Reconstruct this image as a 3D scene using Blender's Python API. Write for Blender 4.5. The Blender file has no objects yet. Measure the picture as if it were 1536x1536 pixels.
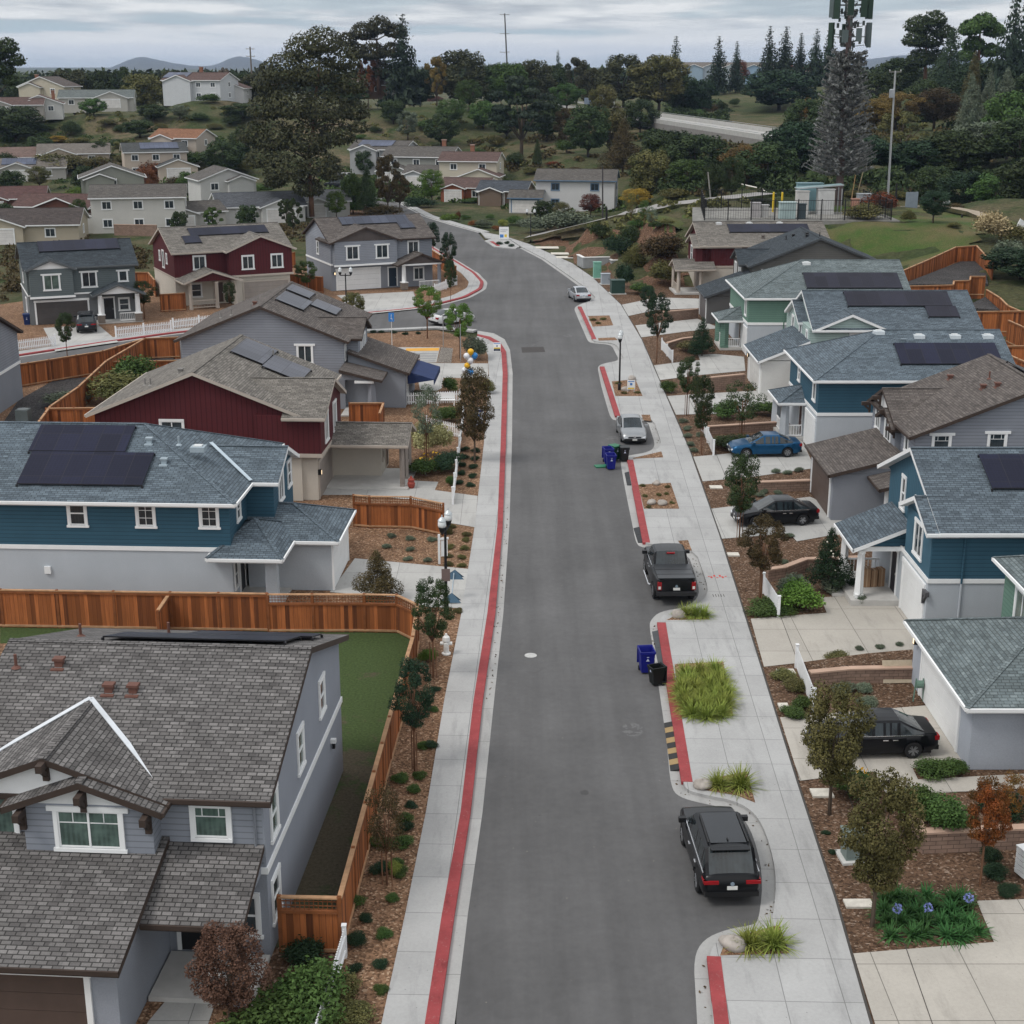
import bpy, math, random
import numpy as np
from math import sin, cos, pi, radians, atan, atan2, sqrt, hypot
R = random.Random(7)
SC = bpy.context.scene
COL = SC.collection
# ---------------------------------------------------------------- camera geometry
F, YH, H = 2200.0, 95.0, 24.8
P = atan((768 - YH) / F)
def ray(px, py):
    a, b = (px - 768) / F, (768 - py) / F
    return (a, cos(P) + b * sin(P), -sin(P) + b * cos(P))
def G(px, py, h=0.12):                      # where a sight line meets the height h
    d = ray(px, py); t = (h - H) / d[2]
    return (d[0] * t, d[1] * t)
def D(px, py, Y):                           # where a sight line reaches the distance Y
    d = ray(px, py); t = Y / d[1]
    return (d[0] * t, Y, H + d[2] * t)
def GL(pts, h=0.12): return [G(x, y, h) for x, y in pts]
# ---------------------------------------------------------------- object helpers
def tag(o, label=None, cat=None, group=None, kind=None):
    if label: o['label'] = label
    if cat: o['category'] = cat
    if group: o['group'] = group
    if kind: o['kind'] = kind
    return o
def empty(name, loc=(0, 0, 0), rz=0.0, label=None, cat=None, group=None, parent=None):
    o = bpy.data.objects.new(name, None); COL.objects.link(o)
    o.location = loc; o.rotation_euler = (0, 0, rz); o.empty_display_size = .2
    if parent: o.parent = parent
    return tag(o, label, cat, group)
KIDS = {}
def link(name, me, parent=None, loc=(0, 0, 0), rz=0.0, rot=None):
    o = bpy.data.objects.new(name, me); COL.objects.link(o)
    o.location = loc; o.rotation_euler = rot if rot else (0, 0, rz)
    if parent:
        o.parent = parent; KIDS.setdefault(parent.name, []).append(o)
    return o
def copy_tree(o, parent=None):
    c = o.copy(); COL.objects.link(c)
    if parent: c.parent = parent; KIDS.setdefault(parent.name, []).append(c)
    for ch in list(KIDS.get(o.name, [])): copy_tree(ch, c)
    return c
class MB:
    def __init__(s): s.v = []; s.f = []; s.m = []; s.mats = []
    def mi(s, mat):
        if mat not in s.mats: s.mats.append(mat)
        return s.mats.index(mat)
    def poly(s, pts, mat):
        n = len(s.v); s.v += [tuple(p) for p in pts]; s.f.append(tuple(range(n, n + len(pts)))); s.m.append(s.mi(mat))
    def box(s, x0, x1, y0, y1, z0, z1, mat, T=None):
        c = [(x, y, z) for z in (z0, z1) for y in (y0, y1) for x in (x0, x1)]
        if T: c = [T(*p) for p in c]
        n = len(s.v); s.v += c; k = s.mi(mat)
        for f in ((0, 2, 3, 1), (4, 5, 7, 6), (0, 1, 5, 4), (2, 6, 7, 3), (0, 4, 6, 2), (1, 3, 7, 5)):
            s.f.append(tuple(n + i for i in f)); s.m.append(k)
    def bar(s, a, b, w, h, mat, up=(0, 0, 1)):     # a square bar from a to b
        a, b = np.array(a, float), np.array(b, float); d = b - a; L = np.linalg.norm(d); d /= L
        u = np.cross(d, up); nu = np.linalg.norm(u)
        u = np.array((1., 0, 0)) if nu < 1e-4 else u / nu
        w2 = np.cross(u, d)
        c = [p + u * sx * w / 2 + w2 * sz * h / 2 for p in (a, b) for sx, sz in ((-1, -1), (1, -1), (1, 1), (-1, 1))]
        n = len(s.v); s.v += [tuple(p) for p in c]; k = s.mi(mat)
        for f in ((0, 1, 2, 3), (7, 6, 5, 4), (0, 4, 5, 1), (1, 5, 6, 2), (2, 6, 7, 3), (3, 7, 4, 0)):
            s.f.append(tuple(n + i for i in f)); s.m.append(k)
    def tube(s, pts, rad, mat, n=8, cap=True):
        rings = []
        P3 = [np.array(p, float) for p in pts]
        for i, p in enumerate(P3):
            d = P3[min(i + 1, len(P3) - 1)] - P3[max(i - 1, 0)]; d /= (np.linalg.norm(d) + 1e-9)
            u = np.cross(d, (0, 0, 1)) if abs(d[2]) < .95 else np.cross(d, (0, 1, 0)); u /= np.linalg.norm(u); w = np.cross(d, u)
            r = rad[i] if hasattr(rad, '__len__') else rad
            b = len(s.v)
            s.v += [tuple(p + r * (cos(2 * pi * k / n) * u + sin(2 * pi * k / n) * w)) for k in range(n)]
            rings.append(b)
        k = s.mi(mat)
        for a, b in zip(rings, rings[1:]):
            for j in range(n):
                s.f.append((a + j, a + (j + 1) % n, b + (j + 1) % n, b + j)); s.m.append(k)
        if cap:
            s.f.append(tuple(rings[0] + j for j in range(n))[::-1]); s.m.append(k)
            s.f.append(tuple(rings[-1] + j for j in range(n))); s.m.append(k)
    def lathe(s, prof, mat, c=(0, 0, 0), n=12):
        s.tube([(c[0], c[1], c[2] + z) for r, z in prof], [max(r, .001) for r, z in prof], mat, n)
    def prism(s, poly, z0, z1, top, side=None, bottom=False):   # poly: xy ring
        side = side or top
        a = sum(p[0] * q[1] - q[0] * p[1] for p, q in zip(poly, poly[1:] + poly[:1]))
        if a < 0: poly = poly[::-1]
        if len(poly) > 4:
            from mathutils.geometry import tessellate_polygon
            from mathutils import Vector as V_
            n0 = len(s.v); s.v += [(x, y, z1) for x, y in poly]; k0 = s.mi(top)
            for t3 in tessellate_polygon([[V_((x, y, 0)) for x, y in poly]]):
                A_, B_, C_ = (poly[i] for i in t3)
                if (B_[0] - A_[0])*(C_[1] - A_[1]) - (B_[1] - A_[1])*(C_[0] - A_[0]) < 0: t3 = t3[::-1]
                s.f.append(tuple(n0 + i for i in t3)); s.m.append(k0)
        else: s.poly([(x, y, z1) for x, y in poly], top)
        if z0 < z1:
            for p, q in zip(poly, poly[1:] + poly[:1]):
                s.poly([(p[0], p[1], z0), (q[0], q[1], z0), (q[0], q[1], z1), (p[0], p[1], z1)], side)
    def ext(s, pts, mat, side, t):                  # a sheet polygon thickened straight down by t
        top = [np.array(p, float) for p in pts]; n = np.cross(top[1] - top[0], top[2] - top[0])
        if n[2] < 0: top = top[::-1]
        bot = [p - np.array((0, 0, t)) for p in top]
        s.poly(top, mat); s.poly(bot[::-1], side)
        for i in range(len(top)):
            j = (i + 1) % len(top); s.poly([bot[i], bot[j], top[j], top[i]], side)
    def mesh(s, name, smooth=False, uv=True, weld=False):
        me = bpy.data.meshes.new(name)
        me.from_pydata([tuple(float(c) for c in p) for p in s.v], [], s.f)
        for m in s.mats: me.materials.append(m)
        me.polygons.foreach_set('material_index', s.m)
        if smooth: me.polygons.foreach_set('use_smooth', [True] * len(s.f))
        me.update()
        if uv and len(s.f): auto_uv(me)
        return me
    def build(s, name, parent=None, loc=(0, 0, 0), rz=0.0, smooth=False, rot=None):
        return link(name, s.mesh(name, smooth), parent, loc, rz, rot)
def auto_uv(me):
    nl, nf = len(me.loops), len(me.polygons)
    vi = np.empty(nl, np.int32); me.loops.foreach_get('vertex_index', vi)
    co = np.empty(len(me.vertices) * 3); me.vertices.foreach_get('co', co); co = co.reshape(-1, 3)[vi]
    nr = np.empty(nf * 3); me.polygons.foreach_get('normal', nr); nr = nr.reshape(-1, 3)
    lt = np.empty(nf, np.int32); me.polygons.foreach_get('loop_total', lt)
    n = np.repeat(nr, lt, axis=0)
    flat = np.abs(n[:, 2]) > .97
    u = np.stack([-n[:, 1], n[:, 0], np.zeros(nl)], 1); l = np.linalg.norm(u, axis=1, keepdims=True); l[l < 1e-6] = 1; u /= l
    u[flat] = (1, 0, 0); v = np.cross(n, u); v[flat] = (0, 1, 0)
    uvl = me.uv_layers.new(name='UVMap')
    uvl.data.foreach_set('uv', np.stack([(co * u).sum(1), (co * v).sum(1)], 1).astype(np.float32).ravel())
# ---------------------------------------------------------------- materials
MATS = {}
class NT:
    def __init__(s, name):
        s.mat = bpy.data.materials.new(name); s.mat.use_nodes = True; s.t = s.mat.node_tree; s.n = s.t.nodes
        s.b = s.n['Principled BSDF']
    def add(s, typ, **kw):
        x = s.n.new('ShaderNode' + typ)
        for k, v in kw.items():
            if k in x.inputs: s.set(x, k, v)
            else: setattr(x, k, v)
        return x
    def set(s, node, key, v):
        if isinstance(v, bpy.types.NodeSocket): s.t.links.new(v, node.inputs[key])
        else:
            if hasattr(v, '__len__') and len(v) == 3 and node.inputs[key].type == 'RGBA': v = (*v, 1)
            node.inputs[key].default_value = v
    def uv(s): return s.add('TexCoord').outputs['UV']
    def obj(s): return s.add('TexCoord').outputs['Object']
    def pos(s): return s.add('NewGeometry').outputs['Position']
    def noise(s, vec, scale, detail=4, rough=.6):
        x = s.add('TexNoise', Vector=vec, Scale=scale, Detail=detail, Roughness=rough); return x.outputs['Fac']
    def ramp(s, fac, stops):
        x = s.add('ValToRGB', Fac=fac); e = x.color_ramp.elements
        while len(e) < len(stops): e.new(.5)
        for el, (p, c) in zip(e, stops): el.position = p; el.color = (*c, 1) if hasattr(c, '__len__') else (c, c, c, 1)
        return x.outputs['Color']
    def mix(s, fac, a, b, typ='MIX'):
        x = s.n.new('ShaderNodeMix'); x.data_type = 'RGBA'; x.blend_type = typ
        for i, v in ((0, fac), (6, a), (7, b)):
            if isinstance(v, bpy.types.NodeSocket): s.t.links.new(v, x.inputs[i])
            else: x.inputs[i].default_value = v if i == 0 else ((*v, 1) if len(v) == 3 else v)
        return x.outputs[2]
    def math(s, op, a, b=0.0, c=0.0):
        x = s.n.new('ShaderNodeMath'); x.operation = op
        for i, v in enumerate((a, b, c)):
            if isinstance(v, bpy.types.NodeSocket): s.t.links.new(v, x.inputs[i])
            else: x.inputs[i].default_value = v
        return x.outputs[0]
    def sep(s, vec):
        x = s.add('SeparateXYZ', Vector=vec); return x.outputs
    def mapping(s, vec, scale=(1, 1, 1), rot=(0, 0, 0)):
        x = s.add('Mapping', Vector=vec); x.inputs['Scale'].default_value = scale; x.inputs['Rotation'].default_value = rot
        return x.outputs[0]
    def bump(s, h, strength=.5, dist=.02):
        x = s.add('Bump', Height=h, Strength=strength, Distance=dist); s.set(s.b, 'Normal', x.outputs[0])
    def out(s, col, rough=.8, spec=.3, metal=0.0):
        s.set(s.b, 'Base Color', col); s.set(s.b, 'Roughness', rough); s.b.inputs['Specular IOR Level'].default_value = spec
        s.b.inputs['Metallic'].default_value = metal
        return s.mat
def sc(c, k): return tuple(x * k for x in c)
def memo(fn):
    def w(*a, **k):
        key = (fn.__name__, a, tuple(sorted(k.items())))
        if key not in MATS: MATS[key] = fn(*a, **k)
        return MATS[key]
    return w
@memo
def plain(c, rough=.7, metal=0.0, var=.12, scale=1.2, spec=.3):
    t = NT('paint'); n = t.noise(t.obj(), scale, 5)
    return t.out(t.ramp(n, [(.3, sc(c, 1 - var)), (.7, sc(c, 1 + var))]), rough, spec, metal)
@memo
def stucco(c):
    t = NT('stucco'); o = t.obj(); n = t.noise(o, .7, 5); f = t.noise(o, 22, 3)
    t.bump(f, .5, .02)
    st = t.noise(t.mapping(o, (3, 3, .25)), 1.2, 4)
    col = t.mix(t.math('MULTIPLY', st, .35), t.ramp(n, [(.3, sc(c, .93)), (.7, sc(c, 1.06))]), sc(c, .85))
    return t.out(t.mix(.25, col, t.ramp(f, [(.3, sc(c, .75)), (.7, sc(c, 1.2))])), .9, .15)
@memo
def siding(c, pitch=.19, axis=1, gap=.2):
    t = NT('siding'); s = t.sep(t.uv()); v = s[axis]
    fr = t.math('FRACT', t.math('DIVIDE', v, pitch))
    line = t.math('LESS_THAN', fr, gap)  # dark line per board: joint plus the lap's shadow put into the colour
    row = t.math('FLOOR', t.math('DIVIDE', v, pitch))
    wn = t.add('TexWhiteNoise', noise_dimensions='1D', W=row).outputs['Value']
    n = t.noise(t.obj(), .8, 4)
    col = t.ramp(n, [(.3, sc(c, .93)), (.7, sc(c, 1.06))])
    col = t.mix(t.math('MULTIPLY', wn, .18), col, sc(c, .8))
    t.bump(fr if axis == 1 else line, .6, .03)
    return t.out(t.mix(t.math('MULTIPLY', line, .6), col, sc(c, .5)), .75, .25)
@memo
def shingle(c1, c2, gap=.45):
    t = NT('shingles'); uv = t.uv()
    b = t.add('TexBrick', Vector=uv, Color1=(*c1, 1), Color2=(*c2, 1), Mortar=(*sc(c1, gap), 1), Scale=1.0, offset=.37, offset_frequency=2)  # dark mortar: tab gaps plus butt shadow along each row, painted in
    for k, v in (('Mortar Size', .021), ('Mortar Smooth', .3), ('Brick Width', .29), ('Row Height', .15), ('Bias', 0.0)): b.inputs[k].default_value = v
    b2 = t.add('TexBrick', Vector=uv, Color1=(1.3, 1.3, 1.3, 1), Color2=(.66, .66, .66, 1), Mortar=(.8, .8, .8, 1), Scale=1.0, offset=.21, offset_frequency=3)
    for k, v in (('Mortar Size', .001), ('Brick Width', .47), ('Row Height', .15)): b2.inputs[k].default_value = v
    n = t.noise(t.obj(), .45, 5); g = t.noise(t.obj(), 30, 2)
    col = t.mix(.75, b.outputs['Color'], b2.outputs['Color'], 'MULTIPLY')
    col = t.mix(.5, col, t.ramp(n, [(.3, (.8,) * 3), (.7, (1.15,) * 3)]), 'MULTIPLY')
    col = t.mix(.4, col, t.ramp(g, [(.3, (.6,) * 3), (.7, (1.35,) * 3)]), 'MULTIPLY')
    t.bump(b.outputs['Fac'], -.4, .02)
    return t.out(col, .9, .2)
@memo
def planks(c1, c2, w=.19, u=0):
    t = NT('fence_boards'); uv = t.uv(); s = t.sep(uv); q = t.math('DIVIDE', s[u], w)
    k = t.math('FLOOR', q); wn = t.add('TexWhiteNoise', noise_dimensions='1D', W=k).outputs['Value']
    st = t.noise(t.mapping(t.obj(), (26, 26, 1.6)), 1.0, 4)
    sm = t.noise(t.mapping(t.obj(), (7, 7, .4)), 1.0, 3)
    col = t.ramp(wn, [(0, c2), (.3, sc(c1, .55)), (.55, c1), (.85, sc(c1, 1.25)), (1, sc(c1, .7))])
    col = t.mix(t.math('MULTIPLY', t.ramp(st, [(.4, 0.), (.7, 1.)]), .55), col, sc(c1, .45))
    col = t.mix(t.math('MULTIPLY', t.ramp(sm, [(.45, 0.), (.7, 1.)]), .6), col, sc(c1, .6))
    gp = t.math('LESS_THAN', t.math('FRACT', q), .09)
    t.bump(gp, -.5, .02)
    return t.out(t.mix(t.math('MULTIPLY', gp, .7), col, sc(c1, .25)), .8, .2)
@memo
def gridcol(c, w, h, line=.012, dark=.45, rotz=0.0, var=.1, nm='concrete'):
    t = NT(nm); pz = t.pos()
    b = t.add('TexBrick', Vector=t.mapping(pz, (1, 1, 1), (0, 0, rotz)), Color1=(.94,) * 3 + (1,), Color2=(1.05,) * 3 + (1,), Mortar=(dark,) * 3 + (1,), Scale=1.0, offset=0.0)
    for k, v in (('Mortar Size', line), ('Brick Width', w), ('Row Height', h), ('Mortar Smooth', .2)): b.inputs[k].default_value = v
    n = t.noise(pz, .35, 6, .65); f = t.noise(pz, 9, 5, .7); st = t.noise(t.mapping(pz, (1, .16, 1)), 1.6, 5, .7)
    col = t.ramp(n, [(.28, sc(c, 1 - var)), (.72, sc(c, 1 + var))])
    col = t.mix(.5, col, t.ramp(f, [(.3, (.86,) * 3), (.7, (1.1,) * 3)]), 'MULTIPLY')
    col = t.mix(t.math('MULTIPLY', t.ramp(st, [(.53, 0.), (.72, 1.)]), .5), col, sc(c, .55))
    sp = t.add('TexVoronoi', Vector=pz, Scale=2.3); spt = t.math('LESS_THAN', sp.outputs['Distance'], .045)
    col = t.mix(t.math('MULTIPLY', spt, .6), col, sc(c, .4))
    t.bump(f, .15, .01)
    return t.out(t.mix(.9, col, b.outputs['Color'], 'MULTIPLY'), .9, .15)
@memo
def asphalt(c=(.0985, .0975, .0985)):
    t = NT('asphalt'); p = t.pos(); a = t.noise(p, .12, 6, .65); b = t.noise(p, 3, 5, .7); f = t.noise(p, 60, 2)
    st = t.noise(t.mapping(p, (.9, .045, 1), (0, 0, .04)), 1.0, 4, .6)
    col = t.ramp(a, [(.3, sc(c, .82)), (.7, sc(c, 1.2))])
    col = t.mix(.6, col, t.ramp(b, [(.3, (.86,) * 3), (.7, (1.14,) * 3)]), 'MULTIPLY')
    col = t.mix(.5, col, t.ramp(f, [(.3, (.75,) * 3), (.7, (1.25,) * 3)]), 'MULTIPLY')
    col = t.mix(.7, col, t.ramp(st, [(.35, (.86,) * 3), (.65, (1.14,) * 3)]), 'MULTIPLY')
    sp = t.add('TexVoronoi', Vector=t.mapping(p, (1, .7, 1)), Scale=.16, Randomness=1.0)
    spt = t.math('MULTIPLY', t.math('LESS_THAN', t.math('ADD', sp.outputs['Distance'], t.math('MULTIPLY', b, .1)), .13), t.math('GREATER_THAN', b, .52))
    col = t.mix(t.math('MULTIPLY', spt, .35), col, sc(c, 2.0))
    wp = t.add('VectorMath', operation='ADD'); t.set(wp, 0, p); nz = t.add('TexNoise', Vector=p, Scale=.7, Detail=5.0); t.set(wp, 1, nz.outputs['Color'])
    ve = t.add('TexVoronoi', Vector=wp.outputs[0], Scale=.085, feature='DISTANCE_TO_EDGE'); ck = t.math('MULTIPLY', t.math('LESS_THAN', ve.outputs['Distance'], .0035), t.math('GREATER_THAN', t.noise(p, .08, 2), .6))
    col = t.mix(t.math('MULTIPLY', ck, .25), col, sc(c, .5))
    od = t.add('TexVoronoi', Vector=p, Scale=.33, Randomness=1.0); ods = t.math('LESS_THAN', t.math('ADD', od.outputs['Distance'], t.math('MULTIPLY', b, .12)), .115)
    col = t.mix(t.math('MULTIPLY', ods, .45), col, sc(c, .4))
    gr = t.add('TexVoronoi', Vector=p, Scale=1.7, Randomness=1.0); col = t.mix(t.math('MULTIPLY', t.math('LESS_THAN', gr.outputs['Distance'], .035), .6), col, (.3, .27, .22))
    t.bump(f, .3, .01)
    return t.out(col, .88, .25)
@memo
def soil(c=(.17, .095, .058), chip=(.36, .24, .16)):
    t = NT('mulch'); p = t.pos()
    n = t.noise(p, .6, 5); v = t.add('TexVoronoi', Vector=t.mapping(p, (14, 14, 14)), Scale=1.0, Randomness=1.0)
    w = t.sep(v.outputs['Color'])[0]
    col = t.ramp(w, [(0., sc(c, .45)), (.5, c), (.86, sc(c, 1.35)), (.97, chip)])
    col = t.mix(.8, col, t.ramp(n, [(.3, (.72,) * 3), (.7, (1.2,) * 3)]), 'MULTIPLY')
    t.bump(v.outputs['Distance'], .7, .05)
    return t.out(col, .95, .1)
@memo
def turf(c1=(.045, .085, .022), c2=(.10, .10, .045), s=.35):
    t = NT('turf'); p = t.pos(); n = t.noise(p, s, 6, .65); f = t.noise(p, 9, 5, .75)
    col = t.ramp(n, [(.36, c1), (.64, c2)])
    col = t.mix(.9, col, t.ramp(f, [(.3, (.45,) * 3), (.7, (1.5,) * 3)]), 'MULTIPLY')
    t.bump(f, .8, .06)
    return t.out(col, .95, .1)
@memo
def glass(c=(.018, .024, .028), rough=.06):
    t = NT('window_glass'); n = t.noise(t.obj(), 1.3, 3)
    cur = t.math('LESS_THAN', t.math('FRACT', t.math('MULTIPLY', t.sep(t.uv())[0], 7.0)), .5)
    col = t.ramp(n, [(.4, c), (.62, sc(c, 2.2))])
    return t.out(t.mix(t.math('MULTIPLY', cur, .25), col, sc(c, 2.6)), rough, .6)
@memo
def solar(tint=(.012, .014, .028)):
    if max(tint) < .045: tint = sc(tint, .6)
    t = NT('solar_cells'); b = t.add('TexBrick', Vector=t.uv(), Color1=(*tint, 1), Color2=(*sc(tint, 1.7), 1), Mortar=(.02, .02, .026, 1), Scale=1.0, offset=0.0)
    for k, v in (('Mortar Size', .018), ('Brick Width', 1.02), ('Row Height', 1.68), ('Mortar Smooth', .1)): b.inputs[k].default_value = v
    b2 = t.add('TexBrick', Vector=t.uv(), Color1=(1, 1, 1, 1), Color2=(.85, .85, .9, 1), Mortar=(1.5, 1.5, 1.6, 1), Scale=1.0, offset=0.0)
    for k, v in (('Mortar Size', .006), ('Brick Width', .17), ('Row Height', .17)): b2.inputs[k].default_value = v
    return t.out(t.mix(1.0, b.outputs['Color'], b2.outputs['Color'], 'MULTIPLY'), .32, .12)
@memo
def carpaint(c, metal=.35):
    t = NT('car_paint'); n = t.noise(t.obj(), 2, 3)
    t.b.inputs['Coat Weight'].default_value = .14; t.b.inputs['Coat Roughness'].default_value = .08
    return t.out(t.ramp(n, [(.3, sc(c, .92)), (.7, sc(c, 1.08))]), .28, .18, metal)
@memo
def leaf(c1, c2, scale=1.3):
    t = NT('leaves'); o = t.obj(); n = t.noise(o, scale, 4, .7); oi = t.add('ObjectInfo').outputs['Random']
    w = t.add('NewGeometry').outputs['Random Per Island']
    col = t.ramp(n, [(.32, c1), (.68, c2)])
    col = t.mix(.85, col, t.ramp(w, [(0, (.66,) * 3), (1, (1.34,) * 3)]), 'MULTIPLY')
    hs = t.add('HueSaturation', Color=col, Hue=t.math('ADD', .485, t.math('MULTIPLY', oi, .03)), Value=t.math('ADD', .8, t.math('MULTIPLY', oi, .4)))
    return t.out(hs.outputs[0], .7, .1)
@memo
def bark(c=(.11, .085, .065)):
    t = NT('bark'); n = t.noise(t.mapping(t.obj(), (5, 5, .9)), 1.5, 5); t.bump(n, .8, .05)
    return t.out(t.ramp(n, [(.3, sc(c, .5)), (.7, sc(c, 1.4))]), .9, .15)
WHITE = plain((.74, .75, .75), .5, var=.05)
TRIMW = plain((.78, .79, .79), .55, var=.04)
BLACK = plain((.012, .012, .013), .45)
STEEL = plain((.42, .43, .44), .4, .6)
CONC = gridcol((.37, .37, .366), 1.62, 2.05, .014, .5, .03)
DRIVE = gridcol((.395, .39, .375), 2.9, 2.6, .014, .45)
TAN = gridcol((.40, .375, .335), 2.6, 2.6, .016, .38)
GUT = gridcol((.35, .348, .34), 40, 3.0, .014, .5, .03)
@memo
def redpaint(c=(.275, .052, .055)):
    t = NT('kerb_paint'); p = t.pos(); n = t.noise(p, 1.1, 6, .7); f = t.noise(p, 11, 5, .75)
    col = t.ramp(n, [(.3, sc(c, .78)), (.7, sc(c, 1.2))])
    col = t.mix(t.math('MULTIPLY', t.ramp(f, [(.6, 0.), (.68, 1.)]), .55), col, (.34, .26, .24))
    col = t.mix(t.math('MULTIPLY', t.ramp(t.noise(t.mapping(p, (1, .3, 1)), 3.1, 5, .7), [(.58, 0.), (.72, 1.)]), .5), col, sc(c, .35))
    return t.out(col, .8, .2)
RED = redpaint()
# ================================================================ houses
WINC = {}
def window_mesh(w, h, sty, trim, gl):
    key = (w, h, sty, trim.name, gl.name)
    if key in WINC: return WINC[key]
    m = MB(); tw = .12; d = -.055
    m.box(-w/2 - tw, -w/2, d, .03, -tw*.2, h, trim); m.box(w/2, w/2 + tw, d, .03, -tw*.2, h, trim)
    e = .16 if 'c' in sty else .0
    m.box(-w/2 - tw - e, w/2 + tw + e, d - .012, .03, h, h + .15, trim)
    e2 = .05 if 'n' not in sty else 0
    m.box(-w/2 - tw - e2, w/2 + tw + e2, d - .02, .03, -.13, -tw*.2, trim)
    b = .045
    m.box(-w/2, w/2, -.03, .02, 0, b, trim); m.box(-w/2, w/2, -.03, .02, h - b, h, trim)
    m.box(-w/2, -w/2 + b, -.03, .02, b, h - b, trim); m.box(w/2 - b, w/2, -.03, .02, b, h - b, trim)
    if 'd' in sty: m.box(-.03, .03, -.035, .02, b, h - b, trim)
    if 's' in sty: m.box(-w/2 + b, w/2 - b, -.035, .02, h*.5 - .03, h*.5 + .03, trim)
    if 'g' in sty:
        for k in (1, 2): m.box(-w/2 + b, w/2 - b, -.02, .02, h*k/3 - .012, h*k/3 + .012, trim)
        m.box(-.012, .012, -.022, .02, b, h - b, trim)
    if 'u' in sty:
        m.box(-w/2 + b, w/2 - b, -.02, .02, h*.68 - .012, h*.68 + .012, trim)
        for k in (-.25, .25): m.box(w*k - .012, w*k + .012, -.021, .02, h*.68, h - b, trim)
    p = MB(); p.box(-w/2 + b*.5, w/2 - b*.5, -.004, .015, b*.5, h - b*.5, gl)
    WINC[key] = (m.mesh('frame'), p.mesh('pane'))
    return WINC[key]
SIDE = {'S': 0.0, 'E': pi/2, 'N': pi, 'W': -pi/2}
GLS = glass(); GLC = glass((.05, .075, .065), .1)
class Roof: pass
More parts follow.
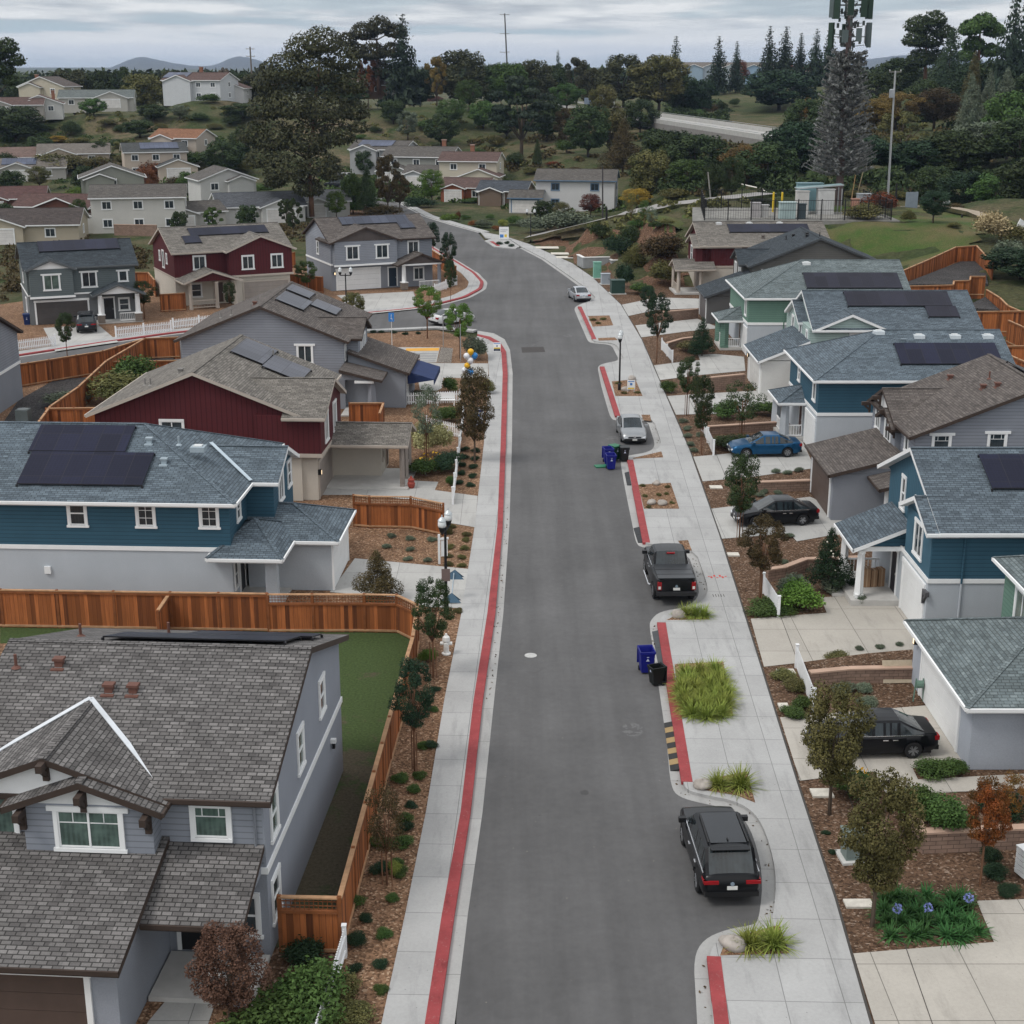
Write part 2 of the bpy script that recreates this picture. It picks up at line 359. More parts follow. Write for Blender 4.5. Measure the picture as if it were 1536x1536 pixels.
class House:
    def __init__(s, name, label, x, y, rot=0, z=.12, cat='house', group=None, roof=None, fas=None, trim=TRIMW):
        s.e = empty(name, (x, y, z), radians(rot), label, cat, group)
        s.w = {}; s.rm = MB(); s.roofm = roof; s.fas = fas or trim; s.trim = trim; s.tm = MB(); s.kids = []
    def wall(s, x0, x1, y0, y1, z0, z1, mat, part='wall'):
        m = s.w.setdefault(part, MB())
        m.prism([(x0, y0), (x1, y0), (x1, y1), (x0, y1)], z0, z1, mat, mat)
    def piece(s, part):
        m = MB(); s.w[part + '#%d' % len(s.w)] = m; return m
    def _mk(s, x0, x1, y0, y1, axis):
        if axis == 'x': return x0, x1, y0, y1, (lambda u, v, z: (u, v, z))
        return y0, y1, x0, x1, (lambda u, v, z: (v, u, z))
    def roof(s, x0, x1, y0, y1, z, pitch=.42, axis='x', ends='gg', o=.42, r=.35, gm=None, mat=None, fas=None, part='wall', t=.2, gz=0):
        mat = mat or s.roofm; fas = fas or s.fas
        u0, u1, v0, v1, M = s._mk(x0, x1, y0, y1, axis)
        half = (v1 - v0)/2; vm = (v0 + v1)/2; lift = .1
        zr = z + pitch*half + lift; ze = z - pitch*o + lift
        a0 = u0 - (r if ends[0] == 'g' else o); a1 = u1 + (r if ends[1] == 'g' else o)
        b0 = a0 if ends[0] == 'g' else a0 + half + o
        b1 = a1 if ends[1] == 'g' else a1 - half - o
        if ends == 'hh' and b0 > b1: b0 = b1 = (b0 + b1)/2
        for sv, vv in ((-1, v0 - o), (1, v1 + o)):
            pts = [M(a0, vv, ze), M(a1, vv, ze), M(b1, vm, zr)] + ([M(b0, vm, zr)] if abs(b0 - b1) > .01 else [])
            s.rm.ext(pts, mat, fas, t)
            ln = [M(a0, vv + sv*.02, ze - .07), M(a1, vv + sv*.02, ze - .07)]
            s.rm.bar(ln[0], ln[1], .1, .13, fas)
        if ends[0] == 'h': s.rm.ext([M(a0, v0 - o, ze), M(b0, vm, zr), M(a0, v1 + o, ze)], mat, fas, t); s.rm.bar(M(a0 - .02, v0 - o, ze - .07), M(a0 - .02, v1 + o, ze - .07), .1, .13, fas)
        if ends[1] == 'h': s.rm.ext([M(a1, v0 - o, ze), M(b1, vm, zr), M(a1, v1 + o, ze)], mat, fas, t); s.rm.bar(M(a1 + .02, v0 - o, ze - .07), M(a1 + .02, v1 + o, ze - .07), .1, .13, fas)
        if abs(b1 - b0) > .3: s.rm.bar(M(b0, vm, zr + .0), M(b1, vm, zr + .0), .24, .018, mat)
        for en, b, a in ((ends[0], b0, a0), (ends[1], b1, a1)):
            if en == 'h':
                for vv in (v0 - o, v1 + o): s.rm.bar(M(a, vv, ze + .01), M(b, vm, zr + .01), .2, .016, mat)
        if gm:
            m = s.w.setdefault(part, MB())
            for en, u in ((ends[0], u0), (ends[1], u1)):
                if en == 'g': (m if part == 'upper_wall' else s.piece(part)).poly([M(u, v0, z + gz), M(u, v1, z + gz), M(u, v1, z), M(u, vm, z + pitch*half), M(u, v0, z)] if gz else [M(u, v0, z), M(u, v1, z), M(u, vm, z + pitch*half)], gm)
        q = Roof(); q.f = lambda x, y: z + lift + pitch*(half - abs((y if axis == 'x' else x) - vm)); q.axis = axis; q.vm = vm
        q.hip = None
        return q
    def shed(s, x0, x1, y0, y1, zlo, zhi, low='W', o=.35, r=.25, mat=None, fas=None, gm=None, t=.2, part='wall'):
        # low: the side with the eave
        mat = mat or s.roofm; fas = fas or s.fas
        if low in 'WE':
            g = (zhi - zlo)/(x1 - x0)
            f = (lambda x: zlo + g*(x - x0)) if low == 'W' else (lambda x: zlo + g*(x1 - x))
            a, b = (x0 - o, x1) if low == 'W' else (x0, x1 + o)
            pts = [(a, y0 - r, f(a) + .1), (b, y0 - r, f(b) + .1), (b, y1 + r, f(b) + .1), (a, y1 + r, f(a) + .1)]
            e = a if low == 'W' else b
            s.rm.bar((e, y0 - r, f(e) + .03), (e, y1 + r, f(e) + .03), .1, .13, fas)
            if gm:
                for yy in (y0, y1): s.piece(part).poly([(x0, yy, min(zlo, zhi)), (x1, yy, min(zlo, zhi)), ((x1 if low == 'W' else x0), yy, zhi)], gm)
            q = Roof(); q.f = lambda x, y: f(x) + .1
        else:
            g = (zhi - zlo)/(y1 - y0)
            f = (lambda y: zlo + g*(y - y0)) if low == 'S' else (lambda y: zlo + g*(y1 - y))
            a, b = (y0 - o, y1) if low == 'S' else (y0, y1 + o)
            pts = [(x0 - r, a, f(a) + .1), (x1 + r, a, f(a) + .1), (x1 + r, b, f(b) + .1), (x0 - r, b, f(b) + .1)]
            e = a if low == 'S' else b
            s.rm.bar((x0 - r, e, f(e) + .03), (x1 + r, e, f(e) + .03), .1, .13, fas)
            if gm:
                for xx in (x0, x1): s.piece(part).poly([(xx, y0, min(zlo, zhi)), (xx, y1, min(zlo, zhi)), (xx, (y1 if low == 'S' else y0), zhi)], gm)
            q = Roof(); q.f = lambda x, y: f(y) + .1
        s.rm.ext(pts, mat, fas, t); return q
    def band(s, x0, x1, y0, y1, z, hh=.2, d=.05, mat=None):
        mat = mat or s.trim
        for a in ((x0 - d, x1 + d, y0 - d, y0 + .02), (x0 - d, x1 + d, y1 - .02, y1 + d), (x0 - d, x0 + .02, y0 + .02, y1 - .02), (x1 - .02, x1 + d, y0 + .02, y1 - .02)):
            s.tm.box(*a, z, z + hh, mat)
    def tbox(s, *a, mat=None):
        if mat: m = s.piece('porch_floor'); m.box(*a, mat)
        else: s.tm.box(*a, s.trim)
    def win(s, side, pos, at, z, w=.9, h=1.2, sty='d', gl=None, trim=None):
        fm, pm = window_mesh(w, h, sty, trim or s.trim, gl or GLS)
        loc = (at, pos, z) if side in 'SN' else (pos, at, z)
        f = link('window', fm, s.e, loc, SIDE[side]); link('pane', pm, f); return f
    def garage(s, side, pos, at, w=4.8, h=2.15, mat=None, frame=None):
        mat = mat or WHITE; m = MB()
        n = 4
        for k in range(n): m.box(-w/2, w/2, -.03, .04, h*k/n + .006, h*(k + 1)/n - .006, mat)
        m.box(-w/2, w/2, -.012, .03, 0, h, BLACK)
        loc = (at, pos, .02) if side in 'SN' else (pos, at, .02)
        o = m.build('garage_door', s.e, loc, SIDE[side])
        f = MB(); fr = frame or s.trim
        f.box(-w/2 - .16, -w/2, -.07, .03, 0, h + .01, fr); f.box(w/2, w/2 + .16, -.07, .03, 0, h + .01, fr); f.box(-w/2 - .2, w/2 + .2, -.08, .03, h + .01, h + .22, fr)
        f.build('door_frame', o)
    def door(s, side, pos, at, col=(.02, .02, .022), w=.95, h=2.1, z=.15):
        m = MB(); m.box(-w/2, w/2, -.02, .04, 0, h, plain(col, .5)); loc = (at, pos, z) if side in 'SN' else (pos, at, z)
        o = m.build('front_door', s.e, loc, SIDE[side])
        f = MB(); f.box(-w/2 - .12, -w/2, -.06, .03, 0, h, s.trim); f.box(w/2, w/2 + .12, -.06, .03, 0, h, s.trim); f.box(-w/2 - .15, w/2 + .15, -.065, .03, h, h + .15, s.trim)
        f.build('door_frame', o)
        k = MB(); k.box(w/2 - .12, w/2 - .07, -.08, -.02, .95, 1.05, STEEL); k.build('handle', o)
    def post(s, x, y, z0, z1, w=.2, mat=None, base=None, taper=0):
        m = MB(); mat = mat or s.trim; b = w*(1 + taper)
        m.tube([(0, 0, 0), (0, 0, z1 - z0)], [b*.7, w*.7], mat, 4)
        if base: m.box(-b*.85, b*.85, -b*.85, b*.85, 0, .75, base); m.box(-b*.95, b*.95, -b*.95, b*.95, .75, .83, mat)
        else: m.box(-b*.62, b*.62, -b*.62, b*.62, 0, .2, mat)
        m.box(-w*.65, w*.65, -w*.65, w*.65, z1 - z0 - .15, z1 - z0, mat)
        me = m.mesh('porch_post'); link('porch_post', me, s.e, (x, y, z0))
    def rail(s, a, b, z0=.3, mat=None):
        m = MB(); mat = mat or s.trim
        for zz in (z0 + .1, z0 + .8): m.bar((*a, zz), (*b, zz), .06, .08, mat)
        L = hypot(b[0] - a[0], b[1] - a[1]); n = max(2, int(L/.16))
        for k in range(n + 1):
            q = (a[0] + (b[0] - a[0])*k/n, a[1] + (b[1] - a[1])*k/n); m.bar((*q, z0 + .1), (*q, z0 + .8), .035, .035, mat)
        m.build('porch_railing', s.e)
    def solar(s, q, rects, tint=(.012, .014, .028), name='solar_array'):
        m = MB(); mt = solar(tint); fr = plain((.03, .03, .034), .4, .3)
        def A(x, y): return (x, y, q.f(x, y) + .16)
        for x0, x1, y0, y1 in rects:
            pts = [A(x0, y0), A(x1, y0), A(x1, y1), A(x0, y1)]
            m.ext(pts, mt, fr, .05)
            for p in pts: m.box(p[0] - .04, p[0] + .04, p[1] - .04, p[1] + .04, p[2] - .25, p[2] - .05, fr)
        m.build(name, s.e)
    def vent(s, q, x, y, kind='box', mat=None):
        mat = mat or plain((.13, .06, .045), .7); z = q.f(x, y); m = MB()
        if kind == 'pipe': m.tube([(0, 0, -.2), (0, 0, .45)], .05, mat, 8); m.tube([(0, 0, .0), (0, 0, .08)], [.16, .06], mat, 8)
        elif kind == 'box':
            m.box(-.12, .12, -.12, .12, -.15, .16, mat); m.box(-.17, .17, -.16, .13, .16, .24, mat); m.box(-.2, .2, -.3, .2, -.12, -.05, mat)
        else: m.box(-.35, .35, -.3, .3, -.15, .1, mat); m.box(-.2, .2, -.17, .17, .1, .16, plain((.6, .62, .62), .4))
        m.build('roof_vent', s.e, (x, y, z))
    def bracket(s, x, y, z, mat, d=(0, -1)):
        m = MB(); m.box(-.09, .09, -.55, 0, -.1, .12, mat); m.bar((0, -.42, -.05), (0, -.02, -.42), .12, .12, mat); m.box(-.09, .09, -.1, 0, -.55, -.1, mat)
        m.build('roof_bracket', s.e, (x, y, z), atan2(d[1], d[0]) + pi/2)
    def lamp(s, side, pos, at, z=2.0):
        m = MB(); m.box(-.09, .09, -.2, 0, -.18, .15, BLACK); loc = (at, pos, z) if side in 'SN' else (pos, at, z)
        o = m.build('porch_light', s.e, loc, SIDE[side])
        g = MB(); g.box(-.07, .07, -.18, -.03, -.17, -.02, lampglow()); 
        g2 = MB(); g2.box(-.06, .06, -.21, -.2, -.15, .1, lampglow()); g2.build('light_glass', o)
    def done(s):
        for k, m in s.w.items():
            if m.f: m.build(k.split('#')[0], s.e)
        if s.rm.f: s.rm.build('roof', s.e)
        if s.tm.f: s.tm.build('trim', s.e)
        return s.e
@memo
def lampglow():
    t = NT('lamp_glass'); t.b.inputs['Emission Color'].default_value = (1, .72, .42, 1); t.b.inputs['Emission Strength'].default_value = 1.6
    return t.out((.8, .7, .5), .4)
SH_BLUE = shingle((.125, .158, .185), (.088, .112, .135)); SH_BRN = shingle((.17, .162, .158), (.105, .099, .097), .25)
SH_GRY = shingle((.20, .185, .165), (.14, .128, .115)); SH_DRK = shingle((.052, .064, .074), (.035, .043, .052)); SH_GRN = shingle((.155, .185, .19), (.11, .135, .142))
SH_PB = shingle((.115, .145, .17), (.08, .1, .12)); SH_WRM = shingle((.135, .118, .108), (.09, .078, .072))
BLUE = siding((.038, .102, .15)); BLUEBB = siding((.043, .11, .158), .3, 0, .2); LAV = siding((.265, .285, .325)); LAVS = stucco((.235, .25, .28))
GSTU = stucco((.37, .40, .45)); LGST = stucco((.44, .475, .51)); REDBB = siding((.08, .0145, .018), .3, 0, .2); CREAM = stucco((.52, .48, .42)); TANTR = plain((.42, .37, .32), .7, var=.06)
GRN = siding((.14, .245, .195)); PGRN = siding((.37, .47, .445)); GGR = siding((.125, .15, .155)); DGY = siding((.125, .122, .115)); DGYS = stucco((.105, .102, .1)); WSTU = stucco((.6, .6, .58))
DBR = plain((.05, .035, .028), .7); BRDOOR = plain((.085, .06, .05), .6); TAUPE = plain((.27, .235, .21), .6)
STONE = siding((.22, .19, .165), .2, 1, .2)
PORCHC = plain((.46, .45, .43), .85)
L1S = stucco((.275, .295, .335))
# ---- L1: near left lavender house -------------------------------------------------
h = House('two_storey_house', 'grey lavender house nearest the camera, brown shingle roof with bright valley flashing', -6.95, 36.75, -3.9, roof=SH_BRN, fas=DBR)
W = 9.1
h.wall(-W, 0, 0, 11.7, 0, 2.75, L1S, 'lower_wall'); h.wall(-W, 0, 0, 11.7, 2.75, 5.2, L1S, 'upper_wall')
q = h.roof(-W, 0, 0, 11.7, 5.2, .33, 'x', 'gg', .35, .3, gm=L1S, part='upper_wall')
h.wall(-W + .1, -2.9, -.005, .3, 2.75, 5.2, LAV, 'front_siding'); h.wall(-2.9, -.06, -.006, .3, 2.75, 5.2, LAV, 'front_siding')
h.band(-W, 0, 0, 11.7, 2.72, .2)
# bay under the nested gable
h.wall(-6.6, -2.95, -.7, .2, 2.6, 5.1, LAV, 'front_siding')
h.roof(-9.0, -2.9, -.35, 5.4, 5.15, .38, 'y', 'gg', .35, .25, gm=WHITE, part='gable_wall')
h.roof(-6.75, -2.93, -.7, 4.2, 5.1, .37, 'y', 'gg', .35, .3, gm=WHITE, part='gable_wall')
h.win('S', -.7, -4.75, 3.78, 1.75, 1.12, 'dcu', GLC); h.win('S', -.03, -8.0, 3.7, 1.7, 1.2, 'du', GLC); h.win('S', -.03, -1.5, 3.85, .95, .95, 'nu', GLC)
for x in (-6.6, -3.05): h.bracket(x, -.7, 4.85, DBR)
h.bracket(-4.83, -.7, 5.45, DBR); h.bracket(-5.95, -.36, 6.2, DBR)
fl = MB()
fl.bar((-2.6, -.15, 5.2), (-5.95, 3.35, 6.46), .16, .03, plain((.6, .63, .66), .4, .2)); fl.bar((-9.3, -.15, 5.2), (-5.95, 3.35, 6.46), .16, .03, plain((.6, .63, .66), .4, .2))
fl.build('valley_flashing', h.e)
h.win('E', 0, 1.15, 3.4, .7, 1.25, 's', GLC); h.win('E', 0, 4.9, 3.6, .7, 1.2, 's', GLC); h.win('E', 0, 8.4, 3.9, .7, 1.1, 's', GLS)
h.win('E', 0, -.0 + .9, .9, .8, 1.2, 's')
# garage wing and porch
h.wall(-W, -2.95, -4.35, .0, 0, 2.6, L1S, 'garage_wall')
h.shed(-W, -2.95, -4.4, .2, 2.62, 3.75, 'S', .35, .22, gm=None, part='garage_wall')
h.garage('S', -4.35, -6.3, 5.0, 2.15, BRDOOR)
h.shed(-2.7, -.15, -2.35, .0, 2.72, 3.55, 'S', .35, .12, gm=LAV, part='porch_gable')
h.door('S', 0, -2.1, (.015, .015, .017), 1.0); h.win('S', 0, -.75, .75, .8, 1.2, 's')
h.post(-.35, -2.2, .0, 2.6, .3, LAVS); h.tbox(-2.9, .0, -2.3, -.1, 0, .14, mat=PORCHC)
h.rail((-1.2, -2.25), (-.4, -2.25), .1)
h.solar(q, [(-6.6, -.7, 6.5, 8.7), (-4.5, -.3, 8.75, 10.3)])
for x, y, k in ((-8.7, 4.6, 'pipe'), (-7.4, 4.8, 'box'), (-5.5, 3.75, 'box'), (-4.75, 3.75, 'box'), (-7.9, 8.0, 'pipe'), (-5.5, 9.8, 'pipe')): h.vent(q, x, y, k)
m = MB(); m.tube([(-1.15, -.06, 2.9), (-1.15 + .9, -.06, 2.95), (-.25, -.06, 5.0)], .045, LAVS, 6); m.build('downspout', h.e)
m = MB(); m.box(0, .18, 9.6, 9.75, 2.1, 2.25, WHITE); m.box(.05, .14, 9.6, 9.75, 1.9, 2.1, BLACK); m.build('wall_light', h.e)
h.done()
# ---- L2: blue house ---------------------------------------------------------------
h = House('two_storey_house', 'blue and grey house left of the road with wide solar array and white eaves', -13.2, 65.4, -2.8, roof=SH_BLUE)
W = 12.5
h.wall(-W, 0, 0, 10.6, 0, 2.75, LGST, 'lower_wall'); h.wall(-W, 0, 0, 10.6, 2.75, 5.25, BLUE, 'upper_wall'); h.band(-W, 0, 0, 10.6, 2.72, .2)
q = h.roof(-W, 0, 0, 10.6, 5.25, .42, 'x', 'gh', .4, .35, gm=BLUE, part='upper_wall')
h.wall(-2, 1.35, 3.6, 8.3, 2.75, 5.25, BLUE, 'upper_wall'); h.wall(-2, 1.35, 3.6, 8.3, 0, 2.75, LGST, 'lower_wall')
h.roof(-4.2, 1.35, 3.6, 8.3, 5.25, .42, 'x', 'gg', .38, .35, gm=BLUE, part='upper_wall')
fl = MB(); fl.bar((-2.2, 5.9, 6.5), (.35, 3.25, 5.3), .18, .03, plain((.42, .5, .56), .4)); fl.build('valley_flashing', h.e)
h.win('E', 1.35, 5.35, 3.75, 1.0, 1.45, 'd'); h.win('E', 1.35, 7.5, 3.9, .75, 1.2, 's'); h.win('E', 0, 1.8, 3.8, .6, .95, 's')
for x, sty in ((-7.2, 's'), (-3.95, 'g'), (-.95, 'g')): h.win('S', 0, x, 3.95, .72, 1.12, sty)
h.wall(.2, 4.35, 2.35, 6.9, 0, 2.7, LGST, 'garage_wall'); h.roof(-3.5, 4.35, 2.35, 6.9, 2.72, .42, 'x', 'hh', .4, .3)
h.wall(.0, 2.3, -.5, 2.6, 0, .12, PORCHC, 'porch_floor'); h.roof(-.6, 2.2, -.5, 4.3, 2.72, .40, 'x', 'hh', .38, .3)
h.wall(1.6, 2.15, -.2, .3, 0.1, 2.6, LGST, 'porch_wall')
h.garage('E', 4.35, 4.65, 4.3, 2.2, WHITE)
h.door('E', .0, 1.9, (.03, .03, .035)); h.win('E', 0, .7, .8, .6, 1.2, 's')
h.solar(q, [(-10.4, -5.65, 2.95, 4.9), (-10.2, -4.2, .6, 2.9)], (.012, .014, .034))
g = plain((.3, .36, .4), .6)
for x, y, k in ((-4.7, 3.9, 'box'), (-3.6, 2.4, 'box'), (-3.2, 3.7, 'pipe'), (-2.2, 3.5, 'sky')): h.vent(q, x, y, k, g)
m = MB(); m.box(-9.0, -8.7, -.1, .02, 1.5, 1.85, WHITE); m.build('meter_box', h.e)
m = MB(); m.box(-12.42, -12.33, -.09, 0, .0, 2.7, WHITE); m.build('downspout', h.e)
h.done()
# ---- L3: dark red house -----------------------------------------------------------
h = House('two_storey_house', 'dark red gabled house with cream ground floor and wooden porch behind the blue house', -24.4, 83.6, -3.2, roof=SH_GRY, fas=TANTR, trim=TANTR)
h.wall(0, 12.1, 0, 11.5, 0, 2.8, CREAM, 'lower_wall'); h.wall(0, 12.1, 0, 11.5, 2.8, 5.2, REDBB, 'upper_wall'); h.band(0, 12.1, 0, 11.5, 2.75, .22)
q = h.roof(0, 12.1, 0, 11.5, 5.2, .40, 'y', 'gg', .4, .4, gm=REDBB, part='upper_wall')
h.wall(9.5, 13.35, -.25, 6.6, 2.8, 5.2, REDBB, 'upper_wall'); h.wall(9.5, 13.0, .2, 6.6, 0, 2.8, CREAM, 'lower_wall'); h.band(9.5, 13.35, -.25, 6.6, 2.72, .22)
h.roof(11.5, 13.35, -.25, 6.6, 5.2, .42, 'x', 'gg', .38, .35, gm=REDBB, part='gable_wall'); h.roof(6.5, 11.6, .55, 5.8, 5.52, .42, 'x', 'gg', .3, .2)
h.win('E', 13.35, 1.6, 3.35, .95, 1.6, 'd', trim=WHITE); h.win('E', 13.35, 4.4, 3.35, .95, 1.6, 'd', trim=WHITE)
h.win('S', 0, 4.55, 3.4, 1.25, 1.3, 'd', trim=WHITE); h.win('E', 13.0, 6.2, 3.6, .4, 1.0, '', trim=WHITE)
h.garage('E', 13.0, 2.6, 4.3, 2.15, TAUPE)
h.roof(12.5, 17.7, 3.0, 6.6, 2.8, .42, 'x', 'gg', .35, .35, gm=REDBB, part='porch_gable')
h.wall(12.9, 16.0, 5.4, 8.6, 0, 2.75, CREAM, 'lower_wall'); h.win('E', 16.0, 6.2, 1.0, .6, 1.1, 's', trim=TANTR)
h.door('E', 16.0, 7.7, (.06, .04, .03)); h.tbox(13.0, 18.0, 2.6, 7.2, 0, .1, mat=PORCHC)
for x, y in ((17.6, 3.1), (17.6, 4.9), (17.6, 6.5)): h.post(x, y, .05, 2.75, .22, TAUPE)
h.rail((17.6, 5.0), (17.6, 6.4), .1, TAUPE)
h.solar(q, [(6.6, 8.6, 6.6, 11.0), (8.65, 11.0, 6.1, 9.7)], (.05, .052, .062))
for x, y, k in ((3, 1.5, 'pipe'), (2.2, 3, 'pipe'), (4.6, 2.4, 'box'), (8.6, 9.6, 'pipe')): h.vent(q, x, y, k, plain((.2, .19, .18)))
h.lamp('E', 13.0, .35, 1.7)
h.done()
# ---- L4: grey model home with dark awning ------------------------------------------
h = House('two_storey_house', 'grey gabled sales house with dark blue awning beside the marked parking bay', -24.5, 107.5, -2.5, roof=SH_WRM, fas=DBR)
h.wall(0, 12.1, 0, 12, 0, 2.8, LAVS, 'lower_wall'); h.wall(0, 12.1, 0, 12, 2.8, 5.2, LAV, 'upper_wall')
q = h.roof(0, 12.1, 0, 12, 5.2, .40, 'y', 'gg', .4, .4, gm=LAV, part='upper_wall')
h.wall(9.5, 13.0, 1.2, 6, 2.8, 5.2, LAV, 'upper_wall'); h.roof(7, 13.0, 1.2, 6, 5.2, .42, 'x', 'gg', .35, .35, gm=DBR, part='gable_wall')
h.win('S', 0, 9.2, 3.5, 1.0, 1.25, 'cd'); h.win('S', 0, 4.4, 3.6, 1.3, 1.1, 'cd'); h.win('E', 13.0, 2.7, 3.6, .8, 1.3, 'd'); h.win('E', 13.0, 4.4, 3.6, .8, 1.3, 'd')
h.win('E', 12.1, .6, 3.7, .45, 1.0, '')
h.wall(12.1, 16.5, .6, 7.2, 0, 2.7, LAVS, 'garage_wall'); h.shed(12.3, 16.5, .6, 7.2, 2.72, 4.2, 'E', .35, .3, gm=LAVS, part='garage_wall')
h.shed(12.1, 14.9, -2.4, .3, 2.72, 3.4, 'E', .3, .25, gm=LAVS, part='porch_gable'); h.post(14.4, -2.2, .0, 2.7, .35, LAVS, None, .5); h.tbox(12.1, 14.9, -2.4, .6, 0, .1, mat=PORCHC)
h.tbox(13.2, 14.6, -2.55, -2.4, 2.5, 2.68)
h.win('E', 16.5, 2.2, .8, .8, 1.3, 's')
h.solar(q, [(6.4, 8.2, 8.2, 10.8), (6.5, 8.6, 3.4, 7.4), (8.65, 10.6, 6.2, 9.0)], (.05, .052, .062))
h.vent(q, 3.5, 1.6, 'pipe', plain((.2, .19, .18))); h.vent(q, 2.3, 3.2, 'pipe', plain((.2, .19, .18))); h.vent(q, 5, 3, 'box')
m = MB(); am = plain((.015, .03, .095), .8)
m.ext([(16.6, 1.6, 2.55), (18.6, 1.6, 1.95), (18.6, 6.6, 1.95), (16.6, 6.6, 2.55)], am, am, .04); m.box(18.56, 18.6, 1.6, 6.6, 1.55, 1.95, am); m.poly([(16.6, 1.6, 2.5), (18.6, 1.6, 1.92), (16.6, 1.6, 1.6)], am); m.poly([(16.6, 6.6, 2.5), (18.6, 6.6, 1.92), (16.6, 6.6, 1.6)], am)
m.build('awning', h.e)
h.done()
# ---- L0: sliver of a lavender house at the left edge --------------------------------
x, y = G(26, 640)
h = House('two_storey_house', 'lavender house cut off by the picture edge beside the dirt yard', x - 11.6, y, 0, roof=SH_WRM, fas=DBR)
h.wall(0, 9, 0, 9.5, 0, 2.8, LAVS, 'lower_wall'); h.wall(0, 9, 0, 9.5, 2.8, 5.2, LAV, 'upper_wall'); h.band(0, 9, 0, 9.5, 2.7)
h.roof(0, 9, 0, 9.5, 5.2, .4, 'x', 'gg', gm=LAV, part='upper_wall'); h.win('E', 9, 2.0, 3.4, 1.3, 1.3, 'd'); h.win('S', 0, 8.0, 1.2, .9, 1.2, 'd'); h.win('S', 0, 8.0, 3.5, .9, 1.2, 'd')
h.done()
# ---- L5a ----------------------------------------------------------------------------
h = House('two_storey_house', 'grey green house across the side street with dark car on its driveway', -47.4, 143.6, 22, roof=SH_DRK, fas=plain((.1, .11, .115)))
h.wall(0, 10.4, 0, 9, 0, 2.8, stucco((.16, .17, .175)), 'lower_wall'); h.wall(0, 10.4, 0, 9, 2.8, 5.6, GGR, 'upper_wall'); 
q = h.roof(0, 10.4, 0, 9, 5.6, .42, 'x', 'gg', gm=GGR, part='upper_wall'); h.band(0, 10.4, 0, 9, 2.8, .15)
h.wall(.2, 4.3, -.8, .2, 2.7, 5.5, GGR, 'upper_wall'); h.roof(.2, 4.3, -.8, 3, 5.5, .40, 'y', 'gg', .35, .3, gm=WHITE, part='gable_wall'); h.tbox(.1, 4.4, -.87, -.8, 2.65, 2.85)
h.win('S', -.8, 2.25, 3.5, 1.4, 1.4, 'dc', GLC); h.win('S', 0, 5.9, 3.5, 1.3, 1.4, 'dc'); h.win('S', 0, 9.2, 3.9, .75, .95, 'c'); h.win('W', 0, 4.5, 3.7, .5, 1.2, 's'); h.win('W', 0, 3, 1, .8, 1.2, 's')
h.garage('S', 0, 3.1, 4.9, 2.15, plain((.075, .068, .066), .6))
h.roof(6.2, 10.6, -1.9, 1, 2.9, .40, 'y', 'gg', .35, .3, gm=WHITE, part='porch_gable'); h.door('S', 0, 7.6); h.win('S', 0, 9.1, 1, .9, 1.1, 's')
h.post(6.6, -1.7, .1, 2.8, .3, None, STONE, .3); h.post(10.2, -1.7, .1, 2.8, .3, None, STONE, .3); h.tbox(6.2, 10.6, -2, 0, 0, .12, mat=PORCHC); h.rail((8.4, -1.8), (10, -1.8), .15)
h.solar(q, [(1.6, 9.4, 2.4, 4.3)], (.02, .022, .04)); h.done()
# ---- L5b ----------------------------------------------------------------------------
h = House('two_storey_house', 'dark red house across the side street with L shaped solar array', -35.6, 155.4, 26, roof=SH_GRY, fas=TANTR, trim=TANTR)
h.wall(0, 12.6, 0, 9.6, 0, 2.9, CREAM, 'lower_wall'); h.wall(0, 12.6, 0, 9.6, 2.9, 5.7, REDBB, 'upper_wall'); h.band(0, 12.6, 0, 9.6, 2.85, .15)
q = h.roof(0, 12.6, 0, 9.6, 5.7, .42, 'x', 'gg', gm=REDBB, part='upper_wall')
h.wall(5.6, 12.5, -1.3, .2, 2.9, 5.7, REDBB, 'upper_wall'); h.roof(5.6, 12.5, -1.3, 4, 5.7, .40, 'y', 'gg', gm=REDBB, part='gable_wall'); h.wall(5.8, 12.3, -.9, .2, 0, 2.9, CREAM, 'lower_wall'); h.tbox(5.5, 12.6, -1.36, -1.28, 2.85, 3.05)
for x in (7.6, 10.8): h.win('S', -1.3, x, 3.7, 1.15, 1.3, 'd', trim=WHITE)
h.win('S', 0, 2.7, 3.8, 1.2, 1.3, 'd', trim=WHITE); h.win('W', 0, 4.8, 3.6, .7, 1.7, '', trim=WHITE); h.win('W', 0, 3.2, 4.2, .4, .9, 's', trim=WHITE); h.win('W', 0, 6.4, 4.2, .4, .9, 's', trim=WHITE)
h.garage('S', -.9, 9.6, 4.9, 2.15, TAUPE)
h.roof(.4, 5.9, -3.2, 0, 2.9, .36, 'y', 'gg', gm=REDBB, part='porch_gable'); h.win('S', 0, 2.2, .9, 1.0, 1.3, 's', trim=WHITE); h.door('S', 0, 4.6, (.07, .04, .03))
for x in (.8, 3.6, 5.6): h.post(x, -3, .0, 2.8, .28, TANTR)
h.rail((.9, -3), (3.5, -3), .1, TANTR)
h.solar(q, [(2.6, 11.2, 2.6, 4.1), (1.6, 3.4, 1.2, 2.6)], (.018, .02, .036)); h.done()
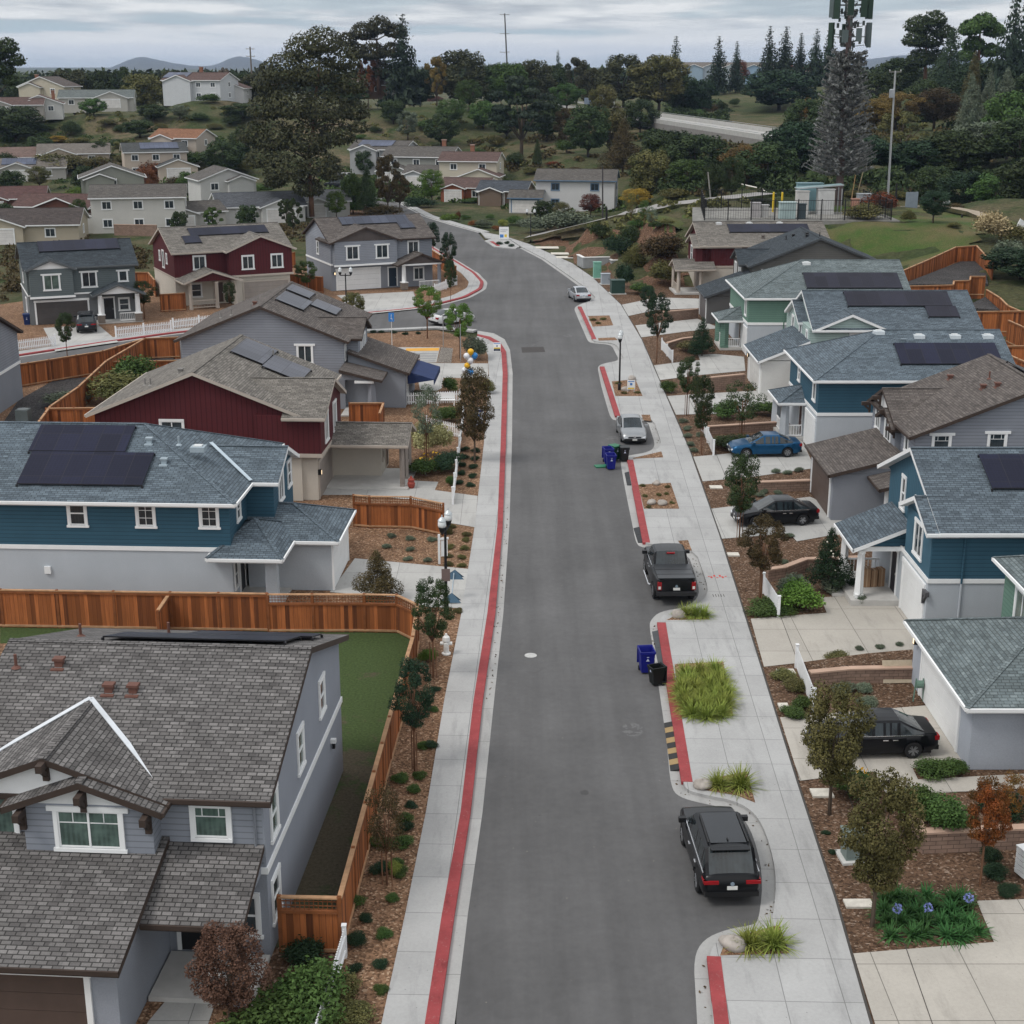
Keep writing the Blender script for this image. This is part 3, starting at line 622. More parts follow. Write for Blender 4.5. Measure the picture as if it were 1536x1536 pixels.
# ---- L5c ----------------------------------------------------------------------------
h = House('two_storey_house', 'lavender corner house with white garage door and brown gable above two windows', -20.4, 166.2, 24, roof=SH_WRM, fas=DBR)
h.wall(0, 12.2, 0, 9.8, 0, 2.9, LAVS, 'lower_wall'); h.wall(0, 12.2, 0, 9.8, 2.9, 5.6, LAV, 'upper_wall'); h.band(0, 12.2, 0, 9.8, 2.85, .2)
q = h.roof(0, 12.2, 0, 9.8, 5.6, .42, 'x', 'gg', gm=LAV, part='upper_wall')
h.wall(.2, 7.6, -.9, .2, 2.9, 5.6, LAV, 'upper_wall'); h.roof(.0, 7.7, -.9, 4, 5.55, .38, 'y', 'gg', .4, .35, gm=plain((.09, .075, .07)), part='gable_wall'); h.tbox(.1, 7.7, -.98, -.9, 2.8, 3.0)
for x in (2.3, 5.8): h.win('S', -.9, x, 3.6, 1.3, 1.4, 'dc')
h.win('S', 0, 9.9, 3.75, 1.2, 1.35, 'd'); h.win('W', 0, 4.9, 3.7, .6, 1.4, 's')
h.garage('S', 0, 3.2, 5.0, 2.25, WHITE)
h.roof(7.4, 12.6, -2.4, 1, 2.9, .40, 'y', 'gg', gm=plain((.09, .075, .07)), part='porch_gable'); h.door('S', 0, 7.3, (.015, .03, .05)); h.win('S', -.3, 10.4, .8, 1.1, 1.3, 'd')
h.wall(8.4, 12.1, -.3, .2, 0, 2.9, LAVS, 'lower_wall'); h.post(7.9, -2.2, .05, 2.85, .32, None, STONE, .3); h.post(12.2, -2.2, .05, 2.85, .32, LAVS); h.tbox(7.6, 12.4, -2.45, -2.3, 2.7, 2.88)
h.rail((9.6, -2.6), (12.0, -2.6), .1)
h.solar(q, [(2.4, 10.6, 2.9, 4.5), (9.0, 10.8, 1.6, 2.9)], (.04, .045, .06)); h.lamp('S', -.05, .35, 2); h.done()
# ---- R7 blue house, right -----------------------------------------------------------
RW = 16.0
h = House('two_storey_house', 'blue house right of the road with parcels stacked on its white porch', 18.4, 61.1, 0, roof=SH_PB)
h.wall(0, RW, 0, 9.9, 0, 2.75, LGST, 'lower_wall'); h.wall(.6, RW, 0, 9.9, 2.75, 5.2, BLUEBB, 'upper_wall')
h.wall(0, .7, 0, 4.1, 2.75, 5.2, plain((.043, .108, .156), .7), 'upper_wall'); h.wall(.05, RW, -.012, .2, 2.76, 5.2, BLUE, 'side_siding')
h.band(0, RW, 0, 9.9, 2.7, .2)
q = h.roof(.6, RW, 0, 10.6, 5.2, .42, 'x', 'gg', .4, .4, gm=BLUEBB, part='upper_wall')
h.roof(0, .75, 0, 4.1, 5.16, .42, 'x', 'gg', .36, .35, gm=plain((.043, .108, .156), .7), part='upper_wall')
h.win('W', 0, 2.0, 3.35, 1.15, 1.45, 'd'); h.win('W', .6, 7.2, 4.0, .55, 1.5, 's'); h.win('W', .6, 4.7, 3.95, .5, 1.2, '')
h.garage('W', 0, 2.2, 3.5, 2.3, WHITE)
h.shed(-2.0, .4, 4.7, 8.2, 2.85, 3.85, 'W', .35, .3, gm=BLUE, part='porch_gable')
h.tbox(-1.95, .3, 4.65, 4.8, 2.62, 2.84); h.tbox(-1.95, -1.8, 4.7, 8.2, 2.62, 2.84)
h.tbox(-2.3, .0, 4.3, 8.4, 0, .28, mat=PORCHC); h.tbox(-2.9, -2.3, 5.6, 7.4, 0, .14, mat=PORCHC)
h.post(-1.85, 4.75, .28, 2.65, .24, None, None, .3); h.post(-1.85, 8.1, .28, 2.65, .24, None, None, .3); h.rail((-1.85, 6.7), (-1.85, 8.0), .28)
h.rail((-1.7, 8.1), (-.1, 8.1), .28)
h.door('W', .0, 5.6, (.02, .022, .03), .95, 2.1, .28)
h.solar(q, [(3.2, 12, 2.3, 4.6)], (.012, .014, .034))
m = MB(); m.tube([(1.45, -.06, .0), (1.45, -.06, 2.7)], .05, LGST, 6); m.tube([(1.45, -.07, 2.7), (1.45, -.07, 5.0)], .05, BLUE, 6); m.build('downspout', h.e)
m = MB(); m.tube([(4.3, -.02, 2.35), (4.3, -.12, 2.35)], .17, plain((.4, .03, .05), .5), 12); m.build('fire_bell', h.e)
m = MB(); m.box(4.1, 4.9, -.06, .0, .75, 2.0, plain((.36, .4, .43))); m.build('meter_cabinet', h.e)
h.bracket(-.05, .35, 2.2, plain((.08, .08, .085)), (0, -1)); h.done()
# ---- R6 ------------------------------------------------------------------------------
h = House('two_storey_house', 'grey house with brown gable roof and dark brown garage door behind the black coupe', 21.75, 78.2, 0, roof=SH_WRM, fas=DBR)
h.wall(0, 13.6, 0, 9.6, 0, 2.8, LAVS, 'lower_wall'); h.wall(.4, 13.6, 0, 9.6, 2.8, 5.2, LAV, 'upper_wall')
q = h.roof(.4, 13.6, 0, 8.8, 5.2, .40, 'y', 'gg', .4, .35, gm=LAV, part='upper_wall')
h.wall(.05, 1, 2.9, 6.2, 2.8, 5.1, LAVS, 'front_bay'); h.wall(.22, 1, 5.9, 9.0, 2.8, 5.1, LAV, 'front_bay')
h.roof(.05, .9, 2.95, 6.2, 4.86, .42, 'x', 'gg', .3, .3, gm=WHITE, part='gable_wall'); h.roof(.22, 6, 2.9, 9.1, 5.05, .44, 'x', 'gg', .35, .3, gm=WHITE, part='gable_wall')
h.win('W', .05, 4.5, 3.75, 1.2, 1.15, 'd'); h.win('W', .22, 7.6, 3.75, .9, 1.1, 'd'); h.win('W', .4, 1.6, 3.9, .6, .9, '')
h.win('S', 0, 1.85, 4.2, .85, .95, 'cu'); h.win('S', 0, 4.9, 4.3, .85, .95, 'cu')
for y, z in ((3.0, 4.8), (4.65, 5.4), (6.6, 5.8), (9.0, 4.9)): h.bracket(.06, y, z, DBR, (-1, 0))
h.wall(-3.75, .1, .9, 7.1, 0, 2.7, LAVS, 'garage_wall'); h.shed(-3.75, .1, .9, 7.1, 2.72, 3.7, 'W', .35, .3, gm=LAVS, part='garage_wall')
h.garage('W', -3.75, 4.0, 4.9, 2.2, BRDOOR)
h.shed(-1.5, .6, -1.7, .6, 2.6, 3.1, 'W', .35, .2, gm=LAVS, part='porch_gable'); h.wall(-.3, .6, -1.4, .2, 0, 2.7, LAVS, 'lower_wall'); h.tbox(-1.7, .6, -1.6, .8, 0, .12, mat=PORCHC)
h.post(-1.25, -1.3, .05, 2.65, .22)
h.solar(q, [(7.4, 10.4, 1, 7)])
for x, y, k in ((5.6, 4.4, 'pipe'), (4.9, 3.2, 'box'), (5.5, 2.6, 'box'), (4.2, 7.2, 'box')): h.vent(q, x, y, k)
h.done()
# ---- R5 ------------------------------------------------------------------------------
h = House('two_storey_house', 'hip roofed blue house with solar strip, behind the blue coupe', 19.9, 93.3, 0, roof=SH_BLUE)
h.wall(0, 12.7, 0, 10, 0, 2.75, LGST, 'lower_wall'); h.wall(0, 12.7, 0, 10, 2.75, 5.2, BLUE, 'upper_wall'); h.band(0, 12.7, 0, 10, 2.7, .2)
q = h.roof(0, 12.7, 0, 10, 5.2, .44, 'x', 'hg', .42, .35, gm=BLUE, part='upper_wall')
h.win('W', 0, 1.3, 3.5, .75, 1.3, ''); h.win('W', 0, 6.6, 3.7, .6, 1.0, 's'); h.garage('W', 0, 2.0, 3.0, 2.2, WHITE)
h.roof(-1.5, 2.4, 4.1, 7.6, 2.75, .42, 'x', 'hh', .35, .3); h.tbox(-1.55, .2, 4.0, 7.7, 0, .25, mat=PORCHC)
for y in (4.2, 7.5): h.post(-1.3, y, .25, 2.7, .38, LGST, None, .3)
h.rail((-1.2, 4.2), (-.1, 4.2), .25); h.rail((-1.3, 5.9), (-1.3, 7.4), .25); h.door('W', 0, 5.2, (.1, .04, .03), z=.27)
h.solar(q, [(5.5, 12.2, 1.1, 3.3)], (.012, .014, .034))
g = plain((.55, .6, .63), .4)
for x in (7.4, 9.8, 12): h.vent(q, x, 4.25, 'sky', g)
h.vent(q, 6.2, 3.6, 'box', plain((.16, .2, .23))); h.vent(q, 4.8, 4.7, 'sky', g); h.done()
# ---- R4 ------------------------------------------------------------------------------
h = House('two_storey_house', 'pale mint house with off white garage and solar array shaped like an L', 22.9, 112.0, 0, roof=SH_PB)
h.wall(0, 13.0, 0, 9.6, 0, 2.75, WSTU, 'lower_wall'); h.wall(0, 13.0, 0, 9.6, 2.75, 5.2, PGRN, 'upper_wall')
q = h.roof(.5, 13.0, 0, 9.6, 5.2, .44, 'x', 'gg', .42, .35, gm=PGRN, part='upper_wall')
h.roof(0, 5, 3.2, 8.6, 5.2, .44, 'x', 'gg', .35, .35, gm=PGRN, part='upper_wall'); h.roof(.7, 5.6, -.15, 5, 5.2, .42, 'y', 'gg', .35, .3, gm=PGRN, part='gable_wall')
h.win('W', 0, 6.7, 3.4, .8, 1.6, ''); h.win('W', 0, 3.5, 3.4, .8, 1.6, ''); h.win('S', 0, 3.6, 3.6, .8, 1.1, 'g'); h.win('W', 0, .9, 3.6, .5, 1.2, '')
h.wall(-3.6, .1, -.3, 6.4, 0, 2.7, WSTU, 'garage_wall'); h.shed(-3.6, 0, -.3, 6.4, 2.75, 4.2, 'W', .35, .3, gm=WSTU, part='garage_wall'); h.garage('W', -3.6, 2.7, 4.8, 2.2, plain((.58, .58, .56), .6))
h.shed(-1.0, .8, -2.0, .0, 2.7, 3.2, 'W', .3, .2, gm=WSTU, part='porch_gable'); h.wall(-.2, .8, -1.6, .1, 0, 2.7, WSTU, 'lower_wall')
h.solar(q, [(3.4, 11.6, 2.5, 4.4), (9.4, 11.8, 1.1, 2.45)], (.02, .02, .032)); h.lamp('W', -3.6, 5.4, 2.1)
h.done()
# ---- R3 ------------------------------------------------------------------------------
h = House('two_storey_house', 'green lap sided house with green porch columns and hip roof', 20.7, 128.0, 0, roof=SH_GRN)
h.wall(0, 14, 0, 11, 0, 2.75, LGST, 'lower_wall'); h.wall(0, 14, 0, 11, 2.75, 5.2, GRN, 'upper_wall'); h.band(0, 14, 0, 11, 2.7, .22)
q = h.roof(0, 14, 0, 11, 5.2, .44, 'x', 'hg', .42, .35, gm=GRN, part='upper_wall')
h.win('W', 0, 1.4, 3.4, .8, 1.5, ''); h.garage('W', 0, 1.5, 2.6, 2.2, WHITE)
h.roof(-1.9, 2.4, 2.6, 6.4, 2.75, .42, 'x', 'hh', .35, .3); h.tbox(-2, .2, 2.4, 6.4, 0, .2, mat=PORCHC)
for y in (2.8, 6.2): h.post(-1.6, y, .2, 2.7, .55, GRN)
h.rail((-1.3, 2.8), (-.2, 2.8), .2); h.rail((-1.6, 4), (-1.6, 6), .2); h.door('W', 0, 4, (.1, .05, .03), z=.22)
h.solar(q, [(5.2, 13.6, .9, 3.2)], (.02, .02, .032)); h.vent(q, 5.8, 4.9, 'sky', plain((.6, .62, .62)))
m = MB(); m.box(3.1, 3.2, -.08, 0, 0, 5.1, GRN); m.build('downspout', h.e); h.done()
# ---- R2 ------------------------------------------------------------------------------
h = House('two_storey_house', 'charcoal house with near black roof between the green and red houses', 24.2, 148.5, 0, roof=SH_DRK, fas=plain((.06, .065, .07)))
h.wall(0, 13.4, 0, 10, 0, 2.75, DGYS, 'lower_wall'); h.wall(0, 13.4, 0, 10, 2.75, 5.2, DGY, 'upper_wall')
q = h.roof(0, 13.4, 0, 10, 5.2, .40, 'y', 'gg', .4, .35, gm=DGY, part='upper_wall')
h.wall(-.7, 1, 2.0, 8, 2.75, 5.2, DGY, 'front_bay'); h.roof(-.7, 6, 2.0, 7.6, 5.1, .40, 'x', 'gg', .35, .4, gm=WHITE, part='gable_wall')
h.win('W', -.7, 3.4, 3.2, 1.1, 1.5, 'd'); h.win('W', -.7, 6.2, 3.2, 1.1, 1.5, 'd'); h.win('S', 0, 1.7, 3.7, 1.0, 1.0, 'cu'); h.win('S', 0, 5.6, 3.7, 1.0, 1.0, 'cu')
h.wall(-4.9, .1, -4.0, 2.6, 0, 2.7, DGYS, 'garage_wall'); h.shed(-4.9, -.1, -4.0, 2.6, 2.72, 4.4, 'W', .35, .3, gm=DGYS, part='garage_wall'); h.garage('W', -4.9, -.8, 4.8, 2.2, plain((.11, .1, .1), .6))
h.shed(-1.6, .6, -5.4, -3.6, 2.7, 3.3, 'W', .3, .2, gm=DGYS, part='porch_gable'); h.wall(-.6, .6, -5.2, 0, 0, 2.7, DGYS, 'lower_wall')
for x, y, k in ((5.2, 6.6, 'box'), (6.2, 4.4, 'box'), (6.0, 3.4, 'box'), (4.4, 6.2, 'pipe'), (6.9, 1.4, 'pipe')): h.vent(q, x, y, k, BLACK)
h.done()
# ---- R1 ------------------------------------------------------------------------------
h = House('two_storey_house', 'dark red house at the far right end of the new row, long solar strip', 21.3, 165.2, 3, roof=SH_GRY, fas=TANTR, trim=TANTR)
h.wall(0, 14.2, 0, 9.4, 0, 2.8, CREAM, 'lower_wall'); h.wall(0, 14.2, 0, 9.4, 2.8, 5.2, REDBB, 'upper_wall'); h.band(0, 14.2, 0, 9.4, 2.75, .22)
q = h.roof(0, 14.2, 0, 9.4, 5.3, .42, 'x', 'gg', .4, .4, gm=REDBB, part='upper_wall')
h.wall(-.8, 1, -.0, 4.6, 2.8, 5.2, REDBB, 'upper_wall'); h.roof(-.8, 4, .0, 4.6, 5.2, .42, 'x', 'gg', .35, .35, gm=REDBB, part='upper_wall')
h.win('W', -.8, 2.3, 3.4, 1.0, 1.5, 's', trim=WHITE); h.win('W', 0, 6.6, 3.6, .9, 1.4, 's', trim=WHITE)
h.garage('W', 0, 2.4, 4.2, 2.2, TAUPE)
h.roof(-3.0, 1, -1.4, 2.6, 2.8, .40, 'x', 'gg', .3, .3, gm=REDBB, part='porch_gable'); h.tbox(-3.2, .2, -1.6, 2.8, 0, .2, mat=PORCHC)
for x, y in ((-2.8, -1.2), (-2.8, 2.4), (-.3, -1.2)): h.post(x, y, .2, 2.75, .3, TANTR)
h.rail((-2.8, -1), (-2.8, 2.2), .2, TANTR)
h.solar(q, [(3.4, 12.6, 2.2, 3.9)], (.018, .02, .036))
for x in (2.5, 6, 9.5): h.vent(q, x, 4.3, 'sky', plain((.5, .5, .5)))
h.vent(q, 7.0, 1.3, 'box', plain((.12, .1, .09))); h.done()
# ---- R8 near right green house --------------------------------------------------------
h = House('two_storey_house', 'green house cut off by the right picture edge, white garage door facing a black sedan', 20.0, 49.3, 0, roof=SH_GRN)
h.wall(-3.35, 3, -.8, 7.2, 0, 2.62, GSTU, 'garage_wall')
h.roof(-3.35, 4.4, -.8, 7.2, 2.65, .42, 'x', 'hh', .36, .3)
h.garage('W', -3.35, 3.2, 5.0, 2.15, WHITE); h.lamp('W', -3.35, 6.6, 2.1)
h.wall(.35, 12, 4.0, 7.8, 0, 5.2, GRN, 'upper_wall'); h.roof(.35, 12, 4.0, 7.8, 5.2, .42, 'x', 'hg', .42, .3, gm=GRN, part='upper_wall'); h.win('W', .35, 5.5, 3.1, 1.5, 1.4, 'd', GLC)
h.wall(1.2, 12, -6, 3.4, 0, 2.6, GSTU, 'lower_wall'); h.roof(-.75, 12, -6.2, -.4, 2.66, .40, 'x', 'hg', .36, .3)
h.post(-.25, -5.6, .02, 2.6, .3, WHITE); h.tbox(-.6, 1.2, -6.3, -1.2, 0, .16, mat=PORCHC); h.rail((-.3, -5.5), (-.3, -3), .16); h.door('W', 1.2, -2.6, (.03, .04, .06))
h.done()
# ================================================================ terrain
CP = [(-43, 150, -.15)]
for xx in range(-150, 41, 14):
    for yy in range(-20, 190, 14): CP.append((xx, yy, -.16))
for xx in range(-180, 3, 14):
    for yy in range(190, 300, 14): CP.append((xx, yy, -.1))
CP += [(xx, yy, -.15) for xx in (9, 14, 20, 27, 34) for yy in range(96, 182, 9) if not (xx > 30 and yy > 160)]
CP += [D(*p) for p in ((1440, 392, 160), (1400, 420, 150), (1258, 325, 185), (1258, 300, 195), (1290, 400, 165), (1130, 320, 190), (940, 320, 210), (900, 330, 205), (860, 330, 225), (1136, 290, 230),
  (560, 165, 420), (740, 165, 420), (330, 150, 400), (250, 200, 360), (60, 180, 400), (1000, 190, 400), (1170, 215, 300), (1136, 132, 600), (1040, 132, 620), (905, 162, 430), (1380, 330, 190), (1536, 300, 200),
  (1520, 400, 150), (700, 230, 360), (850, 230, 330), (1090, 300, 212), (1010, 305, 213), (470, 160, 420), (650, 160, 415), (400, 170, 400), (170, 168, 395), (-60, 180, 390), (-60, 230, 350), (100, 232, 350), (330, 225, 345),
  (1450, 330, 185), (1500, 350, 170), (1480, 425, 143), (1500, 470, 130), (820, 190, 400), (900, 200, 380), (780, 240, 340), (960, 260, 300), (1060, 280, 250))]
CP += [(60, 260, 7), (95, 260, 9), (130, 250, 11), (80, 330, 11), (120, 340, 15), (170, 330, 18), (60, 340, 6), (75, 410, 9), (120, 430, 16), (170, 430, 22), (46, 110, .6), (46, 80, .3), (60, 110, 3), (60, 60, 2), (90, 120, 7), (90, 180, 9), (55, 160, 5.2), (75, 160, 7)]
CP += [(xx, 520, z) for xx, z in ((-300, 3), (-220, 4), (-150, 7), (-80, 11), (-30, 11), (20, 12), (60, 13), (110, 17), (180, 22), (300, 20))]
CP += [(xx, 760, 4) for xx in range(-600, 700, 120)] + [(xx, 1100, 0) for xx in range(-900, 1000, 150)] + [(xx, 2000, 0) for xx in range(-1500, 1600, 300)]
for a_, b_ in (((640, 366), (560, 296)), ((612, 313), (779, 374)), ((640, 345), (735, 368)), ((620, 338), (690, 380)), ((600, 312), (680, 352)), ((760, 354), (860, 396)), ((560, 296), (520, 292)), ((735, 352), (600, 300)), ((700, 345), (800, 372))):
    for k_ in range(9): t_ = k_/8; q_ = G(a_[0] + (b_[0] - a_[0])*t_, a_[1] + (b_[1] - a_[1])*t_, 0); CP.append((*q_, -.16))
for px_ in range(610, 960, 14):
    for py_ in range(306, 470, 7):
        pg_ = [(596, 300), (640, 316), (757, 345), (905, 412), (955, 470), (840, 470), (700, 424), (640, 372), (600, 335)]
        c_ = False
        for i_ in range(len(pg_)):
            (ax, ay), (bx, by) = pg_[i_], pg_[i_ - 1]
            if (ay > py_) != (by > py_) and px_ < (bx - ax)*(py_ - ay)/(by - ay) + ax: c_ = not c_
        if c_: CP.append((*G(px_, py_, 0), -.22))
cx_, cy_, cz_ = D(1185, 322, 186)
CP += [(cx_ + i_*8, cy_ + j_*6, cz_ - .1) for i_ in (-2, -1, 0, 1, 2) for j_ in (-1.4, -.5, .5, 1.6)]
CP += [D(*p) for p in ((880, 365, 196), (930, 380, 188), (985, 400, 180), (830, 352, 214), (1000, 350, 196))]
CP = np.array(CP)
def gz(x, y):
    x = np.asarray(x, float); y = np.asarray(y, float); sh = x.shape; x = x.ravel(); y = y.ravel(); out = np.empty(len(x))
    for i in range(0, len(x), 4000):
        d = (x[i:i+4000, None] - CP[:, 0])**2 + (y[i:i+4000, None] - CP[:, 1])**2
        w = 1/(d + 4)**1.9; out[i:i+4000] = (w*CP[:, 2]).sum(1)/w.sum(1)
    return out.reshape(sh)
def g1(x, y): return float(gz(np.array([x]), np.array([y]))[0])
# ================================================================ plants
def hit(px, py):
    d = ray(px, py); ys = np.arange(28, 900, 1.0); t = ys/d[1]; xs_ = d[0]*t; zs_ = H + d[2]*t
    g = np.maximum(gz(xs_, ys), np.where(ys < 185, np.where(xs_ < 38, .1, -9), -9)); k = np.argmax(zs_ <= g)
    if zs_[k] > g[k]: k = len(ys) - 1
    return float(xs_[k]), float(ys[k]), float(g[k])
@memo
def terrain_mat():
    t = NT('hillside'); p = t.pos(); n = t.noise(p, .035, 6, .6); m = t.noise(p, .22, 6, .65); f = t.noise(p, 1.8, 6, .75)
    col = t.ramp(n, [(.36, (.058, .074, .031)), (.5, (.10, .095, .05)), (.64, (.165, .128, .08))])
    col = t.mix(t.ramp(m, [(.45, 0.), (.62, 1.)]), col, (.05, .07, .026))
    col = t.mix(.9, col, t.ramp(f, [(.3, (.5,) * 3), (.7, (1.45,) * 3)]), 'MULTIPLY')
    t.bump(f, 1.0, .5)
    return t.out(col, .95, .1)
xs = np.unique(np.concatenate([np.arange(-180, 181, 4.), np.arange(-420, -180, 20.), np.arange(190, 420, 20.), np.arange(-7800, -420, 400.), np.arange(430, 7800, 400.)]))
ys = np.unique(np.concatenate([np.arange(-30, 470, 4.), np.arange(470, 800, 16.), np.arange(800, 9400, 300.)]))
X, Y = np.meshgrid(xs, ys); Z = gz(X, Y)
nx, ny = len(xs), len(ys)
idx = np.arange(nx*ny).reshape(ny, nx)
fc = np.stack([idx[:-1, :-1], idx[:-1, 1:], idx[1:, 1:], idx[1:, :-1]], -1).reshape(-1, 4)
me = bpy.data.meshes.new('terrain'); me.from_pydata(np.stack([X, Y, Z], -1).reshape(-1, 3).tolist(), [], fc.tolist()); me.materials.append(terrain_mat())
me.polygons.foreach_set('use_smooth', [True]*len(fc)); tag(link('terrain', me), kind='structure')
def hill_ridge(name, pts, Yd, depth, mat, step=6):
    px = np.array([p[0] for p in pts], float); py = np.array([p[1] for p in pts], float)
    q = np.arange(px[0], px[-1] + 1, step); h = np.interp(q, px, py)
    k = np.array([1, 2, 3, 2, 1.])/9; h = np.convolve(np.pad(h, 2, 'edge'), k, 'valid')
    rr = np.random.RandomState(3); m = MB(); top = [D(a, b + rr.normal()*.35, Yd) for a, b in zip(q, h)]
    rows = []
    for s in np.linspace(0, 1, 7):
        rows.append([(x*(1 - .18*(1 - s)), Yd - depth*(1 - s), max(-3, z*s**.8) + (0 if s in (0, 1) else rr.normal()*abs(z)*.05)) for x, y, z in top])
    rows.append([(x*1.1, Yd + depth, -3) for x, y, z in top])
    v = [p for r in rows for p in r]; n = len(q)
    m.v = v; m.mats = [mat]
    for a in range(len(rows) - 1):
        for b in range(n - 1): m.f.append((a*n + b, a*n + b + 1, (a + 1)*n + b + 1, (a + 1)*n + b)); m.m.append(0)
    return tag(m.build(name, smooth=True), kind='structure')
hm = plain((.07, .072, .06), .95, var=.3, scale=.01); hm2 = plain((.035, .042, .032), .95, var=.4, scale=.02)
hill_ridge('far_hills', [(-900, 108), (-300, 104), (0, 106), (120, 107), (160, 104), (186, 92), (214, 84), (236, 90), (262, 95), (290, 99), (320, 99), (342, 88), (362, 83), (390, 91), (430, 104), (600, 100), (690, 100), (730, 101), (765, 96), (800, 101), (900, 103), (1100, 100), (1250, 95), (1292, 90), (1340, 84), (1365, 82), (1450, 92), (1700, 90), (2300, 100)], 8000, 1400, hm)
hill_ridge('mid_hills', [(-900, 112), (0, 115), (90, 119), (200, 118), (300, 114), (420, 117), (600, 112), (800, 110), (1000, 108), (1250, 106), (1600, 100), (2300, 110)], 2600, 600, hm2)
# ================================================================ paving
def chaikin(p, n=1):
    for _ in range(n):
        o = [p[0]]
        for a, b in zip(p, p[1:]):
            L = hypot(b[0] - a[0], b[1] - a[1]); k = min(.25, .7/L) if L > 0 else .25
            o += [(a[0] + (b[0] - a[0])*k, a[1] + (b[1] - a[1])*k), (a[0] + (b[0] - a[0])*(1 - k), a[1] + (b[1] - a[1])*(1 - k))]
        p = o + [p[-1]]
    return p
def offset(p, d):
    o = []
    for i in range(len(p)):
        a = p[max(i - 1, 0)]; b = p[min(i + 1, len(p) - 1)]; L = hypot(b[0] - a[0], b[1] - a[1]) or 1
        o.append((p[i][0] - (b[1] - a[1])/L*d, p[i][1] + (b[0] - a[0])/L*d))
    return o
def sheet(name, poly, z, mat, z0=None, kind='structure', side=None):
    m = MB(); m.prism(poly, z if z0 is None else z0, z, mat, side or mat); return tag(m.build(name), kind=kind)
def strip(name, a, b, z, mat, z0=None):
    return sheet(name, list(a) + list(b)[::-1], z, mat, z0)
LG = GL([(690, 1620), (682, 1536), (702, 1370), (724, 1217), (741, 1052), (755, 920), (764, 789), (768, 664), (769, 560), (765, 525), (757, 509), (741, 500), (716, 496), (656, 491), (549, 496)], 0) + [(-37, 118.6), (-62, 97)]
LR = GL([(663, 1620), (658, 1536), (682, 1370), (706, 1217), (724, 1052), (743, 920), (754, 789), (759, 664), (761.5, 560), (759, 527), (750, 513), (735, 505), (716, 501)])
LL = GL([(641, 1620), (637, 1536), (663, 1370), (691, 1217), (710, 1052), (731, 920), (746, 789), (751, 664), (754, 560), (752, 529), (744, 516), (732, 509), (716, 504)])
LO = GL([(566, 1620), (572, 1536), (608, 1370), (639, 1217), (666, 1052), (692, 920), (712, 789), (726, 664), (733, 560), (732, 533), (727, 521), (720, 514), (712, 509)])
FK = [(-70, 104)] + GL([(-60, 549), (23, 537), (95, 526), (167, 515), (260, 502), (410, 486), (552, 472), (625, 465), (666, 457), (705, 447), (729, 434), (731.5, 424), (718, 410), (692, 394), (666, 379), (645, 366), (622, 343), (603, 326), (580, 312), (540, 300)], 0)
UR = GL([(560, 296), (598, 305), (612, 313), (635, 325), (677, 338), (717, 349), (727, 361), (741, 370), (773, 373)], 0)
RA = GL([(779, 372), (812, 389), (846, 413), (872, 432), (889, 449), (866, 458), (861, 463), (868, 480), (882, 512), (888, 515), (917, 517), (929, 541), (905, 545), (896, 550), (902, 580), (915, 625), (922, 632), (971, 630), (983, 668), (975, 678), (938, 684), (930, 690), (937, 730), (954, 815), (962, 822), (1031, 828), (1042, 860), (1051, 893), (1030, 911), (990, 917), (976, 930), (974, 940), (980, 975), (1000, 1113), (1006, 1180), (1018, 1196), (1056, 1206), (1100, 1214), (1126, 1240), (1145, 1310), (1139, 1381), (1128, 1388), (1090, 1394), (1055, 1409), (1040, 1437), (1044, 1500), (1050, 1620)], 0)
RO = GL([(757, 354), (794, 366), (859, 395), (888, 415), (932, 457), (963, 509), (994, 580), (1036, 677), (1080, 802), (1130, 960), (1197, 1173), (1255, 1350), (1308, 1536), (1330, 1620)])
FKs = chaikin(FK, 2); RAs = chaikin(RA, 2); LGs = chaikin(LG, 2)
sheet('road', LGs + FKs + UR + RAs, 0.0, asphalt())
# left kerb
strip('gutter', LG[:13], LR, .004, GUT); strip('kerb', LR, LL, .13, RED, -.05); strip('sidewalk', LL, LO, .127, CONC, -.05)
nk = LG[12:15]; nk2 = offset(nk[::-1], -.9)[::-1]; strip('kerb', nk, nk2, .125, CONC, -.05)
# far kerb of the side street and its walk
f1 = offset(FKs, .45); f2 = offset(FKs, .85); f3 = offset(FKs, 2.2)
strip('gutter', FKs, f1, .004, GUT); strip('kerb', f1, f2, .13, RED, -.05); strip('sidewalk', f2, f3, .127, CONC, -.05)
# right side: gutter, raised walk with planting cut outs, red kerb
r1 = offset(RAs, .42)
strip('gutter', RAs, r1, .004, GUT); sheet('sidewalk', r1 + RO[::-1], .127, CONC, -.05)
jl = MB(); dk = plain((.06, .055, .05), .9)
mid = [((a[0]) , a[1]) for a in offset(RO, 1.62)]
for a, b in zip(mid[4:], mid[5:]): jl.poly([(a[0] - .012, a[1], .1305), (b[0] - .012, b[1], .1305), (b[0] + .012, b[1], .1305), (a[0] + .012, a[1], .1305)], dk)
for a, b in zip(RO, RO[1:]): jl.poly([(a[0] - .05, a[1], .1295), (b[0] - .05, b[1], .1295), (b[0] + .03, b[1], .1295), (a[0] + .03, a[1], .1295)], dk)
tag(jl.build('sidewalk_joints'), kind='structure')
for a, b in (((869.4, 460), (891.5, 509)), ((903, 550), (926.7, 624)), ((945, 690), (969.6, 814)), ((992, 934), (1030.5, 1173)), ((1070.6, 1435), (1090, 1600))):
    pa, pb = G(*a), G(*b); m = MB(); m.bar((*pa, .075), (*pb, .075), .4, .13, RED); tag(m.build('kerb'), kind='structure')
u1 = offset(UR, .4); strip('gutter', UR[:6], u1[:6], .006, GUT); strip('sidewalk', u1[:6], offset(UR[:6], 1.9), .11, CONC, -.05)
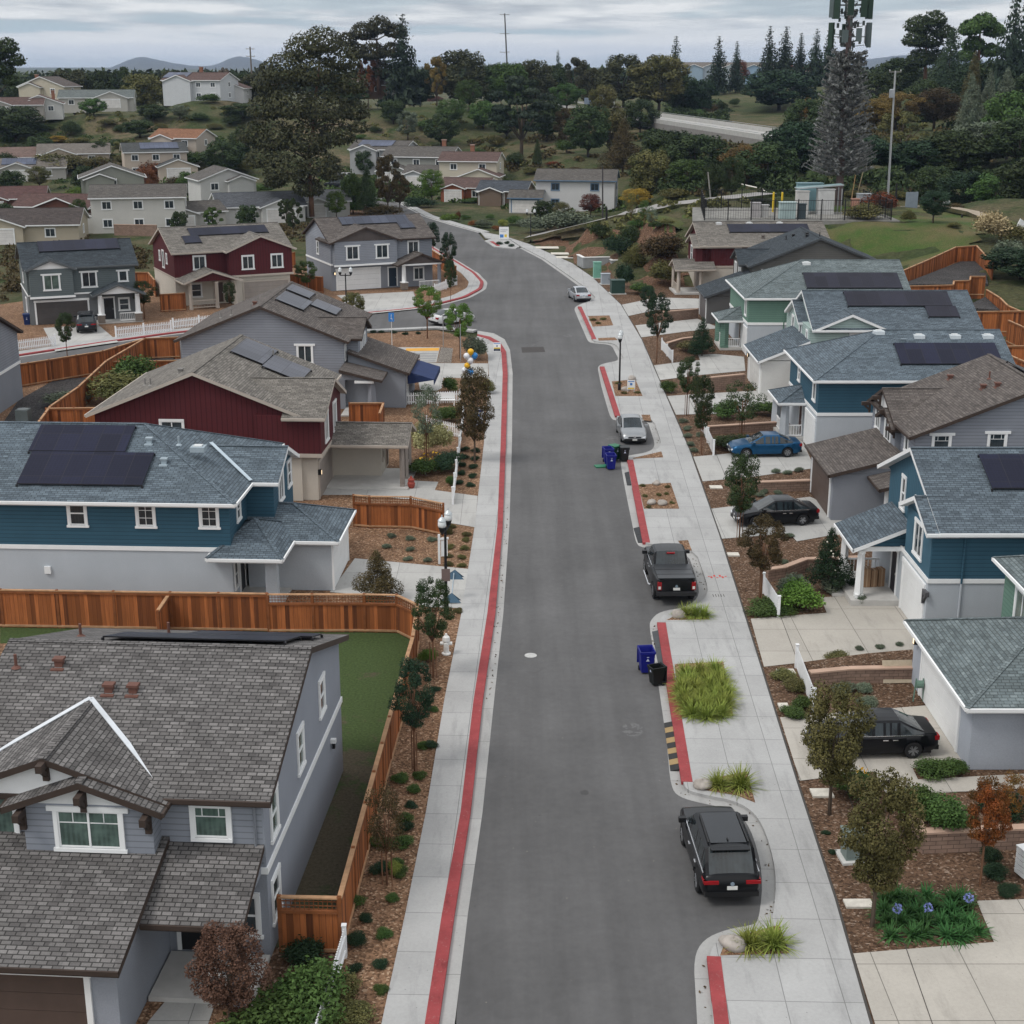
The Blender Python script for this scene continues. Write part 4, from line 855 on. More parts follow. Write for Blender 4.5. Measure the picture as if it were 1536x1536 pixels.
sheet('traffic_island', GL([(727, 361), (741, 370), (773, 373), (779, 369), (765, 362), (740, 357)]), .12, CONC, -.05)
sheet('sidewalk', GL([(720, 347), (757, 354), (779, 370), (772, 372), (757, 362), (728, 356)]), .116, CONC, -.05)
m = MB(); a, b = G(737, 362), G(748, 369); m.bar((*a, .07), (*b, .07), .5, .13, RED); tag(m.build('kerb'), kind='structure')
@memo
def yardmat():
    t = NT('yard_grass'); p = t.pos(); n = t.noise(p, .45, 6, .7); f = t.noise(p, 9, 5, .75); y = t.sep(p)[1]
    g = t.math('ADD', t.math('MULTIPLY', t.math('SUBTRACT', y, 47.0), .12), t.math('MULTIPLY', t.math('SUBTRACT', n, .5), 6.5))
    col = t.mix(t.ramp(g, [(.0, 0.), (.6, 1.)]), t.mix(t.ramp(n, [(.52, 0.), (.62, 1.)]), (.085, .072, .05), (.06, .075, .035)), (.055, .082, .03))
    col = t.mix(.9, col, t.ramp(f, [(.3, (.5,) * 3), (.7, (1.45,) * 3)]), 'MULTIPLY'); t.bump(f, .8, .06); return t.out(col, .95, .1)
MUL = soil((.2, .118, .072), (.4, .28, .19)); MULD = soil((.115, .07, .045), (.28, .21, .16)); LAWN = turf(); LAWN2 = turf((.05, .105, .022), (.085, .115, .035)); YARD = yardmat(); DIRT = soil((.055, .052, .052), (.1, .095, .09))
GRAV = soil((.2, .18, .16), (.42, .38, .33))
# lots
sheet('lot_ground', [(p[0] + .01, p[1]) for p in LO] + GL([(656, 495), (549, 500)]) + [(-36.4, 117.5), (-62, 95), (-70, 20)], .10, MUL, -.3)
sheet('lot_ground', f3 + [(-22, 196), (-30, 182), (-48, 166), (-60, 150), (-72, 118)], .09, MUL, -.3)
sheet('lot_ground', [(p[0] + .03, p[1]) for p in RO[3:]] + [(38, 26), (38, 150), (37, 176), (24, 178), (10.5, 185)], .10, MULD, -.3)
def pad(name, pts, z, mat, z0=None): return sheet(name, GL(pts, z), z, mat, z0)
pad('lawn', [(495, 930), (618, 938), (600, 1085), (522, 1340), (425, 1445), (390, 1445), (490, 1180)], .112, YARD)
pad('lawn', [(0, 930), (250, 935), (600, 935), (600, 960), (0, 965)], .115, YARD)
pad('garden_bed', [(410, 1420), (515, 1425), (470, 1545), (380, 1600), (300, 1600)], .115, MULD)
pad('path', [(224, 1530), (300, 1440), (345, 1440), (290, 1600), (180, 1600)], .12, DRIVE)
def c2p(l): return [(380 + x/3.84, 560 + y/3.84) for x, y in l]
def c6p(l): return [(380 + x/3.84, 280 + y/3.84) for x, y in l]
pad('driveway', c2p([(440, 1260), (585, 1065), (1237, 1126), (1207, 1352), (1000, 1345), (830, 1290)]), .123, DRIVE)
pad('driveway', c2p([(300, 700), (430, 660), (500, 600), (930, 618), (1066, 625), (1045, 672), (1292, 706), (1275, 886), (1110, 858), (1080, 745), (640, 700)]), .121, DRIVE)
pad('parking_bay', c6p([(640, 925), (1075, 925), (1055, 1012), (960, 1015), (960, 960)]), .121, DRIVE)
m = MB(); wp = plain((.7, .7, .7), .8); yl = plain((.62, .32, .05), .8)
m.poly([(*p, .126) for p in GL(c6p([(880, 932), (1072, 928), (1068, 945), (875, 948)]))], yl)
for k in range(4): m.poly([(*p, .126) for p in GL(c6p([(900 - k*22, 958 + k*14), (1062 - k*4, 958 + k*14), (1060 - k*4, 965 + k*14), (880 - k*22, 968 + k*14)]))], plain((.25, .25, .25)))
tag(m.build('bay_markings'), kind='structure')
pad('path', c6p([(930, 1015), (1352, 1018), (1352, 1105), (1095, 1100), (1085, 1160), (1060, 1175), (960, 1170)]), .121, DRIVE)
pad('gravel_strip', c6p([(1082, 925), (1150, 930), (1140, 1015), (1058, 1012)]), .118, GRAV); pad('gravel_strip', c6p([(640, 850), (1000, 850), (1130, 925), (1080, 925), (640, 905)]), .112, MUL)
pad('dirt_yard', [(28, 600), (85, 568), (150, 565), (160, 548), (215, 520), (262, 520), (260, 545), (75, 610), (52, 640), (0, 650), (0, 640)], .118, DIRT)
for pts in ([(65, 492), (146, 486), (178, 513), (83, 527)], [(345, 462), (420, 450), (560, 470), (410, 486)], [(505, 443), (620, 437), (628, 463), (550, 471)]): pad('driveway', pts, .115, DRIVE)
TP = 'driveway'
pad(TP, [(1280, 1430), (1465, 1415), (1491, 1413), (1465, 1351), (1640, 1345), (1700, 1640), (1345, 1640)], .122, TAN)
pad(TP, [(1170, 1076), (1389, 1058), (1446, 1140), (1369, 1152), (1377, 1169), (1545, 1160), (1545, 1182), (1413, 1189), (1328, 1189), (1312, 1157), (1200, 1171)], .122, TAN)
pad(TP, [(1126, 928), (1240, 919), (1231, 896), (1290, 893), (1300, 905), (1358, 910), (1400, 945), (1400, 985), (1386, 997), (1360, 975), (1200, 994), (1146, 1000)], .122, TAN)
pad(TP, [(1067, 763), (1215, 745), (1222, 748), (1290, 795), (1195, 812), (1185, 800), (1083, 808)], .122, DRIVE)
pad(TP, [(1040, 685), (1095, 680), (1180, 655), (1204, 662), (1222, 702), (1130, 715), (1054, 722)], .122, DRIVE)
pad(TP, [(1001, 594), (1060, 590), (1150, 585), (1170, 612), (1085, 620), (1014, 622)], .122, DRIVE)
pad(TP, [(981, 548), (1020, 543), (1050, 540), (1047, 532), (1074, 531), (1116, 535), (1118, 556), (1055, 562), (990, 570)], .122, DRIVE)
pad(TP, [(953, 488), (1046, 478), (1080, 492), (1030, 497), (962, 506)], .122, DRIVE)
pad(TP, [(933, 457), (986, 446), (1050, 448), (1050, 462), (984, 465), (942, 474)], .122, DRIVE)
for x, y in ((640, 1130), (1215, 1010)): pass
# leaf litter caught in the gutters of the parking bays
rl = np.random.RandomState(21); lp = []
for cc in ([(1014, 1194), (1058, 1207), (1102, 1216), (1128, 1242), (1146, 1310), (1141, 1378)], [(976, 935), (975, 960), (985, 1010)], [(964, 824), (1031, 829), (1043, 862), (1052, 890)], [(925, 633), (972, 632), (984, 668)], [(1008, 1120), (1006, 1180)], [(1042, 1440), (1048, 1536)], [(740, 1052), (757, 885), (765, 760)]):
    w3 = GL(cc, .0)
    for a, b in zip(w3, w3[1:]):
        n_ = int(hypot(b[0] - a[0], b[1] - a[1])*3.2)
        for _ in range(n_): t_ = rl.rand(); q_ = abs(rl.normal())*.16 + .06; L_ = hypot(b[0] - a[0], b[1] - a[1]); lp.append((a[0] + (b[0] - a[0])*t_ - (b[1] - a[1])/L_*q_*1.2, a[1] + (b[1] - a[1])*t_ + (b[0] - a[0])/L_*q_*1.2, .018 + rl.rand()*.02))
LITTER = np.array(lp)
# planting beds in the right walk
BEDS = [c for c in ([(882, 474), (914, 473), (920, 488), (889, 490)], [(897, 507), (922, 506), (927, 510), (898, 511)], [(917.5, 572), (953, 569), (964, 594), (923, 594)], [(962, 622), (975, 622), (977, 632), (965, 630)], [(949, 687), (992, 677), (995, 686), (950, 688)],
  [(957, 727), (1006, 724), (1019, 763), (966, 763)], [(1017, 811), (1032, 810), (1038, 826), (1026, 825)], [(999, 930), (1018, 921), (1062, 919), (1064, 929)], [(1012, 996), (1085, 992), (1100, 1074), (1019, 1076)], [(1039, 1173), (1120, 1157), (1133, 1204), (1105, 1193), (1056, 1185)], [(1080, 1433), (1089, 1409), (1169, 1387), (1184, 1430)])]
for b in BEDS: pad('planting_bed', b, .134, MUL)
# small road things that lie flat
def disc(name, label, cat, px, py, r, z, mat, n=20, group=None):
    x, y = G(px, py, z); m = MB(); m.prism([(r*cos(2*pi*k/n), r*sin(2*pi*k/n)) for k in range(n)], -.01, .004, mat); return tag(m.build(name, loc=(x, y, z)), label, cat, group)
disc('manhole_cover', 'pale round manhole cover in the middle of the road', 'manhole', 796, 983, .27, .006, plain((.43, .43, .42), .7, var=.2, scale=6))
pad('road_patch', [(782, 521), (815, 520), (818, 528), (783, 529)], .004, plain((.055, .05, .048), .9))
pad('garden_bed', [(1320, 1340), (1420, 1300), (1490, 1400), (1440, 1415), (1290, 1420)], .112, MULD)
# yards on the right slope, the lawn and the path
def slope_sheet(name, pts, mat, dz=.06):
    v = [D(*p) for p in pts]; m = MB(); m.ext([(x, y, z + dz) for x, y, z in v], mat, mat, .4); return tag(m.build(name), kind='structure')
slope_sheet('dirt_yard', [(1350, 428, 141), (1440, 393, 158), (1476, 392, 158), (1482, 426, 142)], DIRT)
slope_sheet('dirt_yard', [(1445, 462, 128), (1478, 446, 134), (1500, 466, 128)], DIRT)
def ribbon(name, pts, w, mat, dz=.08, kind='structure'):
    c = [D(*p) for p in pts]; m = MB()
    q = []
    for a, b in zip(c, c[1:]):
        for k in range(6): q.append(tuple(a[i] + (b[i] - a[i])*k/6 for i in range(3)))
    q.append(c[-1]); xy = [(p[0], p[1]) for p in q]; l, r = offset(xy, w/2), offset(xy, -w/2)
    for i in range(len(q) - 1):
        zz = [max(q[j][2], g1(q[j][0], q[j][1])) + dz for j in (i, i + 1)]
        m.ext([(*r[i], zz[0]), (*r[i + 1], zz[1]), (*l[i + 1], zz[1]), (*l[i], zz[0])], mat, terrain_mat(), .5)
    return tag(m.build(name), kind=kind)
ribbon('path', [(790, 356, 215), (830, 347, 214), (880, 335, 212), (940, 320, 210), (1010, 306, 213), (1090, 297, 216), (1150, 290, 225)], 3.6, plain((.26, .25, .24), .9, var=.2, scale=.5))
ribbon('path', [(1420, 310, 196), (1460, 318, 190), (1500, 335, 180), (1540, 350, 172)], 1.6, plain((.3, .25, .19), .9, var=.2))
ribbon('path', [(1100, 274, 262), (1140, 283, 250), (1160, 291, 238)], .8, plain((.55, .53, .48), .9))
LWN = turf((.05, .088, .022), (.115, .098, .048), .16)
lx = np.arange(26, 74, 1.5); ly = np.arange(146, 204, 1.5); LX, LY = np.meshgrid(lx, ly)
poly = np.array([(30, 172), (37.5, 158), (39, 148), (49, 164), (56, 172), (62, 182), (60, 198), (46, 193), (33, 190)])
def inside(x, y, pg):
    c = False; j = len(pg) - 1
    for i in range(len(pg)):
        if (pg[i][1] > y) != (pg[j][1] > y) and x < (pg[j][0] - pg[i][0])*(y - pg[i][1])/(pg[j][1] - pg[i][1]) + pg[i][0]: c = not c
        j = i
    return c
LZ = gz(LX, LY) + .07; m = MB(); m.mats = [LWN]; m.v = np.stack([LX, LY, LZ], -1).reshape(-1, 3).tolist(); w_ = len(lx)
for i in range(len(ly) - 1):
    for j in range(w_ - 1):
        if inside(lx[j] + .75, ly[i] + .75, poly): m.f.append((i*w_ + j, i*w_ + j + 1, (i + 1)*w_ + j + 1, (i + 1)*w_ + j)); m.m.append(0)
tag(m.build('lawn', smooth=True), kind='structure')
# ================================================================ fences and walls
WOODA = planks((.37, .125, .042), (.085, .03, .015)); WOODB = plain((.2, .07, .024), .8, var=.3, scale=2); CAPW = plain((.38, .22, .12), .8, var=.25, scale=3)
FG = 'new cedar fences round the yards'
def terrain_patch(name, poly, mat, dz=.07, st=1.5):
    x0, x1 = min(p[0] for p in poly), max(p[0] for p in poly); y0, y1 = min(p[1] for p in poly), max(p[1] for p in poly)
    lx = np.arange(x0 - 2, x1 + 2, st); ly = np.arange(y0 - 2, y1 + 2, st); LX, LY = np.meshgrid(lx, ly); LZ = gz(LX, LY) + dz; m = MB(); m.mats = [mat]; m.v = np.stack([LX, LY, LZ], -1).reshape(-1, 3).tolist(); w_ = len(lx)
    for i in range(len(ly) - 1):
        for j in range(w_ - 1):
            if inside(lx[j] + st/2, ly[i] + st/2, poly): m.f.append((i*w_ + j, i*w_ + j + 1, (i + 1)*w_ + j + 1, (i + 1)*w_ + j)); m.m.append(0)
    return tag(m.build(name, smooth=True), kind='structure')
HP = lambda pts: [hit(*p)[:2] for p in pts]
terrain_patch('mulch_slope', HP([(800, 366), (812, 352), (870, 358), (930, 352), (1010, 346), (1042, 372), (1030, 420), (1010, 446), (945, 462), (900, 416), (860, 392)]), soil((.13, .075, .048), (.3, .2, .14)), .09, 1.0)
terrain_patch('lawn', HP([(885, 352), (960, 335), (1035, 318), (1105, 326), (1060, 336), (1000, 350), (930, 356)]), LWN, .12, 1.0)
def fence(label, top, hh=1.85, z0=.1, lattice=0, zs=None, step=2.4, name='wooden_fence'):
    if zs: W3 = [D(*p) for p in top]; W3 = [(x, y, z - hh) for x, y, z in W3]
    else: W3 = [(*G(px, py, z0 + hh), z0) for px, py in top]
    o = W3[0]; e = empty(name, o, 0, label, 'fence', FG); P3 = [(x - o[0], y - o[1], z - o[2]) for x, y, z in W3]
    pan = MB(); cap = MB(); lat = MB(); bot = MB(); posts = []; H2 = hh - (.42 if lattice else .06)
    for a, b in zip(P3, P3[1:]):
        L = hypot(b[0] - a[0], b[1] - a[1]); n = max(1, round(L/step)); ux, uy = (b[0] - a[0])/L, (b[1] - a[1])/L; N = (-uy*.02, ux*.02)
        for k in range(n):
            p = [a[i] + (b[i] - a[i])*k/n for i in range(3)]; q = [a[i] + (b[i] - a[i])*(k + 1)/n for i in range(3)]
            posts.append(p)
            for s in (1, -1):
                c = [(p[0] + N[0]*s, p[1] + N[1]*s), (q[0] + N[0]*s, q[1] + N[1]*s)]
                f = [(*c[0], p[2] - .3), (*c[1], q[2] - .3), (*c[1], q[2] + H2), (*c[0], p[2] + H2)]
                pan.poly(f if s < 0 else f[::-1], WOODA)
            cap.bar((p[0], p[1], p[2] + hh - .02), (q[0], q[1], q[2] + hh - .02), .15, .045, CAPW)
            cap.bar((p[0] + N[0]*2, p[1] + N[1]*2, p[2] + H2 - .05), (q[0] + N[0]*2, q[1] + N[1]*2, q[2] + H2 - .05), .07, .1, WOODB); cap.bar((p[0] - N[0]*2, p[1] - N[1]*2, p[2] + H2 - .05), (q[0] - N[0]*2, q[1] - N[1]*2, q[2] + H2 - .05), .07, .1, WOODB)
            bot.bar((p[0] - N[0]*2, p[1] - N[1]*2, p[2] + .12), (q[0] - N[0]*2, q[1] - N[1]*2, q[2] + .12), .06, .09, CAPW)
            if lattice:
                nn = int(L/n/.13)
                for j in range(nn):
                    t = (j + .5)/nn; x, y, z = (p[i] + (q[i] - p[i])*t for i in range(3)); lat.bar((x, y, z + H2), (x, y, z + hh - .04), .03, .02, WOODB, (ux, uy, 0))
                for zz in (.13, .27): lat.bar((p[0], p[1], p[2] + H2 + zz), (q[0], q[1], q[2] + H2 + zz), .02, .03, WOODB)
    posts.append(P3[-1])
    pan.build('board_panel', e); cap.build('rail', e); bot.build('bottom_rail', e)
    if lattice: lat.build('lattice', e)
    pm = MB(); pm.box(-.055, .055, -.055, .055, -.4, hh + .03, WOODB); pme = pm.mesh('post')
    for p in posts: link('post', pme, e, p)
    return e
fence('long cedar fence beside the mulch strip along the left sidewalk', [(509, 1347), (548, 1204), (584, 1075), (606, 1000), (619, 955), (626, 907)])
fence('short lattice topped cedar gate fence beside the lavender house corner', [(418, 1344), (508, 1346)], lattice=1)
fence('cedar fence running between the lavender house and the blue house', [(-30, 883), (0, 884), (255, 888), (400, 890)])
fence('lattice topped cedar fence end bending toward the sidewalk trees', [(401, 891), (468, 891), (546, 891), (595, 892), (625, 906)], lattice=1)
fence('short cedar spur jutting toward the lavender house roof', [(255, 888), (236, 916)], 1.7)
fence('lattice topped cedar fence between the blue garage and the red house driveway', [(530, 742), (554, 744), (616, 745), (665, 755)], lattice=1)
fence('cedar fence along the near side of the side street', [(10, 549), (73, 539), (154, 526), (217, 507)])
fence('cedar fence running diagonally down the dirt yard', [(217, 507), (159, 541), (117, 580), (75, 609), (52, 640)])
fence('cedar fence behind the grey sales house', [(217, 507), (268, 505)]); fence('low cedar fence by the yard bushes', [(159, 542), (272, 540)], 1.5)
fence('cedar fence left of the big red gable', [(69, 612), (152, 611)]); fence('cedar fence behind the blue house at the left edge', [(-20, 649), (40, 648)]); fence('cedar fence sloping past the blue roof corner', [(-20, 700), (34, 664), (52, 642)])
fence('cedar fence between the grey green house and the red house', [(193, 408), (222, 408), (232, 420)]); fence('cedar gate right of the grey green house', [(240, 441), (277, 439)])
fence('cedar fence between the red house and the lavender corner house', [(420, 379), (442, 378)]); fence('cedar gate left of the lavender garage', [(422, 410), (484, 415)])
fence('cedar fence curving down beside the lavender corner house', [(634, 366), (652, 377), (669, 388), (684, 399)])
fence('cedar fence behind the porch of the big red gabled house', [(524, 604), (575, 604), (569, 620)], 1.6)
fence('cedar fence around the highest dirt yard below the lawn', [(1336, 408, 143), (1353, 406, 143), (1395, 388, 151), (1434, 370, 158), (1465, 368, 158), (1490, 395, 146)], zs=1)
fence('cedar fence stepping along the lower side of the highest yard', [(1345, 429, 138), (1430, 427, 137), (1431, 421, 138), (1455, 420, 138), (1456, 414, 139), (1478, 414, 139)], zs=1)
fence('cedar fence winding under the dark evergreen tree', [(1480, 434, 134), (1500, 446, 130), (1512, 458, 127), (1540, 470, 124)], zs=1)
fence('tall cedar fence behind the pale mint house', [(1457, 467, 123), (1540, 466, 122)], zs=1); fence('cedar fence at the right edge behind the skylights', [(1513, 480, 120), (1545, 494, 114)], zs=1)
fence('cedar fence above the hip roof corner at the right edge', [(1498, 519, 108), (1545, 518, 107)], zs=1); fence('lowest cedar fence at the right edge', [(1512, 531, 105), (1545, 545, 101)], zs=1)
PG = 'white picket fences in the front gardens'
def picket(label, pts, hh=.95, z0=.12, gap=.17):
    W3 = [(*G(px, py, z0 + hh), z0) for px, py in pts]; o = W3[0]; e = empty('picket_fence', o, 0, label, 'picket fence', PG); m = MB(); r = MB()
    PW = plain((.76, .77, .78), .5, var=.04); pm = MB(); pm.box(-.06, .06, -.06, .06, -.1, hh + .08, PW); pm.box(-.075, .075, -.075, .075, hh + .08, hh + .12, PW); pme = pm.mesh('post')
    for a, b in zip(W3, W3[1:]):
        a = [a[i] - o[i] for i in range(3)]; b = [b[i] - o[i] for i in range(3)]; L = hypot(b[0] - a[0], b[1] - a[1]); n = max(2, int(L/gap)); ux, uy = (b[0] - a[0])/L, (b[1] - a[1])/L
        for k in range(n):
            t = (k + .5)/n; x, y = a[0] + (b[0] - a[0])*t, a[1] + (b[1] - a[1])*t
            m.bar((x, y, .04), (x, y, hh - .06), .09, .025, PW, (-uy, ux, 0)); m.bar((x, y, hh - .06), (x, y, hh), .045, .024, PW, (-uy, ux, 0))
        for zz in (.22, hh - .25): r = MB(); r.bar((a[0] - uy*.03, a[1] + ux*.03, zz), (b[0] - uy*.03, b[1] + ux*.03, zz), .04, .08, PW); r.build('rail', e)
        link('post', pme, e, a); link('post', pme, e, b)
        for k in range(1, int(L/2.6)): t = k/int(L/2.6); link('post', pme, e, (a[0] + (b[0] - a[0])*t, a[1] + (b[1] - a[1])*t, 0))
    m.build('pickets', e); return e
picket('white picket fence beside the garden of the near lavender house', [(516, 1392), (470, 1545)], gap=.12)
picket('white picket fence across the sales house front path', [(608, 589), (690, 586)]); picket('white picket fence along the mulch strip by the brown tree', [(695, 607), (691, 640), (679, 733)]); picket('white picket fence between two left gardens', [(640, 626), (691, 637)])
picket('white picket fence before the grey green house', [(173, 491), (256, 482)]); picket('white picket fence before the red house', [(259, 479), (336, 470)]); picket('white picket fence left of the dark car driveway', [(20, 511), (82, 503)])
picket('white picket fence by the double lantern lamp', [(478, 455), (518, 453)]); picket('white picket fence beside the lavender corner porch', [(652, 427), (685, 415)])
picket('white picket fence left of the magnolia garden', [(1146, 862), (1169, 897)], gap=.11); picket('white picket fence at the near retaining wall', [(1196, 970), (1222, 1036)], gap=.11); picket('white picket fence by the mottled tree near the blue coupe', [(1054, 626), (1071, 662)], gap=.11); picket('white picket fence before the green porch', [(993, 509), (1009, 527)])
BLK = None
@memo
def blockmat():
    t = NT('wall_blocks'); b = t.add('TexBrick', Vector=t.uv(), Color1=(.29, .2, .155, 1), Color2=(.23, .16, .125, 1), Mortar=(.12, .085, .07, 1), Scale=1.0)
    for k, v in (('Mortar Size', .012), ('Brick Width', .4), ('Row Height', .15)): b.inputs[k].default_value = v
    n = t.noise(t.obj(), 3, 5); t.bump(b.outputs['Fac'], -.6, .03)
    return t.out(t.mix(.6, b.outputs['Color'], t.ramp(n, [(.3, (.75,) * 3), (.7, (1.2,) * 3)]), 'MULTIPLY'), .9, .1)
def rwall(label, base, hh, z0=.1, soilpoly=None):
    W3 = [G(px, py, z0) for px, py in base]; o = W3[0]; e = empty('retaining_wall', (*o, z0), 0, label, 'retaining wall', 'block retaining walls between the right gardens'); m = MB(); c = MB()
    for i, (a, b) in enumerate(zip(W3, W3[1:])):
        a = (a[0] - o[0], a[1] - o[1], 0); b = (b[0] - o[0], b[1] - o[1], 0)
        m.bar((*a[:2], hh/2 - .1), (*b[:2], hh/2 - .1), .26 + i*.004, hh + .2, blockmat()); c.bar((*a[:2], hh + .03 + i*.003), (*b[:2], hh + .03 + i*.003), .34, .07, plain((.42, .29, .22), .9, var=.12))
    m.build('blocks', e); c.build('cap', e)
    if soilpoly: 
        s = MB(); s.prism(GL(soilpoly, z0 + hh - .08), z0 - .1, z0 + hh - .08, MULD); tag(s.build('planting_bed'), kind='structure')
rwall('block retaining wall with a stone slab leaning against it', [(1213, 1030), (1272, 1024), (1386, 1022)], .62, soilpoly=[(1214, 1006), (1270, 998), (1385, 998), (1368, 974), (1300, 980), (1205, 993)])
rwall('block retaining wall round the hedge bed behind the orange tree', [(1362, 1235), (1380, 1278), (1560, 1270)], .72, soilpoly=[(1366, 1217), (1386, 1246), (1560, 1240), (1560, 1192), (1372, 1198)])
rwall('stepped block retaining wall behind the magnolia', [(1150, 872), (1176, 868), (1207, 856), (1292, 853)], .6)
rwall('block retaining wall left of the dark brown garage door', [(1136, 738), (1220, 735)], .6); rwall('block retaining wall between the blue coupe and the shrubs', [(1058, 652), (1165, 645)], .55)
rwall('tall block retaining wall by the off white garage', [(1058, 587), (1116, 581)], 1.05); rwall('low block retaining wall by the green porch', [(1000, 524), (1023, 517), (1048, 514)], .55); rwall('block retaining wall beside the charcoal garage', [(990, 482), (1046, 477)], .9)
rwall('tan garden wall before the white two storey older house', [(172, 352), (236, 353)], 1.5, 0)
# grey concrete planter by the right walk
x, y = G(900, 402, .1); e = empty('concrete_planter', (x, y, .1), .2, 'stepped pale concrete planter on the slope beside the walk', 'planter'); m = MB(); cm = plain((.27, .28, .285), .9)
for a in ((-2.2, 1.2, 0, .25, 0, 1.3), (-2.2, -1.95, .25, 3.2, 0, 1.3), (1.2, 1.45, -1.0, .25, 0, 1.0), (1.45, 4.6, -1.0, -.75, 0, 1.0)): m.box(*a, cm)
m.build('wall', e); m = MB()
for a in ((-2.3, 1.3, -.05, .3, 1.3, 1.4), (-2.3, -1.9, .3, 3.2, 1.3, 1.4), (1.15, 1.5, -1.05, .3, 1.0, 1.1), (1.5, 4.7, -1.05, -.7, 1.0, 1.1)): m.box(*a, plain((.7, .7, .68)))
m.build('cap', e)
# ================================================================ older houses
def oldhouse(label, px, py, w, dp, rot, wallc, roofc, st=2, gdoor=None, z=None, Y=None, ends='gg', axis='x', wing=None, win=3, chim=False, sol=None, frame=WHITE, at='c', cat='house'):
    if Y: x, y, zz = D(px, py, Y)
    else: x, y, zz = hit(px, py)
    if z is not None: zz = z
    wm = stucco(sc(wallc, .82)); rf = shingle(roofc, sc(roofc, .72))
    a = radians(rot); h = House('older_house', label, x, y, rot, zz, cat, 'older houses beyond the new street', rf, frame, frame)
    H0 = 2.7*st; x0 = -w/2; rr_ = random.Random(int(px)); hr_ = 0
    h.wall(x0, -x0, 0, dp, -1.2, H0, wm); q = h.roof(x0, -x0, 0, dp, H0, .36, axis, ends, .45, .35, gm=wm)
    for k in range(win):
        xx = x0 + w*(k + .5)/win
        for f in range(st):
            if gdoor is not None and f == 0 and abs(xx - gdoor) < 2.9: continue
            h.win('S', 0, xx, 2.7*f + .95, 1.3, 1.1, 'd', trim=frame)
    for f in range(st): h.win('W', 0, dp*.5, 2.7*f + 1, 1.0, 1.1, 'd', trim=frame); h.win('E', 0 + (-x0), dp*.5, 2.7*f + 1, 1.0, 1.1, 'd', trim=frame)
    if gdoor is not None: h.garage('S', 0, gdoor, 4.6, 2.1, plain((.6, .58, .56), .6), frame)
    if not wing: wing = (w*.2*(1 if int(px) % 2 else -1), w*.45, 1.3, st, 'y')
    if wing:
        wx, ww, wd, wst, wax = wing
        h.wall(wx - ww/2, wx + ww/2, -wd, .3, -1.2, 2.6*wst, wm, 'wing_wall'); h.roof(wx - ww/2, wx + ww/2, -wd, 2.2, 2.6*wst, .36, wax, 'gg', .4, .35, gm=wm, part='wing_wall')
        if wst == 1 and gdoor is None: h.garage('S', -wd, wx, min(4.6, ww - 1), 2.1, plain((.62, .6, .58), .6), frame)
    if chim:
        m = MB(); cx = x0 + w*chim; m.box(cx - .4, cx + .4, dp*.55, dp*.55 + .7, H0, H0 + .36*dp/2 + 1.3, plain((.24, .11, .07), .9)); m.box(cx - .5, cx + .5, dp*.55 - .1, dp*.55 + .8, H0 + .36*dp/2 + 1.3, H0 + .36*dp/2 + 1.5, plain((.3, .2, .16))); m.build('chimney', h.e)
    if sol: h.solar(q, [sol], (.05, .06, .09))
    return h.done()
BRR = (.13, .085, .075); GRR = (.125, .115, .105); BLR = (.075, .085, .1); LTR = (.19, .17, .15)
oldhouse('white older house with blue window frames facing the street bend', 862, 318, 13.8, 8.5, -8, (.62, .62, .62), GRR, 2, None, wing=(-8.3, 5.6, 3.5, 1, 'x'), win=2, frame=plain((.12, .19, .28)))
oldhouse('cream older house with dark red roof above the brick fronted garage', 702, 282, 12, 8.5, -10, (.6, .55, .45), BRR, 2, win=2, wing=(3, 8, 4, 1, 'y'), chim=.5)
oldhouse('brick fronted single storey house with dark red roof and white garage door', 696, 303, 9, 8, -12, (.32, .12, .07), BRR, 1, win=2)
oldhouse('tan single storey house with slate blue roof beside the brick fronted one', 752, 309, 9, 8, -12, (.2, .15, .115), BLR, 1, win=1, gdoor=-1.8)
oldhouse('grey two storey house with white bargeboards below the hillside', 625, 274, 15, 10, -14, (.32, .33, .3), GRR, 2, win=3, wing=(-4, 7, 4, 1, 'y'), chim=.8)
oldhouse('pale grey garage house behind the leafy trees at the street end', 636, 281, 9, 8, -14, (.5, .52, .54), GRR, 1, win=1)
oldhouse('house with pale solar roof partly behind the big dark tree', 566, 262, 13, 9, -18, (.42, .43, .44), GRR, 2, win=3, sol=(-5, 3, 1, 4))
oldhouse('white two storey house with dark windows behind the tan garden wall', 210, 350, 14, 8.5, 10, (.62, .61, .57), GRR, 2, win=3, wing=(-9, 4, -.5, 1, 'y'))
oldhouse('grey gabled house rising behind the white two storey house', 172, 312, 11, 8, 16, (.3, .31, .27), GRR, 2, win=1, axis='y')
oldhouse('single storey house with low hip roof right of the white two storey house', 290, 345, 11, 7, 32, (.5, .49, .46), GRR, 1, win=2)
oldhouse('low house with dark brown roof at the left picture edge', 34, 366, 16, 10, 8, (.5, .44, .34), (.085, .07, .065), 1, win=2)
oldhouse('house with dark red roof and pink garage door at the left edge', 78, 335, 13, 9, -10, (.13, .06, .045), (.12, .07, .062), 1, gdoor=1.4, win=2, wing=(2, 9, 1.5, 1, 'y'))
oldhouse('low dark red roofed house at the far left edge', 10, 322, 13, 9, 12, (.18, .09, .07), (.12, .065, .06), 1, win=2)
oldhouse('white gabled house with grey roof left of the big dark tree', 345, 316, 10, 9, 26, (.62, .62, .6), GRR, 2, win=2, axis='y')
oldhouse('single storey house with slate grey roof under the big dark tree', 395, 335, 14, 10, 20, (.6, .6, .58), (.105, .112, .125), 1, win=2)
oldhouse('grey roofed house with white porch right of the big dark tree', 490, 326, 8, 8, 14, (.6, .6, .58), (.13, .135, .14), 1, win=1)
